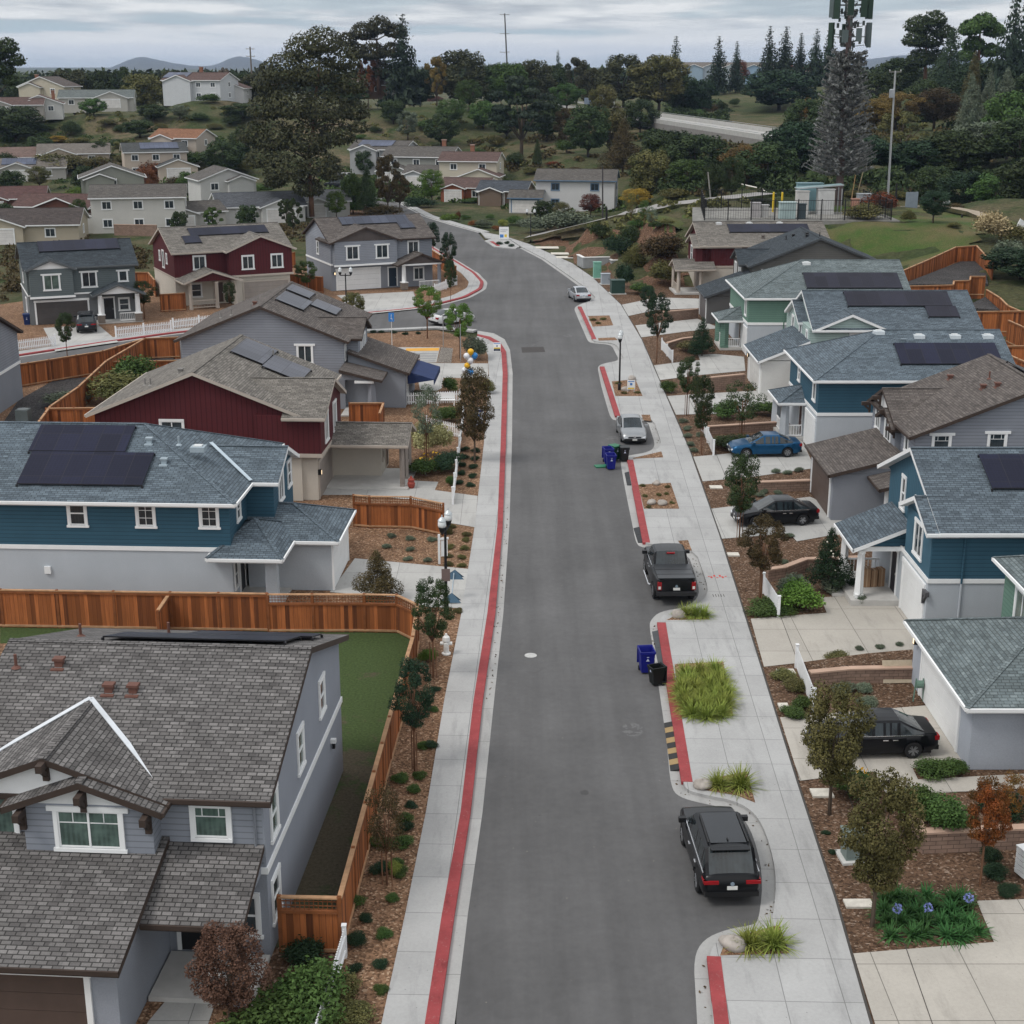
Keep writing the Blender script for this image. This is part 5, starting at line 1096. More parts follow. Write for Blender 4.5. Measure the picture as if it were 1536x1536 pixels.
oldhouse('cream house with solar panels behind the rust coloured bushes', 236, 268, 13, 9, 18, (.56, .48, .4), (.08, .085, .085), 2, win=3, sol=(-3, 5, 1, 4), wing=(4, 8, 6, 1, 'y'))
oldhouse('house with terracotta roof behind the cream solar roofed house', 262, 245, 11, 9, -16, (.5, .44, .38), (.26, .13, .075), 2, win=2)
oldhouse('tan house with broad brown roof behind the yellow tree', 112, 250, 15, 10, 14, (.5, .42, .34), LTR, 1, win=2)
oldhouse('house with pinkish roof at the left edge below the bank', 16, 256, 12, 10, 20, (.44, .38, .34), (.2, .14, .12), 1, win=2)
oldhouse('low house with three pale solar panels on its roof', 48, 272, 14, 9, 12, (.45, .43, .4), LTR, 1, win=2, sol=(-6, 1, 1, 4))
oldhouse('white two storey hilltop house with brick chimney and dark brown roof', 288, 152, 17, 10, -18, (.6, .62, .64), BRR, 2, Y=400, win=4, chim=.5, sol=(-9, -2, 1, 4.5))
oldhouse('small white house right of the hilltop house with the chimney', 338, 148, 10, 9, -4, (.6, .6, .6), BRR, 1, Y=405, win=1, axis='y')
oldhouse('long low hilltop house with grey green roof', 145, 162, 19, 10, 10, (.52, .5, .46), (.15, .17, .165), 1, Y=400, win=3)
oldhouse('cream gabled hilltop house with chimney at the left', 64, 160, 14, 9, -14, (.55, .5, .4), (.12, .1, .09), 2, Y=420, win=2, axis='y', chim=.2)
oldhouse('white gabled house with brick chimney on the left bank', 60, 172, 11, 9, 14, (.6, .6, .58), BRR, 1, Y=380, win=2, axis='y', chim=.8)
oldhouse('brown roofed house at the left edge of the bank', 18, 174, 15, 9, 10, (.45, .42, .38), BRR, 1, Y=375, win=2)
oldhouse('house with white gable on the central hilltop among tall trees', 575, 141, 11, 9, -6, (.5, .5, .5), (.2, .2, .2), 1, Y=430, win=2, axis='y')
oldhouse('low brown house beside the white gabled central hilltop house', 550, 142, 12, 9, -6, (.24, .16, .12), (.17, .12, .1), 1, Y=428, win=2)
for k, (px, w, c) in enumerate(((1052, 16, (.34, .45, .55)), (1080, 18, (.4, .46, .52)), (1108, 16, (.5, .56, .6)), (1140, 14, (.3, .42, .55)))):
    oldhouse(['pale blue row house, left end of the far ridge', 'second pale blue row house on the far ridge', 'grey blue row house beside the autumn tree on the far ridge', 'blue row house behind the dark conifers on the far ridge'][k], px, 122, w, 10, -5, c, LTR, 2, Y=610, win=4)
oldhouse('pink roofed house on the far ridge behind the cell tower', 1215, 118, 16, 10, -5, (.55, .5, .45), (.36, .17, .12), 1, Y=560, win=3)
# ================================================================ vehicles
TYRE = plain((.015, .015, .016), .85); RIM = plain((.38, .39, .41), .35, .7); RIMD = plain((.05, .05, .055), .4, .5); CGL = glass((.012, .016, .018), .04); TAIL = plain((.26, .008, .012), .25); HEADL = plain((.6, .62, .65), .15); PLATE = plain((.62, .62, .6), .5); CHR = plain((.6, .6, .62), .2, .8)
def lerp(x, pts):
    for (a, b), (c, d) in zip(pts, pts[1:]):
        if x <= c: return b + (d - b)*max(0, min(1, (x - a)/(c - a)))
    return pts[-1][1]
WH = {}
def wheel_meshes(r, w, dark):
    k = (r, w, dark)
    if k in WH: return WH[k]
    m = MB(); n = 24
    prof = [(-w/2, r*.62), (-w/2, r*.9), (-w*.38, r), (w*.38, r), (w/2, r*.9), (w/2, r*.62)]
    for i in range(n):
        a, b = 2*pi*i/n, 2*pi*(i + 1)/n
        for (x0, r0), (x1, r1) in zip(prof, prof[1:]):
            m.poly([(x0, r0*cos(a), r0*sin(a)), (x0, r0*cos(b), r0*sin(b)), (x1, r1*cos(b), r1*sin(b)), (x1, r1*cos(a), r1*sin(a))], TYRE)
    s = MB(); rm = RIMD if dark else RIM
    for sx in (-1, 1):
        s.poly([(sx*w*.28, r*.63*cos(2*pi*i/n)*1, r*.63*sin(2*pi*i/n)) for i in range(n)][::sx], RIMD)
        for i in range(n):
            a, b = 2*pi*i/n, 2*pi*(i + 1)/n
            s.poly([(sx*w*.46, r*.64*cos(a), r*.64*sin(a)), (sx*w*.46, r*.64*cos(b), r*.64*sin(b)), (sx*w*.44, r*.55*cos(b), r*.55*sin(b)), (sx*w*.44, r*.55*cos(a), r*.55*sin(a))][::sx], rm)
        for i in range(10):
            a = 2*pi*i/10 + (.1 if i % 2 else -.1); s.bar((sx*w*.42, 0, 0), (sx*w*.42, r*.6*cos(a), r*.6*sin(a)), .03, .05, RIM, (1, 0, 0))
        s.tube([(sx*w*.40, 0, 0), (sx*w*.47, 0, 0)], .06, RIM, 10)
    WH[k] = (m.mesh('wheel', True), s.mesh('rim')); return WH[k]
SPEC = dict(
 suv=dict(L=4.95, W=1.93, rw=.37, ww=.24, ax=(-1.45, 1.40), sill=.34, belt=1.06, hood=[(1.2, 1.08), (2.1, .98), (2.35, .86), (2.475, .62)], rear=[(-2.475, .72), (-2.40, .98), (-2.28, 1.06)], gh=(-2.32, -1.78, .42, 1.32), roof=1.73, wr=.66),
 sedan=dict(L=4.65, W=1.8, rw=.325, ww=.22, ax=(-1.36, 1.36), sill=.25, belt=.90, hood=[(1.2, .93), (1.95, .80), (2.2, .70), (2.325, .5)], rear=[(-2.325, .72), (-2.24, .96), (-1.7, .99)], gh=(-1.85, -.86, .22, 1.22), roof=1.44, wr=.56),
 pickup=dict(L=5.9, W=2.04, rw=.41, ww=.29, ax=(-1.85, 1.78), sill=.5, belt=1.24, hood=[(1.5, 1.28), (2.5, 1.2), (2.8, 1.08), (2.95, .8)], rear=[(-2.95, .8), (-2.93, 1.3), (-2.9, 1.32)], gh=(-.72, -.42, .75, 1.55), roof=1.93, wr=.68))
def car(name, label, typ, paint, x, y, ang, z=0.0, dark=False, group=None, cover=False, cat='car'):
    S = SPEC[typ]; L, W = S['L'], S['W']; e = empty(name, (x, y, z), ang - pi/2, label, cat, group)
    g0, g1_, g2, g3 = S['gh']; belt = S['belt']
    top = S['rear'] + [(g0, belt + (.06 if typ == 'sedan' else .0)), (g1_, belt), (g2, belt + .01)] + S['hood']
    if typ == 'pickup': top = S['rear'] + [(g0 - .03, 1.32), (g0 + .02, belt)] + [(g2, belt + .02)] + S['hood']
    st = sorted(set([round(v, 3) for v in list(np.linspace(-L/2, L/2, 26)) + [-L/2 + .04, -L/2 + .1, L/2 - .04, L/2 - .1] + [a + d for a in S['ax'] for d in np.linspace(-S['rw'] - .075, S['rw'] + .075, 13)]]))
    body = MB(); body.mats = [paint, BLACK]; rings = []
    for v in st:
        u = abs(v)/(L/2); w = W/2*(1 - .10*max(0, u - .55)/.45 - .10*max(0, (u - .9)/.1)**2)
        zt = lerp(v, top); zb = S['sill'] + .12*max(0, u - .85)/.15
        for a in S['ax']:
            ra = S['rw'] + .06
            if abs(v - a) < ra: zb = max(zb, S['rw'] + sqrt(ra*ra - (v - a)**2)*.96)
        zb = min(zb, zt - .12); zm = max(zb + .03, min(.58*belt + .05, zt - .08)); zs = max(zm + .02, zt - .07)
        sec = [(w*.94, zb), (w*1.0, max(zb + .015, min(zb + .16, zm - .01))), (w, zm), (w*.975, zs), (w*.90, zt), (w*.5, zt + .025), (0, zt + .035)]
        sec = [(-a, b) for a, b in sec] + [(a, b) for a, b in sec[::-1][1:]]
        rings.append(len(body.v)); body.v += [(a, v, b) for a, b in sec]
    k = 13
    for a, b in zip(rings, rings[1:]):
        for j in range(k - 1): body.f.append((a + j, b + j, b + j + 1, a + j + 1)); body.m.append(0)
    body.f.append(tuple(rings[0] + j for j in range(k))); body.m.append(0); body.f.append(tuple(rings[-1] + j for j in range(k))[::-1]); body.m.append(0)
    # cabin
    gs = [g0, g0 + (g1_ - g0)*.5, g1_, g1_ + .12, (g1_*2 + g2)/3 - .04, (g1_*2 + g2)/3 + .04, (g1_ + g2*1.25)/2.25 - .05, (g1_ + g2*1.25)/2.25 + .05, g2 - .12, g2, (g2 + g3)/2, g3]
    gl = MB(); gl.mats = [CGL]; rg = []
    for v in gs:
        if v <= g1_: f = (v - g0)/(g1_ - g0)
        elif v >= g2: f = (g3 - v)/(g3 - g2)
        else: f = 1
        zr = lerp(g0 if v < g1_ else g3, top) + (S['roof'] - lerp(g0 if v < g1_ else g3, top))*(f if f in (0, 1) else f*.93 + .05)
        zr += -.03*((v - (g1_ + g2)/2)/(g2 - g1_))**2
        if f == 0: zr -= .01
        zbt = lerp(v, top) - .02; wb = W/2*.90*(1 if f > .3 else .95); wr = (S['wr'] + .1)*(1 if f == 1 else .97)*f + wb*(1 - f)*.98
        sec = [(wb, zbt), (wr, max(zr - .07, zbt + .002)), (wr*.86, max(zr - .008, zbt + .004)), (wr*.45, max(zr + .018, zbt + .006)), (0, max(zr + .025, zbt + .007))]
        rg.append([(-a, v, b) for a, b in sec] + [(a, v, b) for a, b in sec[::-1][1:]])
    for i, (A, B) in enumerate(zip(rg, rg[1:])):
        for j in range(8):
            q = [A[j], B[j], B[j + 1], A[j + 1]]; side = j in (0, 7); rail = j in (1, 6)
            ends = i < 2 or i >= len(rg) - 3
            if side: isg = i not in (2, 4, 6, 8) 
            else: isg = (ends and not rail)
            if typ == 'suv' and side and i < 2: isg = i == 1
            (gl if isg else body).poly(q, CGL if isg else paint)
    me = body.mesh('body', True); b = link('body', me, e); g_ = gl.build('windows', e, smooth=False)
    try: me.set_sharp_from_angle(angle=radians(38))
    except Exception: pass
    m = MB(); m.box(-W/2*.84, W/2*.84, -L/2 + .25, L/2 - .3, S['sill'] - .08, min(belt - .2, .78), BLACK); m.box(-W/2*.9, W/2*.9, S['ax'][0] + .45, S['ax'][1] - .45, S['sill'] - .05, S['sill'] + .06, BLACK)
    m.box(-W/2*.86, W/2*.86, -L/2 - .015, -L/2 + .15, S['sill'] + .06, S['sill'] + .22, BLACK); m.box(-W/2*.8, W/2*.8, L/2 - .15, L/2 + .012, S['sill'] + .02, S['sill'] + .2, BLACK); m.build('undertray', e)
    wm, rm = wheel_meshes(S['rw'], S['ww'], dark)
    for a in S['ax']:
        for sx in (-1, 1):
            o = link('wheel', wm, e, (sx*(W/2 - S['ww']/2 - .015), a, S['rw'])); link('rim', rm, o)
    for sx in (-1, 1):
        m = MB(); zt = lerp(-L/2 + .08, top)
        if typ == 'pickup': m.box(sx*W*.40 - .1, sx*W*.40 + .1, -L/2 - .02, -L/2 + .1, .82, 1.2, TAIL); m.box(sx*W*.40 - .06, sx*W*.40 + .06, -L/2 - .025, -L/2, .86, 1.0, PLATE)
        elif typ == 'suv': m.box(min(sx*.42, sx*W*.455), max(sx*.42, sx*W*.455), -L/2 - .005, -L/2 + .12, zt - .16, zt - .06, TAIL); m.box(min(sx*W*.38, sx*W*.462), max(sx*W*.38, sx*W*.462), -L/2 + .05, -L/2 + .4, zt - .15, zt - .06, TAIL)
        else: m.box(min(sx*W*.26, sx*W*.445), max(sx*W*.26, sx*W*.445), -L/2 - .012, -L/2 + .2, zt - .24, zt - .07, TAIL)
        m.build('taillight', e)
        m = MB(); zh = lerp(L/2 - .08, top); c = lambda px, py, pz: (px, py, pz)
        m.poly([(sx*W*.24, L/2 + .012, zh - .15), (sx*W*.40, L/2 + .012, zh - .15), (sx*W*.40, L/2 + .01, zh - .05), (sx*W*.28, L/2 + .012, zh - .08)][::sx], HEADL); m.poly([(sx*W*.28, L/2 + .012, zh - .08), (sx*W*.40, L/2 + .01, zh - .05), (sx*W*.445, L/2 - .3, zh + .0), (sx*W*.37, L/2 - .3, zh + .025)][::sx], HEADL); m.poly([(sx*W*.40, L/2 + .012, zh - .15), (sx*W*.455, L/2 - .3, zh - .06), (sx*W*.445, L/2 - .3, zh + .0), (sx*W*.40, L/2 + .01, zh - .05)][::sx], HEADL); m.build('headlight', e)
        m = MB(); yw = g3 - .32; m.box(min(sx*W*.46, sx*(W*.5 + .17)), max(sx*W*.46, sx*(W*.5 + .17)), yw - .08, yw + .08, belt + .02, belt + .18, BLACK if dark or typ == 'pickup' else paint); m.build('mirror', e)
        m = MB()
        for hy in ((g1_*2 + g2)/3 - .25, g2 - .6): m.box(min(sx*W*.49, sx*(W*.5 + .012)), max(sx*W*.49, sx*(W*.5 + .012)), hy, hy + .2, belt*.84, belt*.84 + .035, paint if not dark else CHR)
        m.bar((sx*(W*.45), g0 + .15, belt + .01), (sx*W*.45, g3 - .2, belt + .012), .03, .02, CHR if dark or typ == 'suv' else BLACK); m.build('door_handle', e)
    m = MB(); m.box(-.16, .16, -L/2 - .02, -L/2 + .02, S['sill'] + .3, S['sill'] + .42, PLATE); m.build('number_plate', e)
    m = MB(); m.box(-.16, .16, L/2 - .02, L/2 + .02, S['sill'] + .08, S['sill'] + .19, PLATE); m.build('number_plate', e)
    m = MB(); m.box(-W*.24, W*.24, L/2 - .1, L/2 + .008, S['sill'] + .24, lerp(L/2 - .15, top) - .12, RIMD); m.tube([(0, L/2 + .0, S['sill'] + .32), (0, L/2 + .02, S['sill'] + .32)], .08, CHR, 12); m.build('grille', e)
    m = MB(); m.tube([(0, -L/2 - .0, S['sill'] + .5), (0, -L/2 - .018, S['sill'] + .5)], .065, plain((.35, .45, .55), .25, .6), 12); m.build('badge', e)
    if typ == 'pickup':
        m = MB(); m.box(-.88, .88, -2.86, -.8, 1.345, 1.385, plain((.035, .038, .042), .35))
        for yy in (-2.3, -1.6): m.box(-.88, .88, yy - .015, yy + .015, 1.385, 1.395, BLACK)
        m.build('bed_cover', e); m = MB(); m.box(-.2, .2, -.60, -.5, 1.84, 1.9, TAIL); m.build('brake_light', e)
        for sx in (-1, 1): m = MB(); m.tube([(sx*1.02, -1.1, .42), (sx*1.1, -.95, .42), (sx*1.1, 1.0, .42), (sx*1.02, 1.1, .42)], .045, CHR, 8); m.build('side_step', e)
        m = MB(); m.box(-.95, .95, -3.08, -2.93, .56, .74, plain((.03, .03, .033), .4, .3)); m.build('bumper', e)
    if typ == 'suv':
        m = MB(); m.box(-.56, .56, -1.6, .3, 1.748, 1.762, plain((.012, .014, .017), .12, spec=.5)); m.build('glass_roof', e)
        for sx in (-1, 1): m = MB(); m.bar((sx*.62, -1.6, 1.765), (sx*.6, .2, 1.775), .05, .05, BLACK); m.build('roof_rail', e)
        m = MB(); m.box(-.6, .6, -2.0, -1.72, 1.69, 1.73, paint); m.build('spoiler', e)
        m = MB(); m.poly([(-.02, -1.35, 1.75), (.02, -1.35, 1.75), (0, -1.5, 1.84)], BLACK); m.box(-.02, .02, -1.5, -1.35, 1.74, 1.8, BLACK); m.build('aerial', e)
    return e
def by_tyres(rear, front, W):   # left tyre contacts
    a, b = G(*rear, 0), G(*front, 0); ang = atan2(b[1] - a[1], b[0] - a[0]); return a, ang
KB = carpaint((.006, .0065, .008), .1); KS = carpaint((.30, .31, .32), .6); KBL = carpaint((.012, .075, .17), .5); KD = carpaint((.02, .023, .028), .3); KW = carpaint((.6, .6, .6), 0)
ang = radians(92.5)
def put(rearpx, ang, L, side=0):
    a = G(*rearpx, 0); return a[0] + cos(ang)*L/2, a[1] + sin(ang)*L/2
x, y = put((1097, 1362), ang, 4.95); car('suv', 'black suv with long glass roof parked in the nearest roadside bay', 'suv', KB, x, y, ang, dark=True)
x, y = put((1014, 909), radians(91.5), 5.9); car('pickup_truck', 'black pickup truck with covered bed parked behind the spiky grass', 'pickup', KB, x, y, radians(91.5), dark=True, cat='pickup')
a = G(952, 668, 0); ang = radians(-88); car('parked_car', 'silver grey sedan facing the camera near the overturned bins', 'sedan', KS, a[0] - cos(ang)*2.32, a[1] - sin(ang)*2.32, ang)
x, y = put((875.5, 454), radians(100), 4.6); car('parked_car', 'pale silver sedan seen from behind where the road bends', 'sedan', carpaint((.45, .47, .5), .5), x, y, radians(100))
x, y = G(1147, 684); car('parked_car', 'bright blue coupe parked sideways on a driveway', 'sedan', KBL, x, y + .4, radians(184), .13)
x, y = G(1162, 785); car('parked_car', 'black sedan with chrome window line before the dark brown garage', 'sedan', KB, x, y + .2, radians(188), .13, dark=True)
x, y = G(1309, 1132); car('parked_car', 'black sedan beside the nearest white garage door at right', 'sedan', KB, x, y + .45, radians(183), .13, dark=True)
x, y = G(126, 497); car('suv', 'dark grey suv on the driveway of the grey green house', 'suv', KD, x, y + 1, radians(106), .13)
x, y = G(80, 338); car('parked_car', 'dark car on the pink garage driveway among the old houses', 'sedan', KD, x, y, radians(30), .05)
x, y = G(512, 270); car('parked_car', 'white car in the old street seen past the big tree', 'suv', KW, x, y, radians(160), .05)
x, y = G(504, 281); car('parked_car', 'dark car parked nearer in the old street past the big tree', 'suv', KD, x, y, radians(160), .05)
x, y = G(678, 483); car('parked_car', 'white car half hidden behind the two small street corner trees', 'sedan', KW, x, y, radians(38), 0)
# white truck on the flyover road
x, y, z = D(905, 160, 455); e = empty('white_truck', (x, y, z), radians(-60), 'white truck on the highway above the dark trees', 'truck'); m = MB()
m.box(-1.2, 1.2, -2, 1.4, .7, 2.5, WHITE); m.box(-1.2, 1.2, 1.4, 3.2, .7, 1.9, WHITE); m.box(-1.25, 1.25, -6, -2.2, .8, 2.6, plain((.2, .25, .33))); m.build('body', e); m = MB(); m.box(-1.05, 1.05, -1.2, 1.0, 2.5, 3.4, plain((.15, .2, .3))); m.box(-1.1, 1.1, 1.42, 1.45, 1.9, 2.4, CGL); m.build('cab_roof', e)
for yy in (2.4, -3, -4.4):
    for sx in (-1, 1): m = MB(); m.tube([(sx*1.0, 0, 0), (sx*1.25, 0, 0)], .5, TYRE, 12); m.build('wheel', e, (0, yy, .5))
# ================================================================ bins and ramps
def wheelie(label, col, px, py, rz, openlid=True, s=1.0, lying=False, lidc=None):
    x, y = G(px, py, 0); e = empty('wheeled_bin', (x, y, 0), rz, label, 'bin', 'wheeled bins put out at the kerb'); c = plain(col, .45, var=.06); m = MB()
    b, t, h = .23*s, .30*s, 1.0*s
    ring = lambda r, d, z: [(-r, -d, z), (r, -d, z), (r, d, z), (-r, d, z)]
    A, B = ring(b, b*1.05, .08), ring(t, t*1.15, h); C_ = ring(t*.92, t*1.05, h); Dd = ring(b*.95, b, .2)
    for i in range(4):
        j = (i + 1) % 4; m.poly([A[i], A[j], B[j], B[i]], c); m.poly([C_[j], C_[i], Dd[i], Dd[j]], c); m.poly([B[i], B[j], C_[j], C_[i]], c)
    m.poly(Dd, c); m.poly(A[::-1], c); m.box(-t*1.05, t*1.05, -t*1.22, -t*1.1, h - .1, h, c); m.box(-t*1.06, -t*.98, -t*1.2, t*1.2, h - .08, h, c); m.box(t*.98, t*1.06, -t*1.2, t*1.2, h - .08, h, c)
    m.build('bin_body', e)
    m = MB(); lc = plain(lidc, .5) if lidc else c
    if openlid: m.box(-t*1.05, t*1.05, t*1.22, t*1.22 + .05, h - .75, h + .02, lc)
    else: m.box(-t*1.08, t*1.08, -t*1.25, t*1.25, h, h + .06, lc)
    m.build('lid', e)
    for sx in (-1, 1): m = MB(); m.tube([(sx*.2*s, .26*s, .1), (sx*.27*s, .26*s, .1)], .1, TYRE, 12); m.build('wheel', e)
    m = MB(); y0 = -(b*1.05 + (t*1.15 - b*1.05)*.62) - .012; w_ = plain((.55, .6, .75), .6)
    m.poly([(-.08, y0, .62), (.08, y0, .62), (.0, y0 + -.012, .76)], w_); m.poly([(-.05, y0 - .02, .8), (.05, y0 - .02, .8), (.05, y0 - .022, .83), (-.05, y0 - .022, .83)], w_); m.build('emblem', e)
    return e
BB = (.008, .012, .19)
wheelie('blue open bin standing in front of the black bin by the spiky plants', BB, 969, 1008, .1, True, 1.05); wheelie('smaller black open bin overlapping the blue one by the spiky plants', (.008, .01, .01), 984, 1027, -1.2, True, .85)
wheelie('nearer blue bin with pale emblem standing in the road', BB, 916, 704, .1, True, 1.0); wheelie('second blue bin half hidden behind the road bin', BB, 912, 694, .2, True, 1.0); wheelie('black closed bin by the silver sedan kerb', (.01, .012, .012), 936, 692, .1, False, .95)
wheelie('dark green bin with bright lid lying behind the blue road bins', (.015, .05, .03), 922, 690, .6, False, .95, lidc=(.02, .14, .07)); wheelie('blue bin in the side yard beside the grey green house', (.01, .03, .12), 41, 488, .3, False, 1.1)
m = MB(); m.box(-.55, .3, -.3, .3, .0, .07, plain((.02, .16, .08), .5)); x, y = G(905, 700, 0); tag(m.build('bin_lid', loc=(x, y, .01), rz=.2), 'green plastic lid lying on the asphalt beside blue bins', 'lid')
def ramp(label, a, b, mat, w=.36, strip=0):
    pa, pb = G(*a, .06), G(*b, .06); L = hypot(pb[0] - pa[0], pb[1] - pa[1]); m = MB(); n = 9 if strip else 2
    for k in range(n):
        y0, y1 = L*k/n + .01, L*(k + 1)/n - .01; mt = strip if strip and k % 2 else mat
        m.poly([(-w/2, y0, .01), (w/2, y0, .01), (w/2, y0, .11), (-w/2, y0, .02)], mt); m.poly([(-w/2, y1, .01), (-w/2, y1, .02), (w/2, y1, .11), (w/2, y1, .01)], mt); m.poly([(-w/2, y0, .02), (w/2, y0, .11), (w/2, y1, .11), (-w/2, y1, .02)], mt); m.poly([(-w/2, y0, .01), (-w/2, y0, .02), (-w/2, y1, .02), (-w/2, y1, .01)], mt)
    return tag(m.build('kerb_ramp', loc=(*pa, .0), rz=atan2(pb[1] - pa[1], pb[0] - pa[0]) - pi/2), label, 'ramp', 'rubber ramps laid in the gutter')
RUB = plain((.035, .037, .04), .8)
ramp('grey rubber ramp in the gutter beside the blue and black bins', (994, 998), (984, 946), plain((.06, .065, .07), .8)); ramp('yellow and black striped rubber ramp against the red kerb', (1013, 1155), (1003, 1083), plain((.03, .03, .03), .8), .36, plain((.3, .21, .1), .8))
ramp('dark rubber ramp just in front of the pickup truck', (962, 813), (955, 791), RUB); ramp('dark rubber ramp near the small square bed of boulders', (945, 727), (941, 708), RUB)
# ================================================================ lamps
LM = {}
def lamp(label, px, py, arm=0.0, hh=4.6):
    x, y = G(px, py); e = empty('street_lamp', (x, y, .12), arm, label, 'street lamp', 'twin headed street lamps'); m = MB()
    m.tube([(0, 0, 0), (0, 0, .5), (0, 0, .55), (0, 0, hh - .55)], [.13, .12, .075, .06], BLACK, 12); m.build('pole', e)
    m = MB(); m.bar((-.55, 0, hh - .75), (.55, 0, hh - .75), .07, .09, BLACK); m.build('crossarm', e)
    for sx in (-1, 1):
        a = MB(); a.lathe([(.05, -.12), (.11, -.02), (.15, .12), (.17, .2)], BLACK, n=12); o = a.build('lantern', e, (sx*.55, 0, hh - .62))
        g = MB(); g.lathe([(.165, .2), (.2, .28), (.19, .42), (.15, .5)], plain((.66, .68, .68), .25), n=12); g.build('globe', o, smooth=True)
        c = MB(); c.lathe([(.2, .5), (.17, .56), (.08, .66), (.03, .7), (.03, .78)], plain((.5, .53, .54), .35, .4), n=12); c.build('lamp_cap', o)
    return e
e = lamp('twin headed black street lamp with small sign plate beside the left sidewalk', 669.5, 917, 1.35, 4.75)
m = MB(); m.box(-.2, .2, -.12, -.09, 1.55, 2.15, plain((.16, .12, .11), .6)); m.build('sign_plate', e, rz=-1.3)
lamp('twin headed black street lamp in the bed before the silver sedan', 929, 585, 1.45); lamp('twin headed black street lamp behind the sales house roof', 520, 469, .05); lamp('twin headed black street lamp at the top of the road bend', 796, 363, .1); lamp('small white globe lamp on the old street corner', 637, 300, .1, 3.2)
# ================================================================ signs, balloons, poles
def board(name, label, cat, px, py, w, z0, z1, parts, post=True, rz=0.0, mat=WHITE):
    x, y = G(px, py); e = empty(name, (x, y, .12), rz, label, cat); m = MB(); m.box(-w/2, w/2, -.02, .02, z0, z1, mat); m.build('panel', e)
    if post:
        for sx in ((-1, 1) if w > .5 else (0,)): m = MB(); m.box(sx*w*.4 - .03, sx*w*.4 + .03, .021, .06, -.1, z1, plain((.6, .6, .6))); m.build('post', e)
    for x0, x1, a, b, c in parts: m = MB(); m.box(x0*w/2, x1*w/2, -.027, -.0205, z0 + (z1 - z0)*a, z0 + (z1 - z0)*b, plain(c, .6)); m.build('print', e)
    return e
NAVY = (.03, .05, .16); SBL = (.06, .2, .5); YEL = (.7, .5, .05)
board('sales_sign', 'white sales board with navy bands behind the brown sidewalk tree', 'sign', 719, 640, .65, .1, 1.45, [(-.8, .8, .72, .84, NAVY), (-.3, .35, .42, .6, SBL), (-.6, .6, .30, .36, (.3, .35, .5)), (-.9, .9, .05, .18, NAVY)])
e = board('sidewalk_sign', 'folding sidewalk sign with blue arrow and yellow band', 'sign', 745.5, 528, .65, .02, .85, [(-.9, .9, .86, .93, SBL), (-.12, .12, .6, .72, NAVY), (-.22, .22, .55, .61, NAVY), (-.9, .9, .34, .46, YEL), (-.9, .9, .08, .33, (.03, .04, .07)), (-.5, .5, .16, .2, (.5, .5, .5))], post=False); e.rotation_euler[0] = -.25
board('yard_sign', 'small white sign with blue mark and yellow base in a right hand bed', 'sign', 946.5, 588, .62, .2, .95, [(-.3, .3, .45, .7, SBL), (-.8, .8, .06, .2, YEL), (-.8, .8, .82, .9, SBL)])
board('site_sign', 'large white board with blue and yellow print on the traffic island', 'sign', 756, 360, 1.4, .15, 1.9, [(-.8, .8, .72, .78, (.4, .42, .46)), (-.8, .4, .6, .64, (.4, .42, .46)), (-.85, -.1, .12, .38, SBL), (.1, .6, .15, .38, YEL)])
e = board('parking_sign', 'blue disabled parking sign on a thin pole', 'sign', 588, 520, .5, 2.3, 3.1, [(-.08, .1, .72, .84, (.7, .7, .7)), (-.12, .05, .36, .72, (.7, .7, .7)), (-.3, .3, .3, .38, (.7, .7, .7)), (.2, .35, .14, .38, (.7, .7, .7))], mat=plain((.04, .2, .55), .5))
for k, (px, py, t) in enumerate(((665, 520, 2.9), (691, 542, 3.2))):
    x, y = G(px, py); m = MB(); m.tube([(0, 0, 0), (0, 0, t)], .04, STEEL, 8); o = m.build('metal_pole', loc=(x, y, .1)); tag(o, ['slim metal pole between the two corner trees', 'slim metal pole just behind the balloons'][k], 'pole'); c = MB(); c.lathe([(.055, t), (.055, t + .06), (.0, t + .08)], STEEL); c.build('cap', o)
x, y = G(659, 846); e = empty('real_estate_sign', (x, y, .12), .3, 'white real estate post frame standing in the mulch beside the lamp', 'sign post'); m = MB(); m.box(-.05, .05, -.05, .05, 0, 1.6, WHITE); m.box(.0, .5, -.04, .04, 1.3, 1.4, WHITE); m.build('post', e); m = MB(); m.box(.1, .45, -.015, .015, .4, 1.25, WHITE); m.build('panel', e)
x, y = G(677, 903); e = empty('pennant_pole', (x, y, .12), 0, 'thin pole carrying two slate blue triangles on the driveway edge', 'pennant'); tb = plain((.05, .1, .15), .7); m = MB(); m.tube([(0, 0, 0), (.12, .5, 1.3)], .025, plain((.45, .55, .62)), 6); m.build('pole', e)
for zz, yy in ((.05, -.1), (1.0, .55)): m = MB(); m.poly([(-.5 + yy*.2, yy - .15, zz), (.5 + yy*.2, yy - .15, zz), (.05 + yy*.2, yy + .15, zz + .4)], tb); m.poly([(-.5 + yy*.2, yy + .2, zz), (.05 + yy*.2, yy + .15, zz + .4), (.5 + yy*.2, yy + .2, zz)], tb); m.build('pennant', e)
BAL = [(706, 528, 'y'), (700, 534.5, 'w'), (712, 534, 'b'), (705.5, 541.5, 'w'), (701, 549, 'y'), (697, 556, 'w'), (706, 558, 'b'), (702, 564, 'w')]
BLB = ['upper yellow balloon', 'upper left white balloon', 'upper blue balloon', 'lower white balloon of the upper bunch', 'yellow balloon of the lower bunch', 'left white balloon of the lower bunch', 'blue balloon of the lower bunch', 'lowest white balloon']
x0, y0 = G(703, 585)
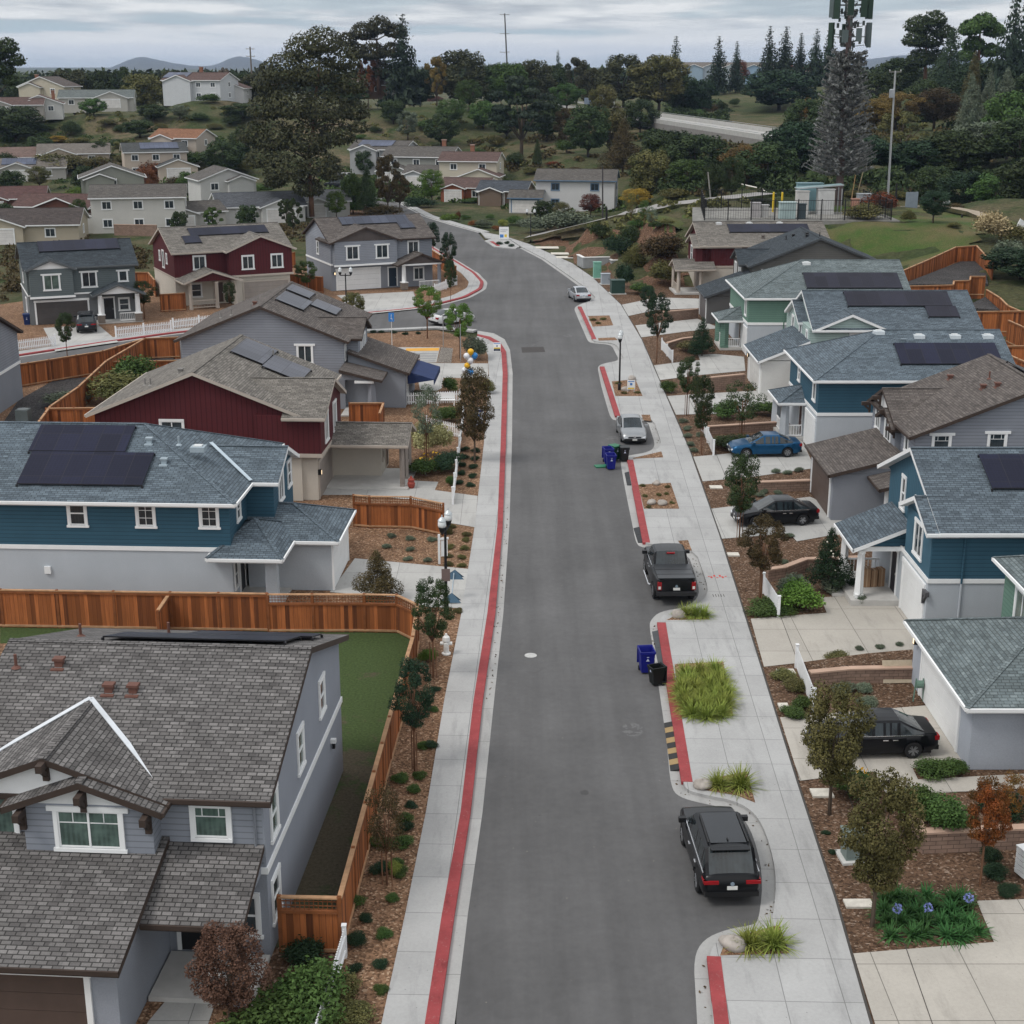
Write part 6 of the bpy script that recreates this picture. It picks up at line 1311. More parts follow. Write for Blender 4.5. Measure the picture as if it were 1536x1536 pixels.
for (px, py, c), lb in zip(BAL, BLB):
    x, y, z = D(px, py, y0 + R.uniform(-.15, .15)); m = MB(); mt = plain({'y': (.75, .42, .02), 'w': (.7, .71, .74), 'b': (.03, .2, .5)}[c], .3, var=.03)
    m.lathe([(.0, -.30), (.1, -.24), (.2, -.12), (.25, .02), (.24, .12), (.17, .22), (.07, .27), (0, .28)], mt, n=14); o = m.build('balloon', loc=(x, y, z), smooth=True); tag(o, lb + ' above the brown tree', 'balloon', 'balloons tied at the sales sign')
    s = MB(); s.tube([(0, 0, -.29), (x0 - x, y0 - y, .2 - z)], .006, WHITE, 4); s.build('string', o)
# red marks sprayed on the walk
m = MB(); rp = plain((.5, .06, .05), .8)
for k in range(7): x, y = G(1062 + k*4.2, 865 + (k % 2)*2, .13); m.box(x, x + .1, y, y + (.25 if k % 3 else .1), .1275, .1315, rp)
for k in range(5): x, y = G(1070 + k*4, 895, .13); m.box(x, x + .03, y, y + .35, .1275, .1315, dk)
tag(m.build('spray_marks'), kind='structure')
# hydrant, boxes, slabs, boulders
x, y = G(669.5, 981); e = empty('fire_hydrant', (x, y, .12), 0, 'white fire hydrant on the mulch beside the left sidewalk', 'hydrant'); m = MB(); hw = plain((.72, .72, .7), .5); m.lathe([(.2, 0), (.2, .06), (.12, .07), (.12, .6), (.17, .62), (.17, .68), (.15, .8), (.06, .88), (.05, .95)], hw); m.build('barrel', e)
m = MB(); m.tube([(-.26, 0, .5), (.26, 0, .5)], .08, hw, 10); m.tube([(0, 0, .48), (0, -.24, .48)], .1, hw, 10); m.build('nozzle', e)
x, y = G(617, 732); e = empty('garden_urn', (x, y, .12), 0, 'red brown urn at the porch post of the red gabled house', 'urn'); m = MB(); m.lathe([(.14, 0), (.2, .1), (.24, .3), (.17, .45), (.22, .5)], plain((.28, .05, .035), .6)); m.build('pot', e); m = MB(); m.lathe([(.2, .5), (.2, .55), (.1, .62), (.05, .75)], plain((.28, .05, .035), .6)); m.build('lid', e)
def cabinet(label, px, py, w, d, hh, col, z=None):
    x, y = G(px, py); e = empty('utility_cabinet', (x, y, .1 if z is None else z), .1, label, 'utility box'); m = MB(); c = plain(col, .5); m.box(-w/2, w/2, -d/2, d/2, .08, hh, c); m.box(-w/2 - .05, w/2 + .05, -d/2 - .05, d/2 + .05, hh, hh + .06, c); m.build('housing', e)
    m = MB(); m.box(-w/2 - .15, w/2 + .15, -d/2 - .15, d/2 + .15, -.1, .08, plain((.5, .5, .48))); m.build('plinth', e); m = MB(); m.box(-w*.4, w*.4, -d/2 - .02, -d/2, .2, hh - .1, c); m.box(w*.3, w*.34, -d/2 - .05, -d/2 - .02, hh*.5, hh*.6, BLACK); m.build('door', e)
cabinet('tall mint green utility cabinet beside the curved walk', 895.5, 417, .9, .7, 1.9, (.16, .36, .28)); cabinet('small grey utility box beside the curved walk', 908, 426, 1.0, .8, 1.2, (.32, .36, .4)); cabinet('dark green transformer box beside the curved walk', 926, 440, 1.5, 1.2, 1.5, (.02, .05, .04)); cabinet('grey utility box half hidden by the big olive tree', 1278, 1286, .6, .6, .95, (.16, .2, .19))
def slab(label, px, py, w, d, rz=0., z=.12, col=(.55, .52, .46)):
    x, y = G(px, py); m = MB(); m.prism([(-w/2, -d/2), (w/2, -d/2*1.05), (w/2*.96, d/2), (-w/2*1.04, d/2*.95)], -.02, .05, plain(col, .9, var=.15, scale=4)); tag(m.build('stone_slab', loc=(x, y, z), rz=rz), label, 'slab', 'pale slabs in the beds')
for a in (('pale slab by the roots of the bushy green sidewalk tree', 1233, 1190, .75, .6), ('pale slab under the olive tree trunk', 1288, 1356, .85, .45), ('upper pale slab left of the near picket fence', 1179, 1008, .75, .5), ('lower pale slab left of the near picket fence', 1176, 1061, .4, .7), ('pale slab beside the tall street tree bed', 1074, 731, .75, .6), ('pale slab on the slope, nearest the top lamp', 821, 371.5, 3.2, 2.2), ('second pale slab down the slope', 840, 380.5, 2.4, 2.0), ('third pale slab down the slope', 847, 386, 2.2, 2.0), ('cream paving slab behind the first tall sidewalk tree', 1100, 832, .6, .5)): slab(*a)
x, y = G(1344, 1020); m = MB(); m.box(-.62, .62, -.08, .0, 0, .95, plain((.46, .39, .29), .9, var=.15, scale=3)); tag(m.build('stone_slab', loc=(x, y - .25, .1), rot=(-.35, 0, .05)), 'tan slab leaning against the block retaining wall', 'slab', 'pale slabs in the beds')
def rock(label, px, py, r, fl=.62, z=.13):
    rr = np.random.RandomState(int(px*7 + py)); x, y = G(px, py); m = MB(); n, k = 14, 8; v = []
    ph = rr.rand(6)*6
    for i in range(k + 1):
        t = pi*i/k
        for j in range(n):
            a = 2*pi*j/n; q = r*(1 + .10*sin(2*a + ph[0]) + .08*sin(3*a + ph[1] + t*2) + .07*sin(4*t + ph[2] + a)); v.append((q*sin(t)*cos(a), q*sin(t)*sin(a)*.85, q*cos(t)*fl))
    m.v = v; m.mats = [plain((.34, .31, .28), .9, var=.25, scale=3)]
    for i in range(k):
        for j in range(n): m.f.append((i*n + j, (i + 1)*n + j, (i + 1)*n + (j + 1) % n, i*n + (j + 1) % n)); m.m.append(0)
    tag(m.build('boulder', loc=(x, y, z + r*fl*.45), rz=rr.rand()*6, smooth=True), label, 'boulder', 'round boulders in the planting beds')
for a in (('boulder at the back edge of the small square bed', 985, 727, .28), ('larger grey boulder at the front of the small square bed', 993.5, 757, .32), ('brown boulder left in the small square bed', 977, 756, .3), ('boulder left of the spiky grass behind the pickup', 1018, 925, .36), ('boulder at the bed end above the black suv', 1054, 1181, .34), ('boulder at the bed end below the black suv', 1100, 1421, .4), ('dark boulder in the lamp bed before the silver sedan', 948, 570, .4), ('low boulder in the lamp bed before the silver sedan', 938, 586, .35), ('pale rock in the side yard behind the diagonal cedar fence', 241, 530, 1.5)): rock(*a)
# parcels on the porch
hx, hy = 18.4, 61.1
for k, (dx, dy, w, d, hh) in enumerate(((-1.15, 6.3, .35, .4, .95), (-.8, 6.35, .3, .42, .85), (-.45, 6.4, .32, .42, .9), (-.9, 6.9, .7, .45, .6))):
    m = MB(); cb = plain((.28, .17, .1), .85, var=.15); m.box(-w/2, w/2, -d/2, d/2, 0, hh, cb); m.box(-.03, .03, -d/2 - .004, d/2 + .004, .0, hh + .004, plain((.4, .28, .18), .5)); o = m.build('parcel', loc=(hx + dx, hy + dy, .41), rz=.1*k); tag(o, ['leftmost brown parcel on the white porch', 'middle narrow parcel on the white porch', 'parcel nearest the door on the white porch', 'wide parcel at the back of the white porch'][k], 'parcel', 'brown parcels on the porch')
x, y = G(1293, 870); 
# ladder like hose stand and white box at right
x, y = G(1377, 1052); e = empty('hose_reel', (x, y, .12), 0, 'green hose stand beside the nearest white garage', 'hose stand'); gm = plain((.12, .2, .16), .6); m = MB()
for sx in (-.2, .2): m.tube([(sx, 0, 0), (sx*.7, 0, 1.0)], .03, gm, 6)
m.build('frame', e); m = MB(); m.tube([(-.14, 0, .75), (.14, 0, .75)], .16, gm, 12); m.build('reel', e)
x, y = G(1554, 1316); e = empty('garden_bench', (x, y, .12), .3, 'white slatted box cut off at the right picture edge', 'planter box'); m = MB()
for k in range(5): m.box(-.5, .5, -.45, .45, .05 + k*.18, .2 + k*.18, WHITE)
m.build('slats', e); m = MB(); m.box(-.52, .52, -.47, .47, .95, 1.0, WHITE); m.build('lid', e)
x, y = G(669, 608); e = empty('garden_bench', (x, y, .12), 0, 'white bench by the picket fence near the balloons', 'bench'); m = MB(); m.box(-.7, .7, -.2, .2, .4, .46, WHITE); m.build('seat', e); m = MB(); m.box(-.7, .7, .18, .23, .5, .95, WHITE); m.build('backrest', e)
for sx in (-1, 1): m = MB(); m.box(sx*.62 - .04, sx*.62 + .04, -.18, .2, 0, .4, WHITE); m.build('leg', e)
x, y = G(118, 572); e = empty('air_conditioner', (21.5*0 + G(36, 632)[0], G(36, 632)[1], .12), 0, 'grey air conditioner box beside the lavender house at the left edge', 'air conditioner'); m = MB(); m.box(-.45, .45, -.45, .45, 0, .9, plain((.1, .12, .12))); m.build('case', e); m = MB(); m.tube([(0, 0, .9), (0, 0, .93)], .38, plain((.2, .22, .22)), 16); m.build('fan_guard', e)
def ppm(y, z): return F/(y*cos(P) + (H - z)*sin(P))
def card_mesh(name, P_, size, mat, rng, Nrm=None, asp=1.5, flat=.0, zc=1.0):
    P_ = np.asarray(P_, float); n = len(P_); d = rng.normal(size=(n, 3)); 
    if Nrm is not None: d = d*.65 + Nrm
    d[:, 2] += flat; d /= np.linalg.norm(d, axis=1, keepdims=True)
    a = rng.normal(size=(n, 3)); u = np.cross(d, a); u /= np.linalg.norm(u, axis=1, keepdims=True); w = np.cross(d, u)
    s = (size*rng.uniform(.6, 1.35, n))[:, None]
    zv = np.array((1, 1, zc)); u, w, d = u*zv, w*zv, d*zv
    V = np.stack([P_ - u*s*asp*.5, P_ + w*s*.42 - d*s*.1, P_ + u*s*asp*.5, P_ - w*s*.42 - d*s*.1], 1).reshape(-1, 3)
    me = bpy.data.meshes.new(name); me.vertices.add(4*n); me.vertices.foreach_set('co', V.ravel()); me.loops.add(4*n); me.loops.foreach_set('vertex_index', np.arange(4*n, dtype=np.int32))
    me.polygons.add(n); me.polygons.foreach_set('loop_start', np.arange(0, 4*n, 4, dtype=np.int32)); me.update(calc_edges=True); me.materials.append(mat); return me
def lobe_points(lobes, n, rng, inner=.5):
    L = np.array(lobes, float); vol = (L[:, 3]*L[:, 4]*L[:, 5])**(2/3.); k = rng.choice(len(L), n, p=vol/vol.sum())
    d = rng.normal(size=(n, 3)); d /= np.linalg.norm(d, axis=1, keepdims=True); d[:, 2] = np.where(d[:, 2] < -.3, d[:, 2]*.5, d[:, 2])
    r = rng.uniform(inner, 1.06, n)**.6; cl = rng.normal(size=(n, 3))*.05
    return L[k, :3] + (d*r[:, None] + cl)*L[k, 3:6], d
LEAF = {k: leaf(*v) for k, v in dict(
 dark=((0.0226, 0.0385, 0.0159), (0.0566, 0.077, 0.0294)), euc=((0.0304, 0.0359, 0.0179), (0.0718, 0.069, 0.0345)), green=((0.0339, 0.0679, 0.0181), (0.0849, 0.136, 0.0396)), olive=((0.0679, 0.077, 0.0283), (0.148, 0.13, 0.0509)), gold=((0.113, 0.0849, 0.0283), (0.215, 0.141, 0.0453)),
 yellow=((0.226, 0.159, 0.0226), (0.431, 0.294, 0.0453)), rust=((0.113, 0.0453, 0.0204), (0.226, 0.0849, 0.0339)), red=((0.0679, 0.0226, 0.0181), (0.148, 0.0509, 0.0339)), orange=((.06, .06, .02), (.34, .11, .022)), grey=((0.0792, 0.108, 0.0736), (0.159, 0.181, 0.124)), conifer=((0.0204, 0.0362, 0.0226), (0.0509, 0.0701, 0.0453)),
 pine=((0.0283, 0.0566, 0.0339), (0.0736, 0.108, 0.0566)), bronze=((0.0453, 0.0396, 0.0192), (0.113, 0.0814, 0.0374)), bright=((0.0566, 0.113, 0.017), (0.136, 0.215, 0.0453)), lime=((0.148, 0.181, 0.0339), (0.305, 0.317, 0.0905)), deep=((0.0159, 0.0339, 0.0181), (0.0339, 0.0622, 0.0317)), tan=((0.226, 0.17, 0.102), (0.374, 0.283, 0.17)), cream=((0.294, 0.283, 0.124), (0.475, 0.453, 0.248)), blade=((.12, .165, .028), (.32, .35, .085)), redbr=((.075, .04, .028), (.16, .09, .062)), agap=((0.0283, 0.0792, 0.0226), (0.0679, 0.159, 0.0509)), olivebr=((.055, .052, .02), (.12, .10, .04)), smoke=((0.113, 0.0962, 0.0792), (0.192, 0.159, 0.124))).items()}
BARK = bark(); BARKR = bark((.19, .10, .06)); BARKD = bark((.06, .05, .042))
PC = {}
def proto(kind, col, seed):
    key = (kind, col, seed)
    if key in PC: return PC[key]
    rng = np.random.RandomState(seed*13 + len(kind)*7 + 3); mat = LEAF[col]; tr = MB(); bk = BARKR if kind in ('young', 'slim', 'sparse') else BARKD if kind in ('conifer', 'oak') else BARK
    if kind in ('oak', 'airy', 'round', 'young', 'slim', 'sparse', 'cone', 'spread'):
        z0, zc, rz, nl, rl, n, cs = dict(oak=(.12, .56, .38, 26, .15, 8000, .034), airy=(.2, .62, .36, 19, .115, 6500, .031), round=(.24, .62, .35, 26, .15, 15000, .024), young=(.40, .71, .28, 28, .115, 14000, .02), slim=(.34, .68, .32, 26, .145, 14000, .024), sparse=(.35, .68, .3, 16, .16, 4500, .026), cone=(.1, .5, .4, 24, .18, 13000, .024), spread=(.2, .6, .3, 18, .14, 7500, .034))[kind]
        lob = []
        for i in range(nl):
            a = 2*pi*i*.382 + rng.rand(); h = (i + .5)/nl*2 - 1; rad = .5*sqrt(max(.05, 1 - h*h))*rng.uniform(.45, .95)
            if kind == 'cone': rad = .36*(1 - (h + 1)/2.15)*rng.uniform(.6, 1.1); 
            q = rl*rng.uniform(.7, 1.25)*(1.0 if kind != 'cone' else 1.25 - .45*(h + 1)); rad = min(rad, .52 - q*.8)
            lob.append((rad*cos(a), rad*sin(a), zc + h*rz*(1 - q*.5), q, q, q*(.75 if kind != 'spread' else .38)*rz/.36*1.1))
        P_, d = lobe_points(lob, n, rng, .45); keep = P_[:, 2] < 1.02; P_ = P_[keep]; d = d[keep]
        tr.tube([(0, 0, -.03), (.005, 0, z0), (.01, .01, zc)], [.03, .022, .012] if kind not in ('young', 'slim', 'sparse') else [.022, .018, .01], bk, 7)
        for c in lob[::2]: tr.tube([(0, 0, z0*.9 + .02*rng.rand()), (c[0]*.5, c[1]*.5, (z0 + c[2])/2 + .02), (c[0], c[1], c[2])], [.012, .009, .004], bk, 5)
        me = card_mesh('crown', P_, cs, mat, rng, d*1.05, flat=.3, zc=.95 if kind in ('oak', 'airy', 'spread') else .55)
    elif kind == 'conifer':
        pts, nr = [], []; tr.tube([(0, 0, -.03), (0, 0, .5), (0, 0, .98)], [.022, .014, .004], BARKD, 6)
        for lv in range(26):
            z = .1 + .88*(lv/25)**.95; Rm = .5*(1 - (z - .1)/.92)**.85*rng.uniform(.78, 1.05) + .012; nb = 7 if z < .7 else 5
            for b in range(nb):
                a = 2*pi*(b + rng.rand()*.7)/nb + lv; rr = Rm*rng.uniform(.5, 1.15); m_ = max(4, int(26*rr/.5 + 4))
                for k in range(m_):
                    t = (k + rng.rand())/m_; x = rr*t; side = rng.normal()*.045*(.3 + t); pts.append((x*cos(a) - side*sin(a), x*sin(a) + side*cos(a), z - .10*t*rr*2 + .05*t*t*rr + rng.normal()*.006)); nr.append((0, 0, .7))
        me = card_mesh('crown', pts, .052*(1.1 - .8*np.array(pts)[:, 2].clip(0, 1)), mat, rng, np.array(nr), 1.9)
    elif kind == 'shrub':
        lob = [(rng.uniform(-.28, .28), rng.uniform(-.28, .28), rng.uniform(.3, .62), *(rng.uniform(.22, .34),)*2, rng.uniform(.26, .36)) for _ in range(7)]
        P_, d = lobe_points(lob, 4200, rng, .4); P_ = P_ + rng.normal(size=P_.shape)*.035; P_[:, 2] = np.maximum(P_[:, 2], .02); me = card_mesh('leaves', P_, .042, mat, rng, d*.5, flat=.2); tr = None
    elif kind == 'mat':
        P_ = rng.uniform(-.5, .5, (900, 3)); P_[:, 2] = rng.rand(900)*(.9 - 1.6*(P_[:, 0]**2 + P_[:, 1]**2)); P_ = P_[(P_[:, 0]**2 + P_[:, 1]**2) < .25*rng.uniform(.6, 1.1, 900)]; P_[:, 2] = np.abs(P_[:, 2]) + .02
        me = card_mesh('leaves', P_, .11, mat, rng, flat=.9); tr = None
    elif kind == 'tuft':
        m = MB(); m.mats = [mat]
        for _ in range(230 if col != 'agap' else 80):
            a = rng.rand()*2*pi; L = rng.uniform(.38, .66); el = rng.uniform(.2, 1.3); w = .02 if col != 'agap' else .042; bx, by = rng.normal()*.06, rng.normal()*.06; pr = None
            for k in range(5):
                t = k/4; r = L*t*cos(el)*(1 + .25*t); z = L*1.5*t*sin(el) - .55*t*t*L*(1.25 - el*.6); c = (bx + r*cos(a), by + r*sin(a), max(z, .02)); ww = w*(1 - t*.85); q = [(c[0] - sin(a)*ww, c[1] + cos(a)*ww, c[2]), (c[0] + sin(a)*ww, c[1] - cos(a)*ww, c[2])]
                if pr: b = len(m.v); m.v += pr + q; m.f.append((b, b + 1, b + 3, b + 2)); m.m.append(0)
                pr = q
        me = m.mesh('leaves', uv=False); tr = None
    PC[key] = (me, tr.mesh('trunk', True) if tr else None); return PC[key]
def plant(name, label, cat, kind, col, x, y, z, W, HH, seed=0, group=None, rz=None):
    me, tm = proto(kind, col, seed); rz = R.uniform(0, 6.28) if rz is None else rz
    if tm:
        e = empty(name, (x, y, z), rz, label, cat, group); e.scale = (W, W, HH); link('crown', me, e); link('trunk', tm, e); return e
    o = link(name, me, None, (x, y, z), rz); o.scale = (W, W, HH); return tag(o, label, cat, group)
CNT = [0]
def tree(label, px, pb, pt, wpx, Y, kind, col, name='tree', cat='tree', group=None, bury=.0):
    CNT[0] += 1
    if Y: x, y, _ = D(px, pb, Y); z = g1(x, y)
    else: x, y, z = hit(px, pb)
    top = D(px, pt, y)[2]; hh = max(1.0, top - z); return plant(name, label, cat, kind, col, x, y, z - bury, wpx/ppm(y, z + hh*.6)*(1.75 if kind == 'conifer' else 1.12), hh*1.03, CNT[0] % 3, group)
def lobetree(name, label, px, pb, Y, lobes, n, size, col, trunk, group=None, cat='tree'):
    rng = np.random.RandomState(int(px)); x, y, z = D(px, pb, Y); z = g1(x, y); L = []
    for a, b, r in lobes: q = D(a, b, Y); rr = r/ppm(Y, q[2]); L.append((q[0] - x, rng.uniform(-.5, .5)*rr*1.4, q[2] - z, rr, rr*1.15, rr*.85))
    P_, d = lobe_points(L, n, rng, .55); e = empty(name, (x, y, z), 0, label, cat, group); link('crown', card_mesh('crown', P_, size, LEAF[col], rng, d*1.05, flat=.35), e); m = MB()
    tp = [(D(a, b, Y)[0] - x, 0, D(a, b, Y)[2] - z) for a, b in trunk]; m.tube(tp, list(np.linspace(.75, .3, len(tp))*size*1.6), bark((.16, .09, .06)), 8)
    for l in L[::1]: k = min(range(len(tp)), key=lambda i: abs(tp[i][2] - l[2] + l[5])); m.tube([tp[k], ((tp[k][0] + l[0])/2, l[1]*.5, (tp[k][2] + l[2])/2 + .5), l[:3]], [size*.4, size*.28, size*.12], BARK, 6)
    link('trunk', m.mesh('trunk', True), e); return e
lobetree('eucalyptus_tree', 'huge dark eucalyptus towering over the old houses', 468, 322, 246, [(485, 66, 30), (455, 76, 30), (512, 92, 28), (430, 108, 34), (470, 112, 36), (520, 128, 30), (398, 128, 24), (400, 165, 32), (440, 160, 40), (490, 165, 36), (530, 170, 24), (380, 205, 26), (415, 210, 34), (462, 212, 38), (506, 205, 28), (395, 240, 26), (430, 255, 34), (482, 250, 30), (412, 275, 18), (500, 262, 18), (462, 285, 24), (540, 192, 15)], 26000, .36, 'euc', [(468, 325), (466, 280), (463, 240), (470, 190), (475, 130), (480, 90)])
lobetree('eucalyptus_tree', 'tall eucalyptus group on the central hilltop behind the huge one', 560, 138, 425, [(545, 50, 20), (570, 42, 20), (595, 50, 17), (535, 80, 18), (560, 80, 20), (590, 78, 18), (520, 62, 16), (575, 108, 22), (605, 105, 16)], 10000, .52, 'euc', [(568, 142), (567, 100), (565, 60)])
lobetree('eucalyptus_tree', 'drooping eucalyptus cut off at the left edge against the sky', 2, 200, 300, [(-8, 80, 24), (14, 72, 17), (24, 92, 14), (5, 105, 18), (-20, 110, 24), (18, 122, 13)], 6500, .36, 'dark', [(-10, 215), (-8, 150), (0, 90)])
lobetree('eucalyptus_tree', 'tall eucalyptus on the right skyline above the golden thicket', 1388, 130, 420, [(1378, 40, 20), (1398, 32, 18), (1370, 62, 18), (1395, 62, 22), (1412, 50, 16), (1380, 90, 20), (1405, 88, 18)], 9000, .5, 'dark', [(1388, 140), (1388, 90), (1390, 45)])
lobetree('eucalyptus_tree', 'domed green tree on the right skyline beside the dark conifer', 1468, 128, 410, [(1452, 45, 17), (1475, 36, 19), (1492, 48, 16), (1462, 68, 16), (1488, 78, 15), (1450, 85, 14)], 9000, .5, 'green', [(1468, 135), (1468, 90), (1470, 50)])
BT = 'background trees'
for a in (
 ('tall ragged conifer beside the central hilltop eucalyptus', 606, 140, 24, 52, 420, 'conifer', 'conifer'), ('broad brownish oak on the hilltop right of the ragged conifer', 690, 142, 78, 76, 425, 'oak', 'euc'), ('small yellowing tree on the hilltop right of the ragged conifer', 655, 142, 88, 36, 420, 'airy', 'gold'), ('pinkish brown bare tree on the central hilltop', 552, 142, 84, 30, 425, 'airy', 'rust'),
 ('round green tree alone on the grassy hillside', 704, 168, 121, 42, None, 'round', 'green'), ('spreading dark cedar left of the highway woods', 782, 236, 106, 100, 345, 'spread', 'conifer'), ('small pointed conifer on the skyline right of the tall pole', 837, 112, 77, 17, 600, 'conifer', 'conifer'), ('round dark green tree left of the white truck', 850, 172, 126, 48, 420, 'round', 'green'),
 ('dark domed oak right of the white truck on the skyline', 935, 166, 84, 72, 440, 'oak', 'euc'), ('larger olive oak on the skyline before the row houses', 988, 168, 84, 82, 435, 'oak', 'olive'), ('dark tree above the white older house roof', 882, 236, 160, 64, None, 'oak', 'dark'), ('dark bronze tree below the flyover end', 934, 262, 174, 62, None, 'cone', 'bronze'),
 ('small round dark tree beside the slope path', 1097, 292, 238, 40, 225, 'round', 'dark'), ('smaller round tree left of the one by the slope path', 1068, 290, 247, 32, 226, 'round', 'dark'), ('tall pointed conifer before the pale blue row houses', 1012, 134, 56, 28, 560, 'conifer', 'conifer'),
 ('left of two close conifers on the far ridge', 1077, 112, 56, 30, 560, 'conifer', 'conifer'), ('right of two close conifers on the far ridge', 1104, 112, 63, 20, 565, 'conifer', 'conifer'), ('rust coloured tree among the blue row houses', 1109, 124, 92, 26, 580, 'round', 'rust'),
 ('leftmost of the five skyline conifers left of the cell tower', 1152, 116, 41, 30, 540, 'conifer', 'conifer'), ('second skyline conifer left of the cell tower', 1176, 116, 41, 33, 540, 'conifer', 'conifer'), ('short middle conifer left of the cell tower', 1199, 114, 51, 24, 545, 'conifer', 'conifer'), ('fourth skyline conifer left of the cell tower', 1222, 114, 45, 30, 540, 'conifer', 'conifer'), ('conifer partly hidden by the cell tower antennas', 1242, 114, 39, 28, 540, 'conifer', 'conifer'),
 ('big dark round tree right of the grassy far slope', 1168, 178, 106, 108, 470, 'oak', 'deep'), ('dense green conifer mass on the right skyline', 1422, 142, 34, 66, 400, 'cone', 'pine'), ('very tall dark conifer at the right picture edge', 1512, 150, -20, 62, 380, 'conifer', 'conifer'), ('second very tall conifer at the right picture edge', 1545, 150, -40, 70, 390, 'conifer', 'conifer'), ('small dark gold conifer right of the dense green one', 1458, 140, 70, 40, 380, 'cone', 'olive'),
 ('pale feathery conifer in the right woods, left one', 1452, 205, 104, 46, 320, 'cone', 'grey'), ('pale feathery conifer in the right woods, middle one', 1478, 210, 98, 44, 318, 'cone', 'grey'), ('pale feathery conifer in the right woods, right one', 1502, 212, 96, 50, 322, 'cone', 'grey'),
 ('golden brown thicket tree right of the cell tower', 1340, 228, 140, 76, 330, 'round', 'gold'), ('golden brown tree left of the leaning pole', 1308, 232, 150, 66, 325, 'round', 'gold'), ('rusty gold tree in the right thicket', 1398, 226, 134, 78, 332, 'round', 'bronze'), ('golden bush under the flyover deck', 1120, 275, 218, 80, 275, 'round', 'gold'), ('olive bush right of the flyover deck', 1210, 215, 150, 50, 330, 'airy', 'gold'),
 ('dark tree on the left slope below the hilltop houses', 24, 214, 160, 78, None, 'oak', 'dark'), ('leafy dark tree right of the terracotta roof', 336, 264, 213, 60, None, 'oak', 'dark'), ('upper dark oak on the grassy bank', 230, 182, 157, 44, None, 'oak', 'dark'), ('lower left dark oak on the grassy bank', 210, 206, 180, 48, None, 'oak', 'dark'), ('pale bush on the grassy bank', 270, 180, 158, 28, None, 'round', 'grey'), ('dark tree below the long low hilltop house', 141, 174, 148, 36, None, 'oak', 'green'),
 ('yellow tree behind the tan roof', 88, 218, 204, 32, None, 'round', 'yellow'), ('tall thin poplar on the left skyline', 325, 130, 98, 12, 430, 'cone', 'conifer'), ('bare pale trees on the left skyline', 338, 132, 104, 26, 432, 'airy', 'smoke'), ('dark cypress clump beside the lavender corner house', 552, 326, 244, 34, None, 'cone', 'dark'), ('bronze leafed tree beside the cypress clump', 582, 322, 236, 48, None, 'airy', 'bronze'), ('dark evergreen left of the cypress clump', 530, 322, 262, 34, None, 'oak', 'green'), ('bright green street tree before the brick garage', 648, 308, 256, 38, None, 'round', 'bright'),
 ('grey green tree on the hillside above the solar roof', 612, 212, 168, 40, None, 'airy', 'grey'), ('dark oak above the dark red roof', 662, 222, 172, 46, None, 'oak', 'dark'), ('green tree left of the spreading cedar', 678, 192, 150, 46, None, 'round', 'green'), ('narrow dark cypress left of the spreading cedar', 806, 252, 205, 16, None, 'cone', 'dark'), ('yellow leaved bush beside the white older house', 955, 314, 284, 44, None, 'round', 'yellow'), ('purple leaved tree before the white older house', 886, 326, 292, 34, None, 'round', 'red'), ('dark tree beside the lamp before the white older house', 815, 332, 302, 32, None, 'oak', 'dark'), ('olive tree before the white older house wall', 842, 332, 304, 28, None, 'round', 'olive'),
 ('large dark evergreen overhanging the winding cedar fence', 1528, 452, 374, 110, 145, 'oak', 'deep'), ('dark round bush tree alone on the lawn', 1399, 336, 287, 46, None, 'round', 'deep'), ('tall fir behind the huge eucalyptus at the lower left', 430, 342, 300, 28, None, 'airy', 'dark')):
    tree(*a)
WG = 'dark trees in the wooded hillsides'; WL = 'dark tree massed in the wooded hillside, indistinct from its neighbours'
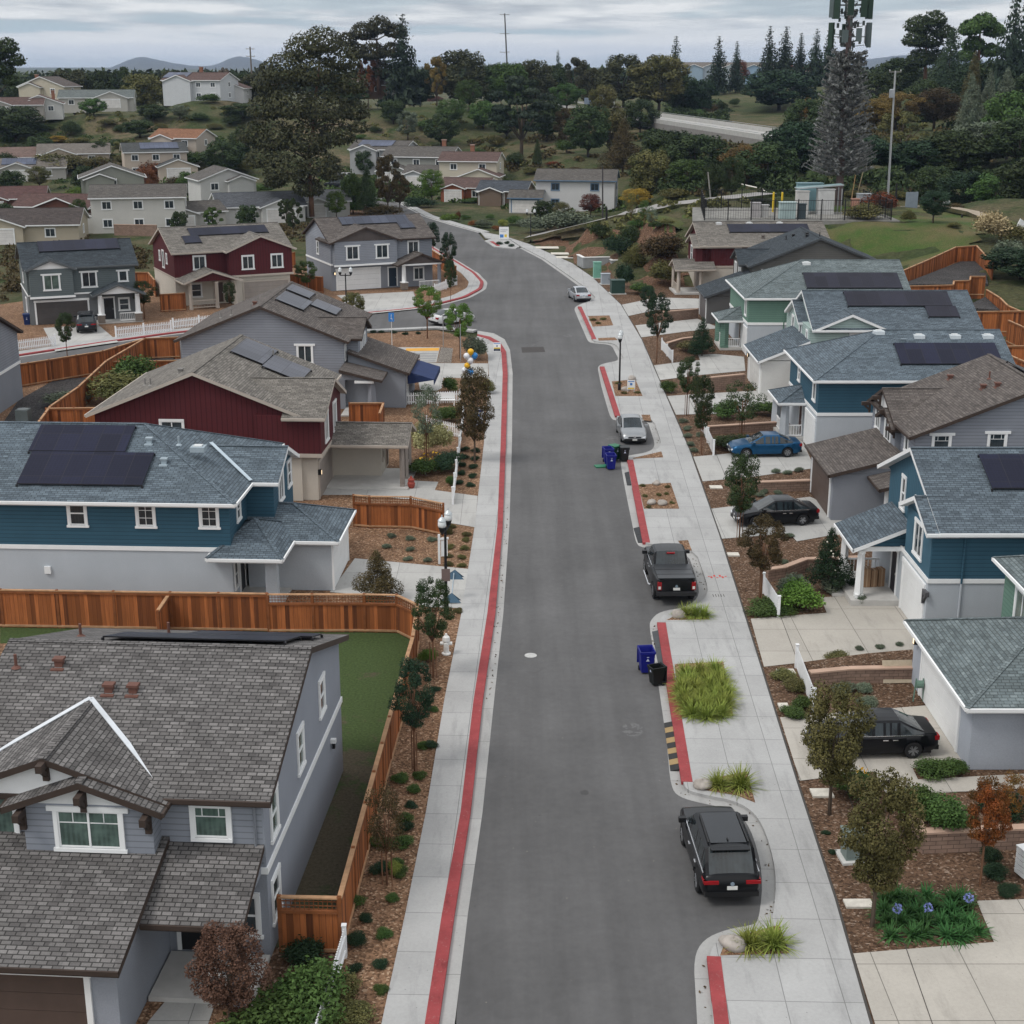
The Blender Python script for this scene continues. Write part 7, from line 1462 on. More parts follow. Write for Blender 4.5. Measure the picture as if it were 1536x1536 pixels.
for px, pb, pt, w, Y, k, c in ((735, 142, 98, 50, 440, 'oak', 'dark'), (765, 150, 96, 60, 430, 'oak', 'green'), (800, 145, 92, 60, 440, 'oak', 'euc'), (830, 150, 100, 46, 450, 'oak', 'dark'), (865, 140, 90, 46, 470, 'airy', 'euc'), (890, 150, 104, 46, 460, 'oak', 'euc'), (905, 175, 128, 44, 400, 'oak', 'olive'), (820, 220, 150, 60, 370, 'oak', 'dark'), (850, 215, 165, 48, 350, 'airy', 'bronze'), (915, 210, 165, 56, 350, 'oak', 'olive'), (960, 200, 150, 50, 380, 'oak', 'dark'), (1020, 165, 112, 60, 450, 'oak', 'dark'), (1050, 165, 120, 46, 440, 'oak', 'deep'), (1000, 280, 198, 86, 285, 'oak', 'dark'), (1048, 276, 204, 92, 280, 'oak', 'dark'), (975, 292, 226, 66, 262, 'oak', 'olive'), (1030, 292, 240, 60, 250, 'oak', 'green'), (1150, 298, 214, 80, 262, 'oak', 'dark'), (1190, 296, 184, 90, 272, 'oak', 'deep'), (1228, 296, 178, 86, 280, 'oak', 'dark'), (1205, 225, 150, 60, 320, 'oak', 'dark'), (1270, 240, 130, 80, 350, 'oak', 'dark'), (1310, 180, 110, 80, 400, 'oak', 'dark'), (1345, 160, 88, 70, 430, 'oak', 'dark'), (1290, 296, 204, 84, 258, 'oak', 'deep'), (1330, 292, 216, 84, 262, 'oak', 'dark'), (1372, 292, 212, 90, 258, 'oak', 'deep'), (1425, 300, 196, 96, 258, 'oak', 'dark'), (1475, 300, 184, 96, 262, 'oak', 'grey'), (1520, 312, 178, 100, 255, 'oak', 'dark'), (1548, 352, 236, 110, 215, 'oak', 'dark'), (1490, 330, 262, 74, 225, 'oak', 'green'), (1445, 322, 258, 70, 232, 'oak', 'deep'), (1400, 300, 250, 60, 240, 'oak', 'dark'), (1350, 230, 170, 70, 300, 'airy', 'olive'), (1510, 240, 140, 80, 300, 'oak', 'green'), (1480, 150, 90, 60, 400, 'oak', 'dark'), (1440, 160, 95, 60, 400, 'oak', 'pine'), (1545, 215, 110, 80, 340, 'oak', 'dark'), (1385, 190, 120, 60, 370, 'oak', 'dark'), (110, 142, 107, 66, 440, 'oak', 'euc'), (150, 140, 108, 54, 440, 'oak', 'dark'), (184, 142, 104, 44, 440, 'airy', 'dark'), (216, 150, 112, 60, 425, 'oak', 'olive'), (70, 142, 116, 50, 450, 'oak', 'dark'), (36, 150, 120, 50, 440, 'oak', 'dark'), (360, 140, 110, 40, 430, 'oak', 'dark'), (385, 150, 112, 60, 420, 'oak', 'euc'), (365, 200, 155, 60, 380, 'oak', 'dark'), (398, 150, 98, 34, 410, 'airy', 'euc'), (520, 170, 120, 60, 410, 'oak', 'dark'), (590, 182, 150, 40, 390, 'oak', 'dark'), (630, 140, 108, 40, 430, 'oak', 'dark'), (725, 190, 152, 44, 390, 'oak', 'green'), (760, 200, 160, 50, 380, 'oak', 'dark'), (330, 130, 110, 40, 440, 'oak', 'dark'), (255, 128, 108, 40, 445, 'oak', 'euc')):
    tree(WL, px, pb, pt, w, Y, k, c, group=WG)
OG = 'trees among the old houses'
for px, pb, pt, w, k, c in ((18, 300, 256, 40, 'oak', 'dark'), (60, 286, 250, 34, 'round', 'olive'), (128, 290, 250, 34, 'oak', 'dark'), (160, 282, 242, 30, 'airy', 'bronze'), (196, 292, 258, 30, 'oak', 'red'), (222, 298, 254, 36, 'round', 'rust'), (284, 300, 258, 34, 'oak', 'green'), (312, 306, 262, 32, 'oak', 'dark'), (254, 330, 296, 24, 'round', 'olive'), (122, 342, 300, 26, 'round', 'green'), (270, 352, 318, 26, 'oak', 'dark'), (320, 350, 312, 30, 'airy', 'green'), (372, 352, 308, 30, 'oak', 'dark'), (440, 356, 300, 30, 'airy', 'dark'), (505, 330, 288, 30, 'round', 'bright'), (600, 318, 262, 34, 'airy', 'bronze'), (548, 262, 226, 30, 'oak', 'dark'), (630, 250, 216, 30, 'oak', 'olive'), (735, 270, 236, 30, 'oak', 'dark'), (8, 340, 306, 30, 'oak', 'dark'), (150, 240, 212, 30, 'oak', 'dark'), (190, 238, 210, 34, 'airy', 'olive'), (290, 236, 204, 36, 'oak', 'dark'), (370, 240, 190, 44, 'oak', 'dark'), (60, 236, 205, 40, 'oak', 'dark')):
    tree('dark or tinted tree in the packed gardens between the old houses', px, pb, pt, w, None, k, c, group=OG)
# the woods beyond: one indistinct mass on the skyline
rng = np.random.RandomState(5); pts = []
for px in range(-60, 1640, 9):
    Y = rng.uniform(620, 900); b = D(px, 118, Y); tz = D(px, rng.uniform(104, 111) if px < 620 else rng.uniform(97, 106), Y)[2]; hgt = 11; zb = tz - 11
    k = 90; d = rng.normal(size=(k, 3)); d /= np.linalg.norm(d, axis=1, keepdims=True); pts.append(np.array([b[0], Y, zb + hgt*.5]) + d*np.array([5.5, 5, hgt*.55])*rng.uniform(.5, 1, (k, 1)))
B2 = []
def brush(name, label, polys, n, col, size, hr):
    pts = []; c = 0
    while c < n:
        pg = polys[c % len(polys)]; xs_ = [p[0] for p in pg]; ys_ = [p[1] for p in pg]; a_, b_ = rng.uniform(min(xs_), max(xs_)), rng.uniform(min(ys_), max(ys_))
        if not inside(a_, b_, pg): c += rng.rand() < .2; continue
        x_, y_, z_ = hit(a_, b_); r_ = rng.uniform(*hr); k = int(60*r_); d = rng.normal(size=(k, 3)); d /= np.linalg.norm(d, axis=1, keepdims=True); d[:, 2] = np.abs(d[:, 2]); pts.append(np.array([x_, y_, z_ - .2]) + d*np.array([r_, r_, r_*rng.uniform(.5, 1.0)])*rng.uniform(.55, 1.05, (k, 1))); c += 1
    tag(link(name, card_mesh(name, np.concatenate(pts), size, LEAF[col], rng)), label, 'brush', kind='stuff')
brush('undergrowth', 'dark brush covering the wooded slopes on the right', [[(960, 200), (1230, 235), (1240, 292), (980, 296)], [(1220, 140), (1536, 140), (1536, 300), (1270, 300)], [(1010, 140), (1100, 165), (1080, 200), (1000, 190)]], 330, 'dark', .6, (1.2, 3.2))
brush('undergrowth', 'olive brown brush on the slopes below the flyover', [[(960, 205), (1180, 235), (1200, 290), (980, 296)], [(1290, 150), (1500, 150), (1500, 250), (1290, 250)], [(700, 215), (960, 190), (960, 280), (760, 262)], [(1120, 60), (1130, 60), (1130, 62)]], 200, 'bronze', .5, (1.0, 2.6))
brush('garden_greenery', 'mixed dark greenery filling the gardens between the old houses', [[(0, 205), (340, 205), (345, 330), (250, 345), (0, 312)], [(480, 255), (620, 250), (640, 300), (500, 320)], [(640, 262), (800, 285), (930, 300), (940, 322), (800, 318), (650, 300)]], 300, 'green', .38, (.8, 2.6))
brush('undergrowth', 'dark brush on the bank behind the grey green and red houses', [[(0, 372), (20, 372), (30, 440), (0, 450)], [(190, 372), (218, 372), (222, 404), (195, 404)], [(0, 350), (170, 352), (215, 358), (200, 385), (20, 372)], [(418, 340), (470, 340), (450, 372), (420, 372)]], 90, 'bronze', .3, (.6, 1.5))
brush('undergrowth', 'scattered low brush on the grassy hillside', [[(0, 160), (360, 160), (360, 225), (0, 225)], [(540, 150), (760, 150), (800, 262), (700, 235), (540, 215)], [(1130, 300), (1020, 330), (900, 360), (880, 345), (1000, 305)]], 150, 'olive', .4, (.5, 1.5))
o = link('distant_woods', card_mesh('distant_woods', np.concatenate(pts), 2.6, LEAF['dark'], rng)); tag(o, 'indistinct dark woods along the far skyline', 'woods', kind='stuff')
# bushes around the old houses and on the slopes
BS = 'bushes on the slopes and in the old gardens'
def bush(label, px, pb, wpx, hpx, col, kind='shrub', group=None, z=None, name='shrub', cat='shrub'):
    CNT[0] += 1; x, y, zz = hit(px, pb) if z is None else (*G(px, pb, z), z); p = ppm(y, zz); return plant(name, label, cat, kind, col, x, y, zz - .05, wpx/p*1.15, hpx/p*1.1, CNT[0] % 3, group)
for a in (('rust red bush beside the cream solar roofed house', 238, 268, 52, 26, 'rust'), ('maroon bush left of the rust red bush', 200, 264, 22, 16, 'red'), ('maroon bush behind the grey gabled house', 170, 262, 36, 14, 'red'), ('wide olive bush mass before the tan house', 100, 258, 74, 28, 'olive'), ('olive bush right of the wide olive mass', 145, 254, 40, 18, 'olive'), ('dark tree clump at the left edge below the bank', 8, 262, 40, 32, 'dark'), ('bright green bush between the maroon roof and the grey gable', 112, 306, 34, 26, 'bright'), ('green bush before the single storey house', 325, 326, 28, 16, 'green'), ('yellow green bush beside the brick chimney', 277, 298, 30, 22, 'olive'), ('round bush in front of the low dark brown roof', 42, 362, 26, 10, 'green'),
 ('dark bush on the bank', 105, 206, 26, 22, 'dark'), ('small bush on the bank below the long low house', 88, 176, 12, 11, 'dark'), ('tall green hedge bush right of the hilltop house', 312, 154, 30, 14, 'green'), ('bright green garden bush near the tall tree trunk', 530, 322, 34, 22, 'bright'), ('brown green hedge behind the lavender corner house', 565, 326, 60, 20, 'bronze'), ('dark mounded hedge at the old street corner', 632, 312, 44, 16, 'deep'), ('clipped hedge before the brick garage', 712, 304, 36, 8, 'green'),
 ('round bush cluster by the white older house drive', 675, 332, 26, 12, 'bright'), ('red brown upright shrub in the gravel garden', 686, 332, 8, 16, 'red'), ('grey green bush in the gravel garden', 728, 342, 26, 13, 'grey'), ('rusty bush in the gravel garden', 712, 340, 18, 10, 'rust'), ('bright yellow green bush in the gravel garden', 756, 340, 16, 12, 'lime'), ('dark bush by the white garage door', 770, 338, 24, 14, 'green'), ('grey bush right of the yellow green one', 784, 340, 18, 12, 'grey'), ('low green bush at the gravel garden edge', 700, 330, 14, 8, 'green'), ('small round bush in the middle gravel garden', 734, 330, 13, 8, 'green'), ('low rust bush near the white board', 744, 346, 14, 8, 'rust'),
 ('golden top bush beside the tower compound', 1292, 332, 60, 26, 'olive'), ('rust orange bush right of the tower compound', 1322, 322, 46, 34, 'rust'), ('pale feathery bush before the lone lawn tree', 1360, 334, 20, 20, 'olive'), ('pale dry bush at the lawn edge', 1487, 364, 58, 44, 'tan'), ('low dark bush beside the black post', 1433, 346, 18, 10, 'olive'), ('pale shrub above the corner of the cedar fence', 1512, 400, 44, 40, 'grey'), ('grey bush right of the dry lawn bush', 1522, 372, 40, 34, 'olive'),
 ('grey green dwarf pine row on the slope', 812, 348, 60, 22, 'grey'), ('grey green dwarf pines further up the slope', 850, 350, 70, 34, 'grey'), ('rounded dark bush high on the slope', 902, 362, 30, 22, 'dark'), ('dark bush above the concrete planter', 925, 388, 38, 30, 'deep'), ('tall dark bush right of the concrete planter', 944, 372, 30, 34, 'dark'), ('bronze shrub mass beside the red house slope', 985, 395, 60, 44, 'bronze'), ('olive bush left of the red house porch', 1000, 430, 42, 40, 'olive'), ('dark bush behind the green transformer', 935, 432, 26, 38, 'deep'), ('tall olive shrub by the transformer', 950, 410, 30, 44, 'olive'), ('green bush before the red house porch', 965, 442, 34, 18, 'green'), ('dark shrub at the top of the slope', 985, 352, 20, 12, 'dark'), ('bush beside the red gable', 1015, 372, 18, 14, 'bronze'), ('low green hedge at the lawn path', 955, 342, 30, 12, 'green'), ('bush on the lawn path edge', 1000, 340, 22, 10, 'olive')):
    bush(*a)
for i, (px, pb, w, hh, c) in enumerate(((180, 200, 20, 12, 'dark'), (240, 196, 18, 11, 'olive'), (160, 190, 26, 10, 'olive'), (300, 182, 30, 12, 'dark'), (320, 196, 20, 10, 'olive'), (350, 190, 26, 14, 'dark'), (60, 200, 40, 14, 'dark'), (120, 218, 30, 12, 'olive'), (175, 222, 30, 14, 'dark'), (565, 200, 18, 9, 'dark'), (590, 168, 14, 8, 'dark'), (640, 195, 30, 13, 'green'), (575, 155, 12, 7, 'red'), (655, 155, 22, 11, 'red'), (725, 160, 14, 10, 'red'), (745, 220, 30, 16, 'olive'), (770, 250, 26, 20, 'dark'), (845, 230, 30, 20, 'green'), (830, 250, 22, 8, 'rust'), (865, 258, 20, 8, 'bronze'), (900, 262, 24, 12, 'olive'), (800, 262, 26, 10, 'olive'), (960, 280, 30, 30, 'dark'), (1010, 300, 40, 16, 'olive'), (1085, 165, 18, 12, 'dark'), (1100, 160, 16, 12, 'dark'), (1060, 172, 30, 18, 'bronze'), (1045, 178, 22, 14, 'green'), (620, 232, 40, 14, 'bronze'), (690, 240, 30, 12, 'olive'), (720, 236, 22, 14, 'green'), (540, 210, 16, 8, 'green'), (1280, 300, 24, 14, 'olive'), (1350, 300, 26, 12, 'olive'), (1430, 318, 28, 14, 'bronze'), (290, 250, 40, 22, 'green'), (270, 285, 30, 20, 'bronze'), (190, 250, 30, 18, 'olive'), (30, 235, 40, 20, 'dark'), (60, 250, 30, 20, 'olive'), (370, 262, 30, 22, 'olive'), (395, 290, 30, 14, 'green'), (300, 312, 24, 14, 'bronze'), (500, 250, 26, 16, 'olive'), (520, 285, 22, 18, 'green'))):
    bush('bush scattered over the slopes and old gardens, indistinct from its neighbours', px, pb, w, hh, c, group=BS)
rng = np.random.RandomState(8); tag(link('leaf_litter', card_mesh('leaf_litter', LITTER, .07, leaf((.05, .035, .02), (.12, .08, .04)), rng, flat=2.5)), 'dead brown leaves caught along the bay gutters', 'leaf litter', kind='stuff')
# street and garden trees
for a in (
 ('slim evergreen with bluish leaves where the cedar fence meets the sidewalk', 650, 1016, 868, 64, 'young', 'dark'), ('dark bushy topped tree beside the long cedar fence', 622, 1156, 992, 76, 'young', 'deep'), ('thin nearly bare tree in the near left mulch strip', 581, 1328, 1180, 62, 'sparse', 'bronze'), ('reddish green young tree on the blue house driveway edge', 567, 900, 818, 70, 'cone', 'bronze'), ('brown columnar tree beside the sales board', 712, 694, 553, 56, 'round', 'bronze'), ('sparse grey green tree beside the wooden porch', 640, 692, 580, 50, 'sparse', 'grey'),
 ('left bright tree at the street corner', 641, 508, 430, 50, 'young', 'bright'), ('right bright tree at the street corner', 690, 538, 456, 46, 'young', 'bright'), ('dark tree in front of the grey green house picket fence', 101, 534, 470, 30, 'slim', 'dark'), ('dark tree between the grey green house and red house', 217, 478, 422, 40, 'young', 'dark'), ('small tree before the red house porch', 346, 470, 424, 20, 'slim', 'dark'), ('small tree left of the lavender garage', 461, 446, 392, 36, 'young', 'green'), ('tree right of the double lantern lamp', 533, 500, 440, 38, 'slim', 'olive'), ('dark slim tree by the curving cedar fence, upper one', 650, 388, 334, 20, 'slim', 'deep'), ('dark slim tree by the curving cedar fence, lower one', 673, 432, 350, 24, 'slim', 'deep'), ('third slim tree where the curving fence ends', 676, 452, 392, 18, 'slim', 'dark'),
 ('dark leaved tree right of the far silver sedan', 985, 545, 440, 42, 'young', 'deep'), ('small dark tree above the one near the far silver sedan', 972, 478, 430, 26, 'slim', 'deep'), ('tall slim dark tree by the off white garage driveway', 1030, 624, 536, 40, 'young', 'dark'), ('columnar dark green tree by the white picket panel', 1052, 682, 566, 38, 'slim', 'dark'), ('mottled loose tree before the off white garage', 1112, 662, 572, 62, 'sparse', 'dark'), ('dark green street tree between blue coupe and black sedan', 1109, 810, 684, 52, 'slim', 'dark'), ('bronze leaved street tree by the red spray marks', 1140, 906, 776, 76, 'young', 'bronze'), ('large glossy magnolia with pale blossoms', 1242, 888, 782, 66, 'cone', 'deep'), ('dark magnolia before the charcoal garage', 1053, 534, 470, 40, 'cone', 'deep'), ('bushy olive tree before the nearest black sedan', 1244, 1222, 1030, 104, 'round', 'olivebr'), ('large dense olive brown tree in the near right garden', 1308, 1390, 1160, 124, 'round', 'olivebr'), ('small tree with orange autumn leaves', 1470, 1326, 1172, 84, 'young', 'orange'), ('red brown leaved tree in the bottom left garden', 346, 1545, 1390, 116, 'round', 'redbr'), ('orange tinted sapling at the right edge', 1515, 1250, 1160, 50, 'sparse', 'orange'),
 ('thin young tree on the slope below the path', 946, 345, 290, 18, 'sparse', 'olive'), ('thin sapling on the slope right of the young tree', 966, 345, 300, 20, 'sparse', 'green'), ('young grey tree high on the slope', 976, 352, 310, 20, 'sparse', 'grey')):
    l, px, pb, pt, w, k, c = a; CNT[0] += 1
    x, y = G(px, pb, .1) if pb > 380 else hit(px, pb)[:2]; z = .1 if pb > 380 else hit(px, pb)[2]
    e = plant('garden_tree', l, 'tree', k, c, x, y, z, w/ppm(y, 2.5)*1.05, D(px, pt, y)[2] - z, CNT[0] % 4)
    if k in ('young', 'slim', 'sparse') and pb > 600:
        m = MB()
        for s in (-.16, .16): m.tube([(s/e.scale[0], 0, 0), (s/e.scale[0], 0, .36)], .022/e.scale[0], BARKR, 5)
        m.build('stake', e)
    if 'blossoms' in l:
        m = MB()
        for k_ in range(7): a_ = R.uniform(3.2, 6.2); zz = R.uniform(.2, .9); rr_ = .42*(1.05 - zz*.8); m.lathe([(.0, -.01), (.022, 0), (.012, .012)], plain((.6, .57, .48), .6), (rr_*cos(a_), rr_*sin(a_), zz), 6)
        e.rotation_euler[2] = 0; m.build('blossom', e)
# garden shrubs, grasses, flower beds
SG = 'small green shrubs in the left mulch strip'
for px, py, w in ((534, 1352, 30), (537, 1410, 30), (574, 1398, 24), (531, 1450, 22), (571, 1445, 22), (570, 1482, 22), (549, 1373, 22), (598, 1305, 24), (586, 1262, 24), (608, 1262, 30), (568, 1262, 26), (610, 1225, 24), (617, 1205, 18), (622, 1182, 20), (630, 1160, 20), (636, 1115, 20), (649, 1115, 20), (600, 1165, 24), (605, 1240, 26), (573, 1300, 30), (650, 1060, 14), (655, 1030, 14), (590, 1345, 20), (596, 1290, 18)):
    bush('small rounded dark green shrub in the mulch strip beside the left sidewalk', px, py + 6, w, w*.62, 'deep' if px % 2 else 'green', group=SG, z=.1)
for a in (('loose yellow green shrub at the bottom of the mulch strip', 510, 1500, 60, 34, 'olive'), ('second loose yellow green shrub at the bottom edge', 530, 1530, 70, 30, 'olive'), ('bright lime shrub under the thin bare tree', 591, 1312, 20, 26, 'lime'), ('bright green shrub behind the hydrant', 640, 992, 26, 24, 'bright'), ('dense green groundcover beside the bottom picket fence', 455, 1530, 110, 90, 'green'), ('dark green groundcover at the bottom left', 400, 1560, 130, 70, 'green'), ('dark low hedge at the foot of the gate fence', 455, 1440, 70, 34, 'deep'),
 ('pale cream hedge by the wooden porch', 655, 682, 50, 52, 'cream'), ('second pale cream hedge by the sparse tree', 632, 668, 34, 40, 'cream'), ('deep green garden bushes behind the picket fence', 668, 632, 40, 26, 'green'), ('dark green flower bush beside the cream hedge', 668, 705, 44, 30, 'deep'), ('green bush with yellow flowers by the picket fence', 640, 712, 50, 26, 'green'), ('corner shrub at the picket fence end', 676, 728, 16, 18, 'green'), ('bushy dark shrubs in the dirt yard behind cedar', 180, 606, 90, 46, 'olive'), ('green shrub in the cedar fenced yard', 205, 580, 60, 50, 'green'), ('grey shrub beside the big red gable', 110, 606, 70, 22, 'grey'), ('silvery shrub by the balloons', 715, 540, 36, 36, 'grey'), ('dark bush behind the awning', 628, 602, 26, 18, 'deep'), ('low bush beside the path hedge', 676, 588, 26, 26, 'green'), ('lower right bush by the brown tree', 728, 590, 22, 22, 'olive'),
 ('green ground hedge left of the olive tree', 1278, 1192, 70, 36, 'green'), ('dark green hedge in the raised block bed', 1410, 1240, 80, 60, 'green'), ('second dark hedge in the raised block bed', 1375, 1222, 60, 54, 'green'), ('dark shrub in the raised bed behind the orange tree', 1500, 1225, 60, 44, 'deep'), ('clipped green shrub before the nearest white garage', 1410, 1162, 60, 24, 'green'), ('second clipped shrub beside it', 1436, 1160, 34, 26, 'green'), ('dark shrub under the orange tree', 1483, 1292, 30, 26, 'deep'), ('low shrub right of the orange tree trunk', 1495, 1312, 40, 20, 'deep'), ('small low shrub near the driveway corner', 1510, 1338, 32, 16, 'deep'),
 ('green shrub under the near picket fence', 1206, 1062, 30, 22, 'green'), ('low green shrub in the picket strip', 1190, 1072, 40, 16, 'green'), ('olive shrub in the picket strip', 1195, 1036, 36, 18, 'olive'), ('upper olive shrub in the picket strip', 1178, 1016, 36, 14, 'olive'), ('grey shrub below the leaning slab', 1262, 1040, 36, 18, 'grey'), ('second grey shrub below the leaning slab', 1297, 1038, 26, 14, 'grey'), ('pale shrub before the nearest driveway', 1300, 1056, 30, 14, 'grey'), ('leafy flower bush beside the white picket panel', 1200, 915, 60, 46, 'bright'), ('blossom flecked bush behind it', 1185, 895, 44, 34, 'grey'), ('dark lawn bush under the bronze tree', 1150, 915, 70, 14, 'green'), ('blue grey shrub beside the magnolia', 1252, 888, 36, 28, 'grey'), ('dark low shrub by the white porch', 1284, 885, 26, 20, 'deep'), ('small grass clump by the porch step', 1290, 906, 16, 18, 'grey'),
 ('hedge row before the blue coupe', 1085, 628, 44, 30, 'green'), ('dark hedge before the off white garage', 1150, 622, 40, 22, 'green'), ('wet green patch under the mottled tree', 1105, 672, 60, 20, 'dark'), ('dark shrub left of the off white driveway', 1005, 588, 26, 20, 'green'), ('yellow green shrubs at the dark magnolia foot', 1045, 528, 44, 18, 'olive'), ('low shrub between the two near right driveways', 1352, 990, 30, 12, 'grey'), ('sprawling shrub behind the block wall cap', 1255, 992, 40, 14, 'olive')):
    bush(*a, z=.55 if 'raised' in a[0] else .1)
GT = 'spiky grass clumps in the right planting beds'
def tuft(px, py, wpx, col='blade', label='yellow green spiky grass clump in the beds along the right kerb', group=GT, z=.13, hk=.9):
    CNT[0] += 1; x, y = G(px, py, z); W_ = wpx/ppm(y, .3); plant('grass_clump', label, 'ornamental grass', 'tuft', col, x, y, z, W_, W_*hk, CNT[0] % 4, group)
for px, py in ((1028, 1012), (1048, 1010), (1072, 1006), (1022, 1034), (1042, 1034), (1064, 1030), (1082, 1030), (1030, 1058), (1050, 1060), (1070, 1056), (1088, 1054), (1038, 1070), (1060, 1074), (1080, 1070)): tuft(px, py + 4, 43)
for px, py in ((1034, 1022), (1056, 1020), (1078, 1018), (1026, 1046), (1052, 1046), (1074, 1042), (1088, 1040), (1036, 1062), (1062, 1064), (1080, 1062)): tuft(px, py + 4, 40)
for px, py, w in ((1078, 1180, 46), (1110, 1180, 56), (1125, 1420, 60), (1160, 1418, 66), (1028, 924, 34), (1042, 924, 36), (1056, 925, 32)): tuft(px, py, w)
AG = 'strappy agapanthus plants'
for i in range(24):
    px = 1325 + (i % 6)*24 + R.uniform(-8, 8); py = 1352 + (i//6)*17 + R.uniform(-5, 5); px += (py - 1352)*.35
    tuft(px, py, 44, 'agap', 'strappy dark green agapanthus in the near right bed', AG, .11, .75)
for i, (px, py) in enumerate(((1343, 1398), (1389, 1397), (1450, 1382))):
    x, y = G(px, py, .1); m = MB(); m.tube([(0, 0, 0), (0, 0, .75)], .012, plain((.06, .12, .04)), 5); o = m.build('flower_stem', loc=(x, y, .1)); tag(o, ['leftmost blue agapanthus flower head', 'middle blue agapanthus flower head', 'largest blue agapanthus flower head'][i], 'flower'); rng = np.random.RandomState(i); d = rng.normal(size=(60, 3)); d /= np.linalg.norm(d, axis=1, keepdims=True)
    link('flower_head', card_mesh('flower_head', d*.13 + np.array([0, 0, .8]), .06, plain((.22, .26, .55), .6), rng), o)
x, y = G(655, 700); rng = np.random.RandomState(2); pts = np.stack([x + rng.uniform(-1.2, 1.0, 40), y + rng.uniform(-1.2, 1.5, 40), rng.uniform(.5, .9, 40)], 1); tag(link('flowers', card_mesh('flowers', pts, .12, plain((.75, .45, .03), .6), rng)), 'scatter of small yellow flowers in the left garden', 'flowers', kind='stuff')
x, y = G(1288, 1178); pts = np.stack([x + rng.uniform(-.2, .25, 9), y + rng.uniform(-.5, .2, 9), rng.uniform(.6, .9, 9)], 1); tag(link('flowers', card_mesh('flowers', pts, .14, plain((.65, .35, .02), .6), rng)), 'few yellow flowers in the right hand hedge', 'flowers', kind='stuff')
LG2 = 'low tufts planted in rows'
for pts, lab in ((((696, 688), (711, 690), (694, 700), (710, 702), (692, 712), (708, 716), (690, 726), (706, 730), (698, 676), (713, 678)), 'low dark tuft planted in rows below the brown tree'), (((678, 792), (672, 800), (700, 804), (698, 812), (674, 822), (696, 824), (673, 836), (694, 838), (672, 848), (692, 850), (686, 918)), 'low olive tuft planted in rows beside the lamp'), (((586, 806), (616, 810), (647, 812), (580, 822), (614, 826), (613, 840), (643, 842)), 'small blue green tuft in the blue house mulch'),
  (((1026, 634), (1030, 645), (1033, 656), (1036, 668), (1042, 678), (1048, 640), (1052, 655)), 'small dark tuft beside the picket panel near the blue coupe'), (((965, 730), (1002, 732), (1000, 742), (968, 746), (988, 744), (1008, 756), (972, 762)), 'small straw tuft in the small square bed'), (((1165, 709), (1180, 711), (1198, 707), (1140, 745), (1145, 740), (1168, 742)), 'small shrub in the bed between blue coupe and black sedan'), (((560, 499), (572, 499), (590, 500), (608, 502), (628, 501)), 'small green tuft in the side street verge'), (((890, 481), (905, 480), (898, 486)), 'low tuft in the far kerb bed'), (((928, 576), (936, 591), (956, 590)), 'low olive tuft in the lamp bed'), (((1190, 850), (1175, 845), (1200, 868), (1168, 805), (1185, 806)), 'grey low shrub in the magnolia garden'), (((1350, 968), (1290, 975), (1320, 972)), 'low grey green mat above the near block wall'), (((760, 366), (748, 367), (768, 370)), 'low tuft on the traffic island'), (((1238, 1250), (1220, 1120), (1250, 1280)), 'tiny green tuft beside the right walk')):
    for px, py in pts: bush(lab, px, py, (8 if 'square' in lab else 13) if py > 600 else 9, (6 if 'square' in lab else 8) if py > 600 else 5, 'olive' if ('olive' in lab or 'straw' in lab or 'far' in lab) else 'grey' if 'grey' in lab or 'blue' in lab else 'deep', group=LG2, z=.1)
# ================================================================ tower, compound, poles, flyover
TX, TY, TZ = D(1258, 300, 195); TZ = g1(TX, TY)
e = empty('cell_tower', (TX, TY, TZ), 0, 'cell tower disguised as a grey pine with green antenna panels', 'cell tower'); TH = 28.5; m = MB(); m.tube([(0, 0, -.5), (0, 0, 8), (0, 0, TH)], [.5, .45, .3], plain((.12, .085, .08), .8), 12); m.build('mast', e)
rng = np.random.RandomState(11); m = MB(); pts = []; bm_ = plain((.2, .2, .195), .8, var=.3, scale=2)
for i in range(480):
    z = 3.7 + 15.3*(int(i/480*22) + rng.uniform(0, .5))/22; rr = (4.7 - 2.4*((z - 3.7)/15.3))*rng.uniform(.7, 1.05); a = i*2.4 + rng.rand()*.4; q = [(rr*t*cos(a), rr*t*sin(a), z + .35*rr*(t**2) - .12*t*rr) for t in (0.08, .4, .75, 1)]
    m.tube(q, [.07, .075, .07, .03], bm_, 4, False)
    for k in range(16): t = rng.uniform(.3, 1.02); pts.append((rr*t*cos(a) + rng.normal()*.12, rr*t*sin(a) + rng.normal()*.12, z + .35*rr*t*t - .12*t*rr + rng.normal()*.07))
for i in range(30):
    z = 18.6 + 8.5*i/30; rr = rng.uniform(.6, 1.5); a = i*2.4; m.tube([(0, 0, z), (rr*cos(a), rr*sin(a), z + .25)], [.05, .03], plain((.06, .05, .045)), 4, False)
    for k in range(10): t = rng.uniform(.3, 1); pts.append((rr*t*cos(a), rr*t*sin(a), z + .25*t + rng.normal()*.08))
m.build('branches', e); link('needles', card_mesh('needles', pts, .26, leaf((.05, .057, .05), (.24, .245, .24), 3), rng, asp=2.4), e)
AP = plain((.02, .042, .028), .7); AP2 = plain((.085, .11, .11), .7)
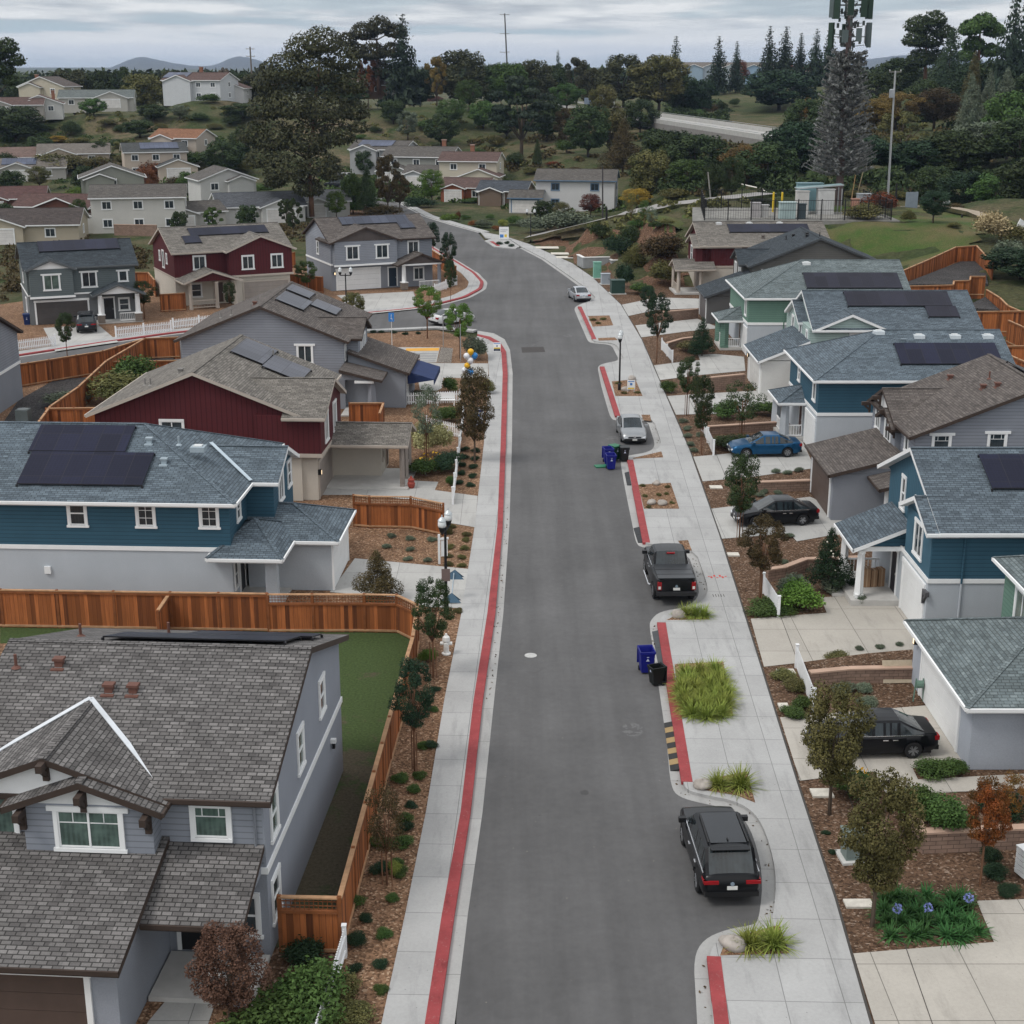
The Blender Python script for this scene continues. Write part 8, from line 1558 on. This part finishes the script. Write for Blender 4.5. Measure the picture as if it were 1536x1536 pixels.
for k, (a, z, hh, mt) in enumerate(((3.3, 23.1, 3.0, AP2), (3.75, 22.9, 2.8, AP), (4.5, 23.3, 3.0, AP), (5.2, 23.1, 2.8, AP), (5.75, 23.0, 2.9, AP), (6.1, 22.9, 3.0, AP2), (.3, 23, 2.9, AP2), (1.5, 23, 2.8, AP), (2.4, 23, 2.8, AP), (3.35, 19.5, 3.0, AP), (6.05, 19.5, 3.0, AP2), (.25, 19.7, 2.8, AP2), (5.0, 20.2, 1.6, AP2), (4.3, 20.1, 1.5, AP2), (1.6, 19.6, 2.8, AP))):
    r_ = 2.45; m = MB(); m.box(-.36, .36, -.16, .16, 0, hh, mt); m.box(-.08, .08, .12, .3, .3, hh - .3, STEEL); o = m.build('antenna_panel', e, (r_*cos(a), r_*sin(a), z), a + pi/2 + (.45 if a < 4.7 and a > 1.57 else -.45))
m = MB()
for z in (20.8, 24.6):
    for k in range(6): a = k*pi/3 + .3; b = a + pi/3; m.bar((0, 0, z), (2.3*cos(a), 2.3*sin(a), z), .08, .08, plain((.1, .11, .11), .6)); m.bar((2.3*cos(a), 2.3*sin(a), z), (2.3*cos(b), 2.3*sin(b), z), .07, .07, plain((.1, .11, .11), .6))
m.build('antenna_frame', e)
def gzp(px, py, Y): x, y, z = D(px, py, Y); return x, y, g1(x, y)
CPX = [(1108, 330, 178), (1212, 334, 176), (1262, 330, 180)]; CBK = [(1112, 306, 200), (1200, 303, 203)]
x, y, z = gzp(1185, 322, 186); m = MB(); m.prism([(-13, -7), (12, -7), (12, 9), (-11, 10)], -.6, .3, plain((.2, .195, .18), .9, var=.3)); tag(m.build('compound_slab', loc=(x, y, z)), kind='structure'); CX, CY, CZ = x, y, z + .3
e = empty('compound_fence', (CX, CY, CZ), 0, 'black steel fence around the cell tower compound', 'metal fence'); r_ = MB(); pm = MB(); pm.box(-.06, .06, -.06, .06, 0, 2.5, BLACK); pme = pm.mesh('post'); ring = [(-11.5, -6.5), (11, -6.5), (11, 8.5), (-10, 9), (-11.5, -6.5)]
for a, b in zip(ring, ring[1:]):
    L = hypot(b[0] - a[0], b[1] - a[1]); n = int(L/2.6)
    for k in range(n): link('post', pme, e, (a[0] + (b[0] - a[0])*k/n, a[1] + (b[1] - a[1])*k/n, 0))
    for zz in (.15, 1.2, 2.35): r_.bar((*a, zz), (*b, zz), .05, .06, BLACK)
    for k in range(int(L/.3)): t = (k + .5)/int(L/.3); r_.bar((a[0] + (b[0] - a[0])*t, a[1] + (b[1] - a[1])*t, .1), (a[0] + (b[0] - a[0])*t, a[1] + (b[1] - a[1])*t, 2.35), .022, .022, BLACK)
r_.build('rail', e)
def cbox(label, dx, dy, w, d, hh, col, cap=None):
    e = empty('equipment_cabinet', (CX + dx, CY + dy, CZ), 0, label, 'equipment cabinet', 'cabinets inside the tower compound'); m = MB(); m.box(-w/2, w/2, -d/2, d/2, 0, hh, plain(col, .5)); m.build('housing', e); m = MB(); m.box(-w/2 - .08, w/2 + .08, -d/2 - .08, d/2 + .08, hh, hh + .1, plain(cap or sc(col, .8), .5)); m.build('lid', e); m = MB(); m.box(-w*.4, w*.4, -d/2 - .03, -d/2, .2, hh - .2, plain(sc(col, .9), .5)); m.build('door', e)
for a in (('pale blue green cabinet at the compound front', -1.2, -4.4, 1.9, 1.4, 1.9, (.36, .46, .46)), ('dark cabinet beside the pale blue green one', .6, -4.2, .9, 1.0, 1.7, (.05, .07, .08)), ('white tall cabinet left of the tower mast', 4.6, 1.5, 2.0, 1.6, 3.0, (.5, .5, .49)), ('white cabinet in the compound centre', 1.6, 1.0, 1.5, 1.2, 2.8, (.5, .49, .47)), ('teal cabinet at the compound back', 3.4, 5.8, 3.2, 1.4, 3.4, (.16, .27, .3)), ('grey air unit in the compound left half', -4.8, -2.8, 1.1, .9, 1.7, (.38, .36, .36)), ('second grey air unit in the compound left half', -3.6, -2.6, .8, .8, 1.4, (.42, .41, .4)), ('grey cabinet right of the tower mast', 10, 4, 1.6, 1.2, 2.2, (.34, .37, .39)), ('terracotta box beside the tower mast', 8.6, 2.5, .9, .8, 1.7, (.42, .22, .16))): cbox(*a)
x, y, z = CX + 3.2, CY + 2.4, CZ; m = MB(); m.ext([(-2.2, -1.2, 3.15), (3.6, -1.2, 3.6), (3.6, 1.0, 3.6), (-2.2, 1.0, 3.15)], plain((.2, .28, .29), .6), STEEL, .12); o = m.build('canopy_roof', loc=(x, y, z)); tag(o, 'sloping pale canopy over the compound cabinets', 'canopy'); m = MB()
for sx in (-2.0, 3.4):
    for sy in (-1.1, .9): m.box(sx - .06, sx + .06, sy - .06, sy + .06, 0, 3.1, STEEL)
m.build('leg', o)
for k, (dx, dy) in enumerate(((-1.5, 3.8), (-.4, 3.8), (1.6, 3.6), (4.6, 3.4))): m = MB(); m.tube([(0, 0, 0), (0, 0, 2.4)], .13, plain((.6, .42, .03), .5), 8); o = m.build('bollard', loc=(CX + dx, CY + dy, CZ)); c = MB(); c.lathe([(.13, 2.4), (.09, 2.48), (0, 2.5)], plain((.6, .42, .03), .5)); c.build('cap', o); tag(o, 'yellow steel post inside the tower compound', 'bollard', 'yellow posts inside the compound')
def pole(label, px, pb, pt, pxt, Y, col, r=.16, arms=(), tr=False, cat='utility pole'):
    x, y, _ = D(px, pb, Y); z = g1(x, y); tx, _, tz = D(pxt, pt, Y); e = empty('utility_pole', (x, y, z), 0, label, cat); m = MB(); m.tube([(0, 0, -1), (tx - x, 0, tz - z)], [r, r*.65], plain(col, .8), 8); m.build('pole', e)
    for dz, L in arms: m = MB(); m.bar((tx - x - L*.5, 0, tz - z - dz), (tx - x + L*.5, 0, tz - z - dz), .12, .14, plain((.2, .19, .18))); [m.lathe([(.05, 0), (.09, .1), (.05, .25)], STEEL, (tx - x + s*L*.45, 0, tz - z - dz + .05), 6) for s in (-1, 1)]; m.build('crossarm', e)
    if tr: m = MB(); m.lathe([(.3, 0), (.32, .1), (.32, 1.0), (.2, 1.1)], plain((.4, .42, .45), .5), (tx - x - .35, -.3, tz - z - 3.4), 10); m.build('transformer', e)
    return e
pole('pale leaning utility pole with transformer right of the cell tower', 1333, 282, 106, 1343, 200, (.42, .43, .44), .17, ((.15, 1.6),), True)
pole('tall thin pole on the skyline right of the central hilltop', 764, 112, 20, 757, 480, (.1, .1, .1), .3, ((.4, 3), (6, 3), (11.5, 3)))
pole('short utility pole on the left skyline by the huge eucalyptus', 378, 110, 70, 375, 430, (.14, .12, .1), .3, ((.6, 2.4), (2.6, 2.4)))
pole('dark pole before the white older house', 904, 342, 250, 904, 228, (.05, .045, .045), .14); pole('leaning timber post beside the slope path', 1070, 300, 258, 1062, 222, (.25, .24, .22), .14); pole('leaning yellowish prop behind the tower', 1276, 285, 258, 1284, 205, (.3, .2, .1), .1); pole('second leaning prop behind the tower', 1280, 285, 256, 1295, 206, (.3, .24, .15), .08)
for k, (px, pb, pt) in enumerate(((910, 328, 312), (1059, 322, 299), (1443, 338, 322), (1345, 298, 275))): pole(['black marker post left of the lawn path', 'black marker post before the compound', 'black marker post beside the lawn trail', 'dark timber post behind the lawn'][k], px, pb, pt, px, (208, 196, 188, 205)[k], (.015, .015, .015), .2, cat='post')
x, y, z = gzp(1370, 270, 208); e = empty('dish_panel', (x, y, z), .4, 'upright grey curved panel at the far lawn edge', 'panel'); m = MB(); m.prism([(-1, -.06), (1, -.06), (1, .06), (-1, .06)], 0, 2.6, plain((.25, .29, .33), .4)); m.build('panel', e); m = MB(); m.box(-1.6, 1.6, .2, .3, .5, .7, plain((.4, .36, .3))); m.build('rail', e)
for k, (px, py, Y) in enumerate(((1417, 290, 202), (1527, 345, 176))): x, y, z = gzp(px, py, Y); m = MB(); m.box(-.5, .5, -.04, .04, .3, 1.3, WHITE); o = m.build('trail_sign', loc=(x, y, z), rot=(0, .5, .4)); tag(o, ['small tilted white sign by the lawn trail', 'white tilted sign at the right edge by the dry bush'][k], 'sign'); p = MB(); p.box(-.05, .05, .0, .08, -.5, .9, plain((.3, .28, .25))); p.build('post', o)
# flyover
A = np.array(D(925, 170, 440)); B = np.array(D(1215, 214, 292)); dv = (B - A); dv[2] = 0; Lb = np.linalg.norm(dv[:2]); ub = dv/Lb; nb = np.array((ub[1], -ub[0], 0)); zd = (A[2] + B[2])/2
e = empty('highway_bridge', (A[0], A[1], A[2]), atan2(ub[1], ub[0]), 'pale concrete highway flyover crossing the wooded valley', 'bridge'); sl = (B[2] - A[2])/Lb; m = MB(); X0, X1 = -90, Lb - 4
m.ext([(X0, -6, X0*sl), (X1, -6, X1*sl), (X1, 6, X1*sl), (X0, 6, X0*sl)], gridcol((.42, .415, .4), 60, 4.0, .08, .6, .0), plain((.2, .19, .18), .9), 1.4); m.build('deck', e)
for s in (-1, 1): m = MB(); m.bar((X0, s*5.85, X0*sl + .5), (X1, s*5.85, X1*sl + .5), .3, 1.0, plain((.38, .375, .36), .9, var=.1)); m.bar((X0, s*5.85, X0*sl + 1.25), (X1, s*5.85, X1*sl + 1.25), .08, .1, STEEL); m.build('barrier', e)
for t in (.25, .55, .85): m = MB(); m.box(-.9, .9, -4, 4, -9, 0, plain((.22, .21, .2), .9)); m.build('pier', e, (Lb*t, 0, Lb*t*sl - 1.3))
m = MB(); m.box(-.5, .5, 0, .2, 0, 1.3, plain((.28, .12, .09))); m.v = [(x*26, y, z) for x, y, z in m.v]; m.build('sound_wall', e, (-20, 6.2, 0))
m = MB()
rq = np.random.RandomState(4)
for k in range(34):
    a, z = rq.uniform(0, 6.28), rq.uniform(19.2, 26); r_ = rq.uniform(.6, 2.0); x, y = TX*0 + r_*cos(a), r_*sin(a); m.box(x - .14, x + .14, y - .1, y + .1, z, z + rq.uniform(.4, .8), plain((.06, .075, .07), .6))
for k in range(14):
    a = k*.45; m.bar((0, 0, 19.6 + k*.45), (2.0*cos(a*2.4), 2.0*sin(a*2.4), 19.8 + k*.45), .07, .07, plain((.06, .06, .055), .7))
CT = [o for o in bpy.data.objects if o.name.startswith('cell_tower')][0]
o = m.build('radio_unit', CT); o['kind'] = 'stuff'; o['label'] = 'small dark radio boxes and mounts clustered round the mast top'
# ================================================================ sky, light, air, camera
w = bpy.data.worlds.new('World'); SC.world = w; w.use_nodes = True; nt = w.node_tree; nd = nt.nodes; lk = nt.links
for n in list(nd): nd.remove(n)
out = nd.new('ShaderNodeOutputWorld'); bg = nd.new('ShaderNodeBackground'); bg.inputs['Strength'].default_value = .12; lk.new(bg.outputs[0], out.inputs[0])
SUN_EL, SUN_AZ = 54.0, 240.0     # azimuth clockwise from the view direction
sk = nd.new('ShaderNodeTexSky'); sk.sky_type = 'NISHITA'; sk.sun_disc = False; sk.sun_elevation = radians(SUN_EL); sk.sun_rotation = radians(SUN_AZ); sk.dust_density = 2.0
def M(op, a, b=0.0, c=0.0):
    x = nd.new('ShaderNodeMath'); x.operation = op
    for i, v in enumerate((a, b, c)):
        if isinstance(v, bpy.types.NodeSocket): lk.new(v, x.inputs[i])
        else: x.inputs[i].default_value = v
    return x.outputs[0]
def MIX(f, a, b):
    x = nd.new('ShaderNodeMix'); x.data_type = 'RGBA'
    for i, v in ((0, f), (6, a), (7, b)):
        if isinstance(v, bpy.types.NodeSocket): lk.new(v, x.inputs[i])
        else: x.inputs[i].default_value = v if i == 0 else (*v, 1)
    return x.outputs[2]
def RAMP(f, st):
    x = nd.new('ShaderNodeValToRGB'); lk.new(f, x.inputs[0]); e = x.color_ramp.elements
    while len(e) < len(st): e.new(.5)
    for el, (p, c) in zip(e, st): el.position = p; el.color = (*c, 1) if hasattr(c, '__len__') else (c, c, c, 1)
    return x.outputs[0]
tc = nd.new('ShaderNodeTexCoord'); sp = nd.new('ShaderNodeSeparateXYZ'); lk.new(tc.outputs['Generated'], sp.inputs[0]); dz = sp.outputs[2]
el = M('MAXIMUM', dz, .004); k = M('DIVIDE', 1.0, M('ADD', el, .035))
cb = nd.new('ShaderNodeCombineXYZ'); lk.new(M('MULTIPLY', sp.outputs[0], k), cb.inputs[0]); lk.new(M('MULTIPLY', sp.outputs[1], k), cb.inputs[1])
def NOI(sc_, det, off):
    mp = nd.new('ShaderNodeMapping'); lk.new(cb.outputs[0], mp.inputs[0]); mp.inputs['Location'].default_value = off; mp.inputs['Scale'].default_value = (1, .55, 1)
    x = nd.new('ShaderNodeTexNoise'); x.inputs['Scale'].default_value = sc_; x.inputs['Detail'].default_value = det; x.inputs['Roughness'].default_value = .55; lk.new(mp.outputs[0], x.inputs['Vector']); return x.outputs['Fac']
n1 = NOI(.42, 7, (3.2, 1.5, 0)); n2 = NOI(1.1, 8, (8.1, 4.2, 1))
LOW = M('ADD', M('MULTIPLY', n2, .5), M('MULTIPLY', n1, .5))
grey = RAMP(LOW, [(.41, (4.0, 4.35, 4.8)), (.5, (5.7, 6.0, 6.3)), (.58, (7.6, 7.75, 7.85))])
bank = RAMP(M('ADD', dz, M('MULTIPLY', M('SUBTRACT', n2, .5), .015)), [(.0, (5.2, 5.7, 6.2)), (.006, (6.8, 7.05, 7.3)), (.016, (7.8, 7.9, 7.95)), (.024, (5.6, 6.0, 6.4))])
low = RAMP(dz, [(.014, 0.), (.026, 1.)])
cloud = MIX(low, bank, grey)
zen = RAMP(dz, [(.06, (1, 1, 1)), (.35, (1.72, 1.65, 1.58))]); z2 = nd.new('ShaderNodeMix'); z2.data_type = 'RGBA'; z2.blend_type = 'MULTIPLY'; z2.inputs[0].default_value = 1.0; lk.new(cloud, z2.inputs[6]); lk.new(zen, z2.inputs[7])
gap = M('MULTIPLY', RAMP(n1, [(.42, 1.), (.5, 0.)]), RAMP(dz, [(.014, 0.), (.02, .9), (.03, .5), (.08, .1)]))
fin = MIX(gap, z2.outputs[2], MIX(.25, (4.6, 6.0, 6.9), sk.outputs[0]))
fin2 = MIX(.12, fin, sk.outputs[0]); lk.new(fin2, bg.inputs['Color'])
sl = bpy.data.lights.new('sun', 'SUN'); sl.energy = 1.5; sl.angle = radians(16); sl.color = (1, .965, .92); so = bpy.data.objects.new('sun', sl); COL.objects.link(so)
a = radians(SUN_AZ); from mathutils import Vector
sd = Vector((sin(a)*cos(radians(SUN_EL)), cos(a)*cos(radians(SUN_EL)), sin(radians(SUN_EL)))); so.rotation_euler = (-sd).to_track_quat('-Z', 'Y').to_euler(); so.location = (0, 0, 80)
HAZE = 1
if HAZE:
    m = MB(); hm_ = bpy.data.materials.new('haze'); hm_.use_nodes = True; t = hm_.node_tree
    for n in list(t.nodes):
        if n.type != 'OUTPUT_MATERIAL': t.nodes.remove(n)
    pv = t.nodes.new('ShaderNodeVolumePrincipled'); pv.inputs['Density'].default_value = .00007; pv.inputs['Color'].default_value = (.5, .66, .95, 1); pv.inputs['Anisotropy'].default_value = .2
    t.links.new(pv.outputs[0], [n for n in t.nodes if n.type == 'OUTPUT_MATERIAL'][0].inputs['Volume'])
    m.box(-8000, 8000, -60, 9600, -8, 118, hm_); o = m.build('haze'); tag(o, 'thin bluish air over the whole view', 'haze', kind='stuff')
cam = bpy.data.cameras.new('camera'); co = bpy.data.objects.new('camera', cam); COL.objects.link(co); co.location = (0, 0, H); co.rotation_euler = (pi/2 - P, 0, 0); cam.sensor_width = 36; cam.lens = 36*F/1536; cam.clip_end = 20000; cam.clip_start = .5; SC.camera = co
SC.view_settings.view_transform = 'Standard'; SC.view_settings.look = 'None'; SC.view_settings.exposure = 0.0; SC.view_settings.gamma = 1
SC.cycles.max_bounces = 5; SC.cycles.diffuse_bounces = 3; SC.cycles.glossy_bounces = 2; SC.cycles.transmission_bounces = 2; SC.cycles.volume_bounces = 0; SC.cycles.use_denoising = True; SC.cycles.volume_step_rate = 4
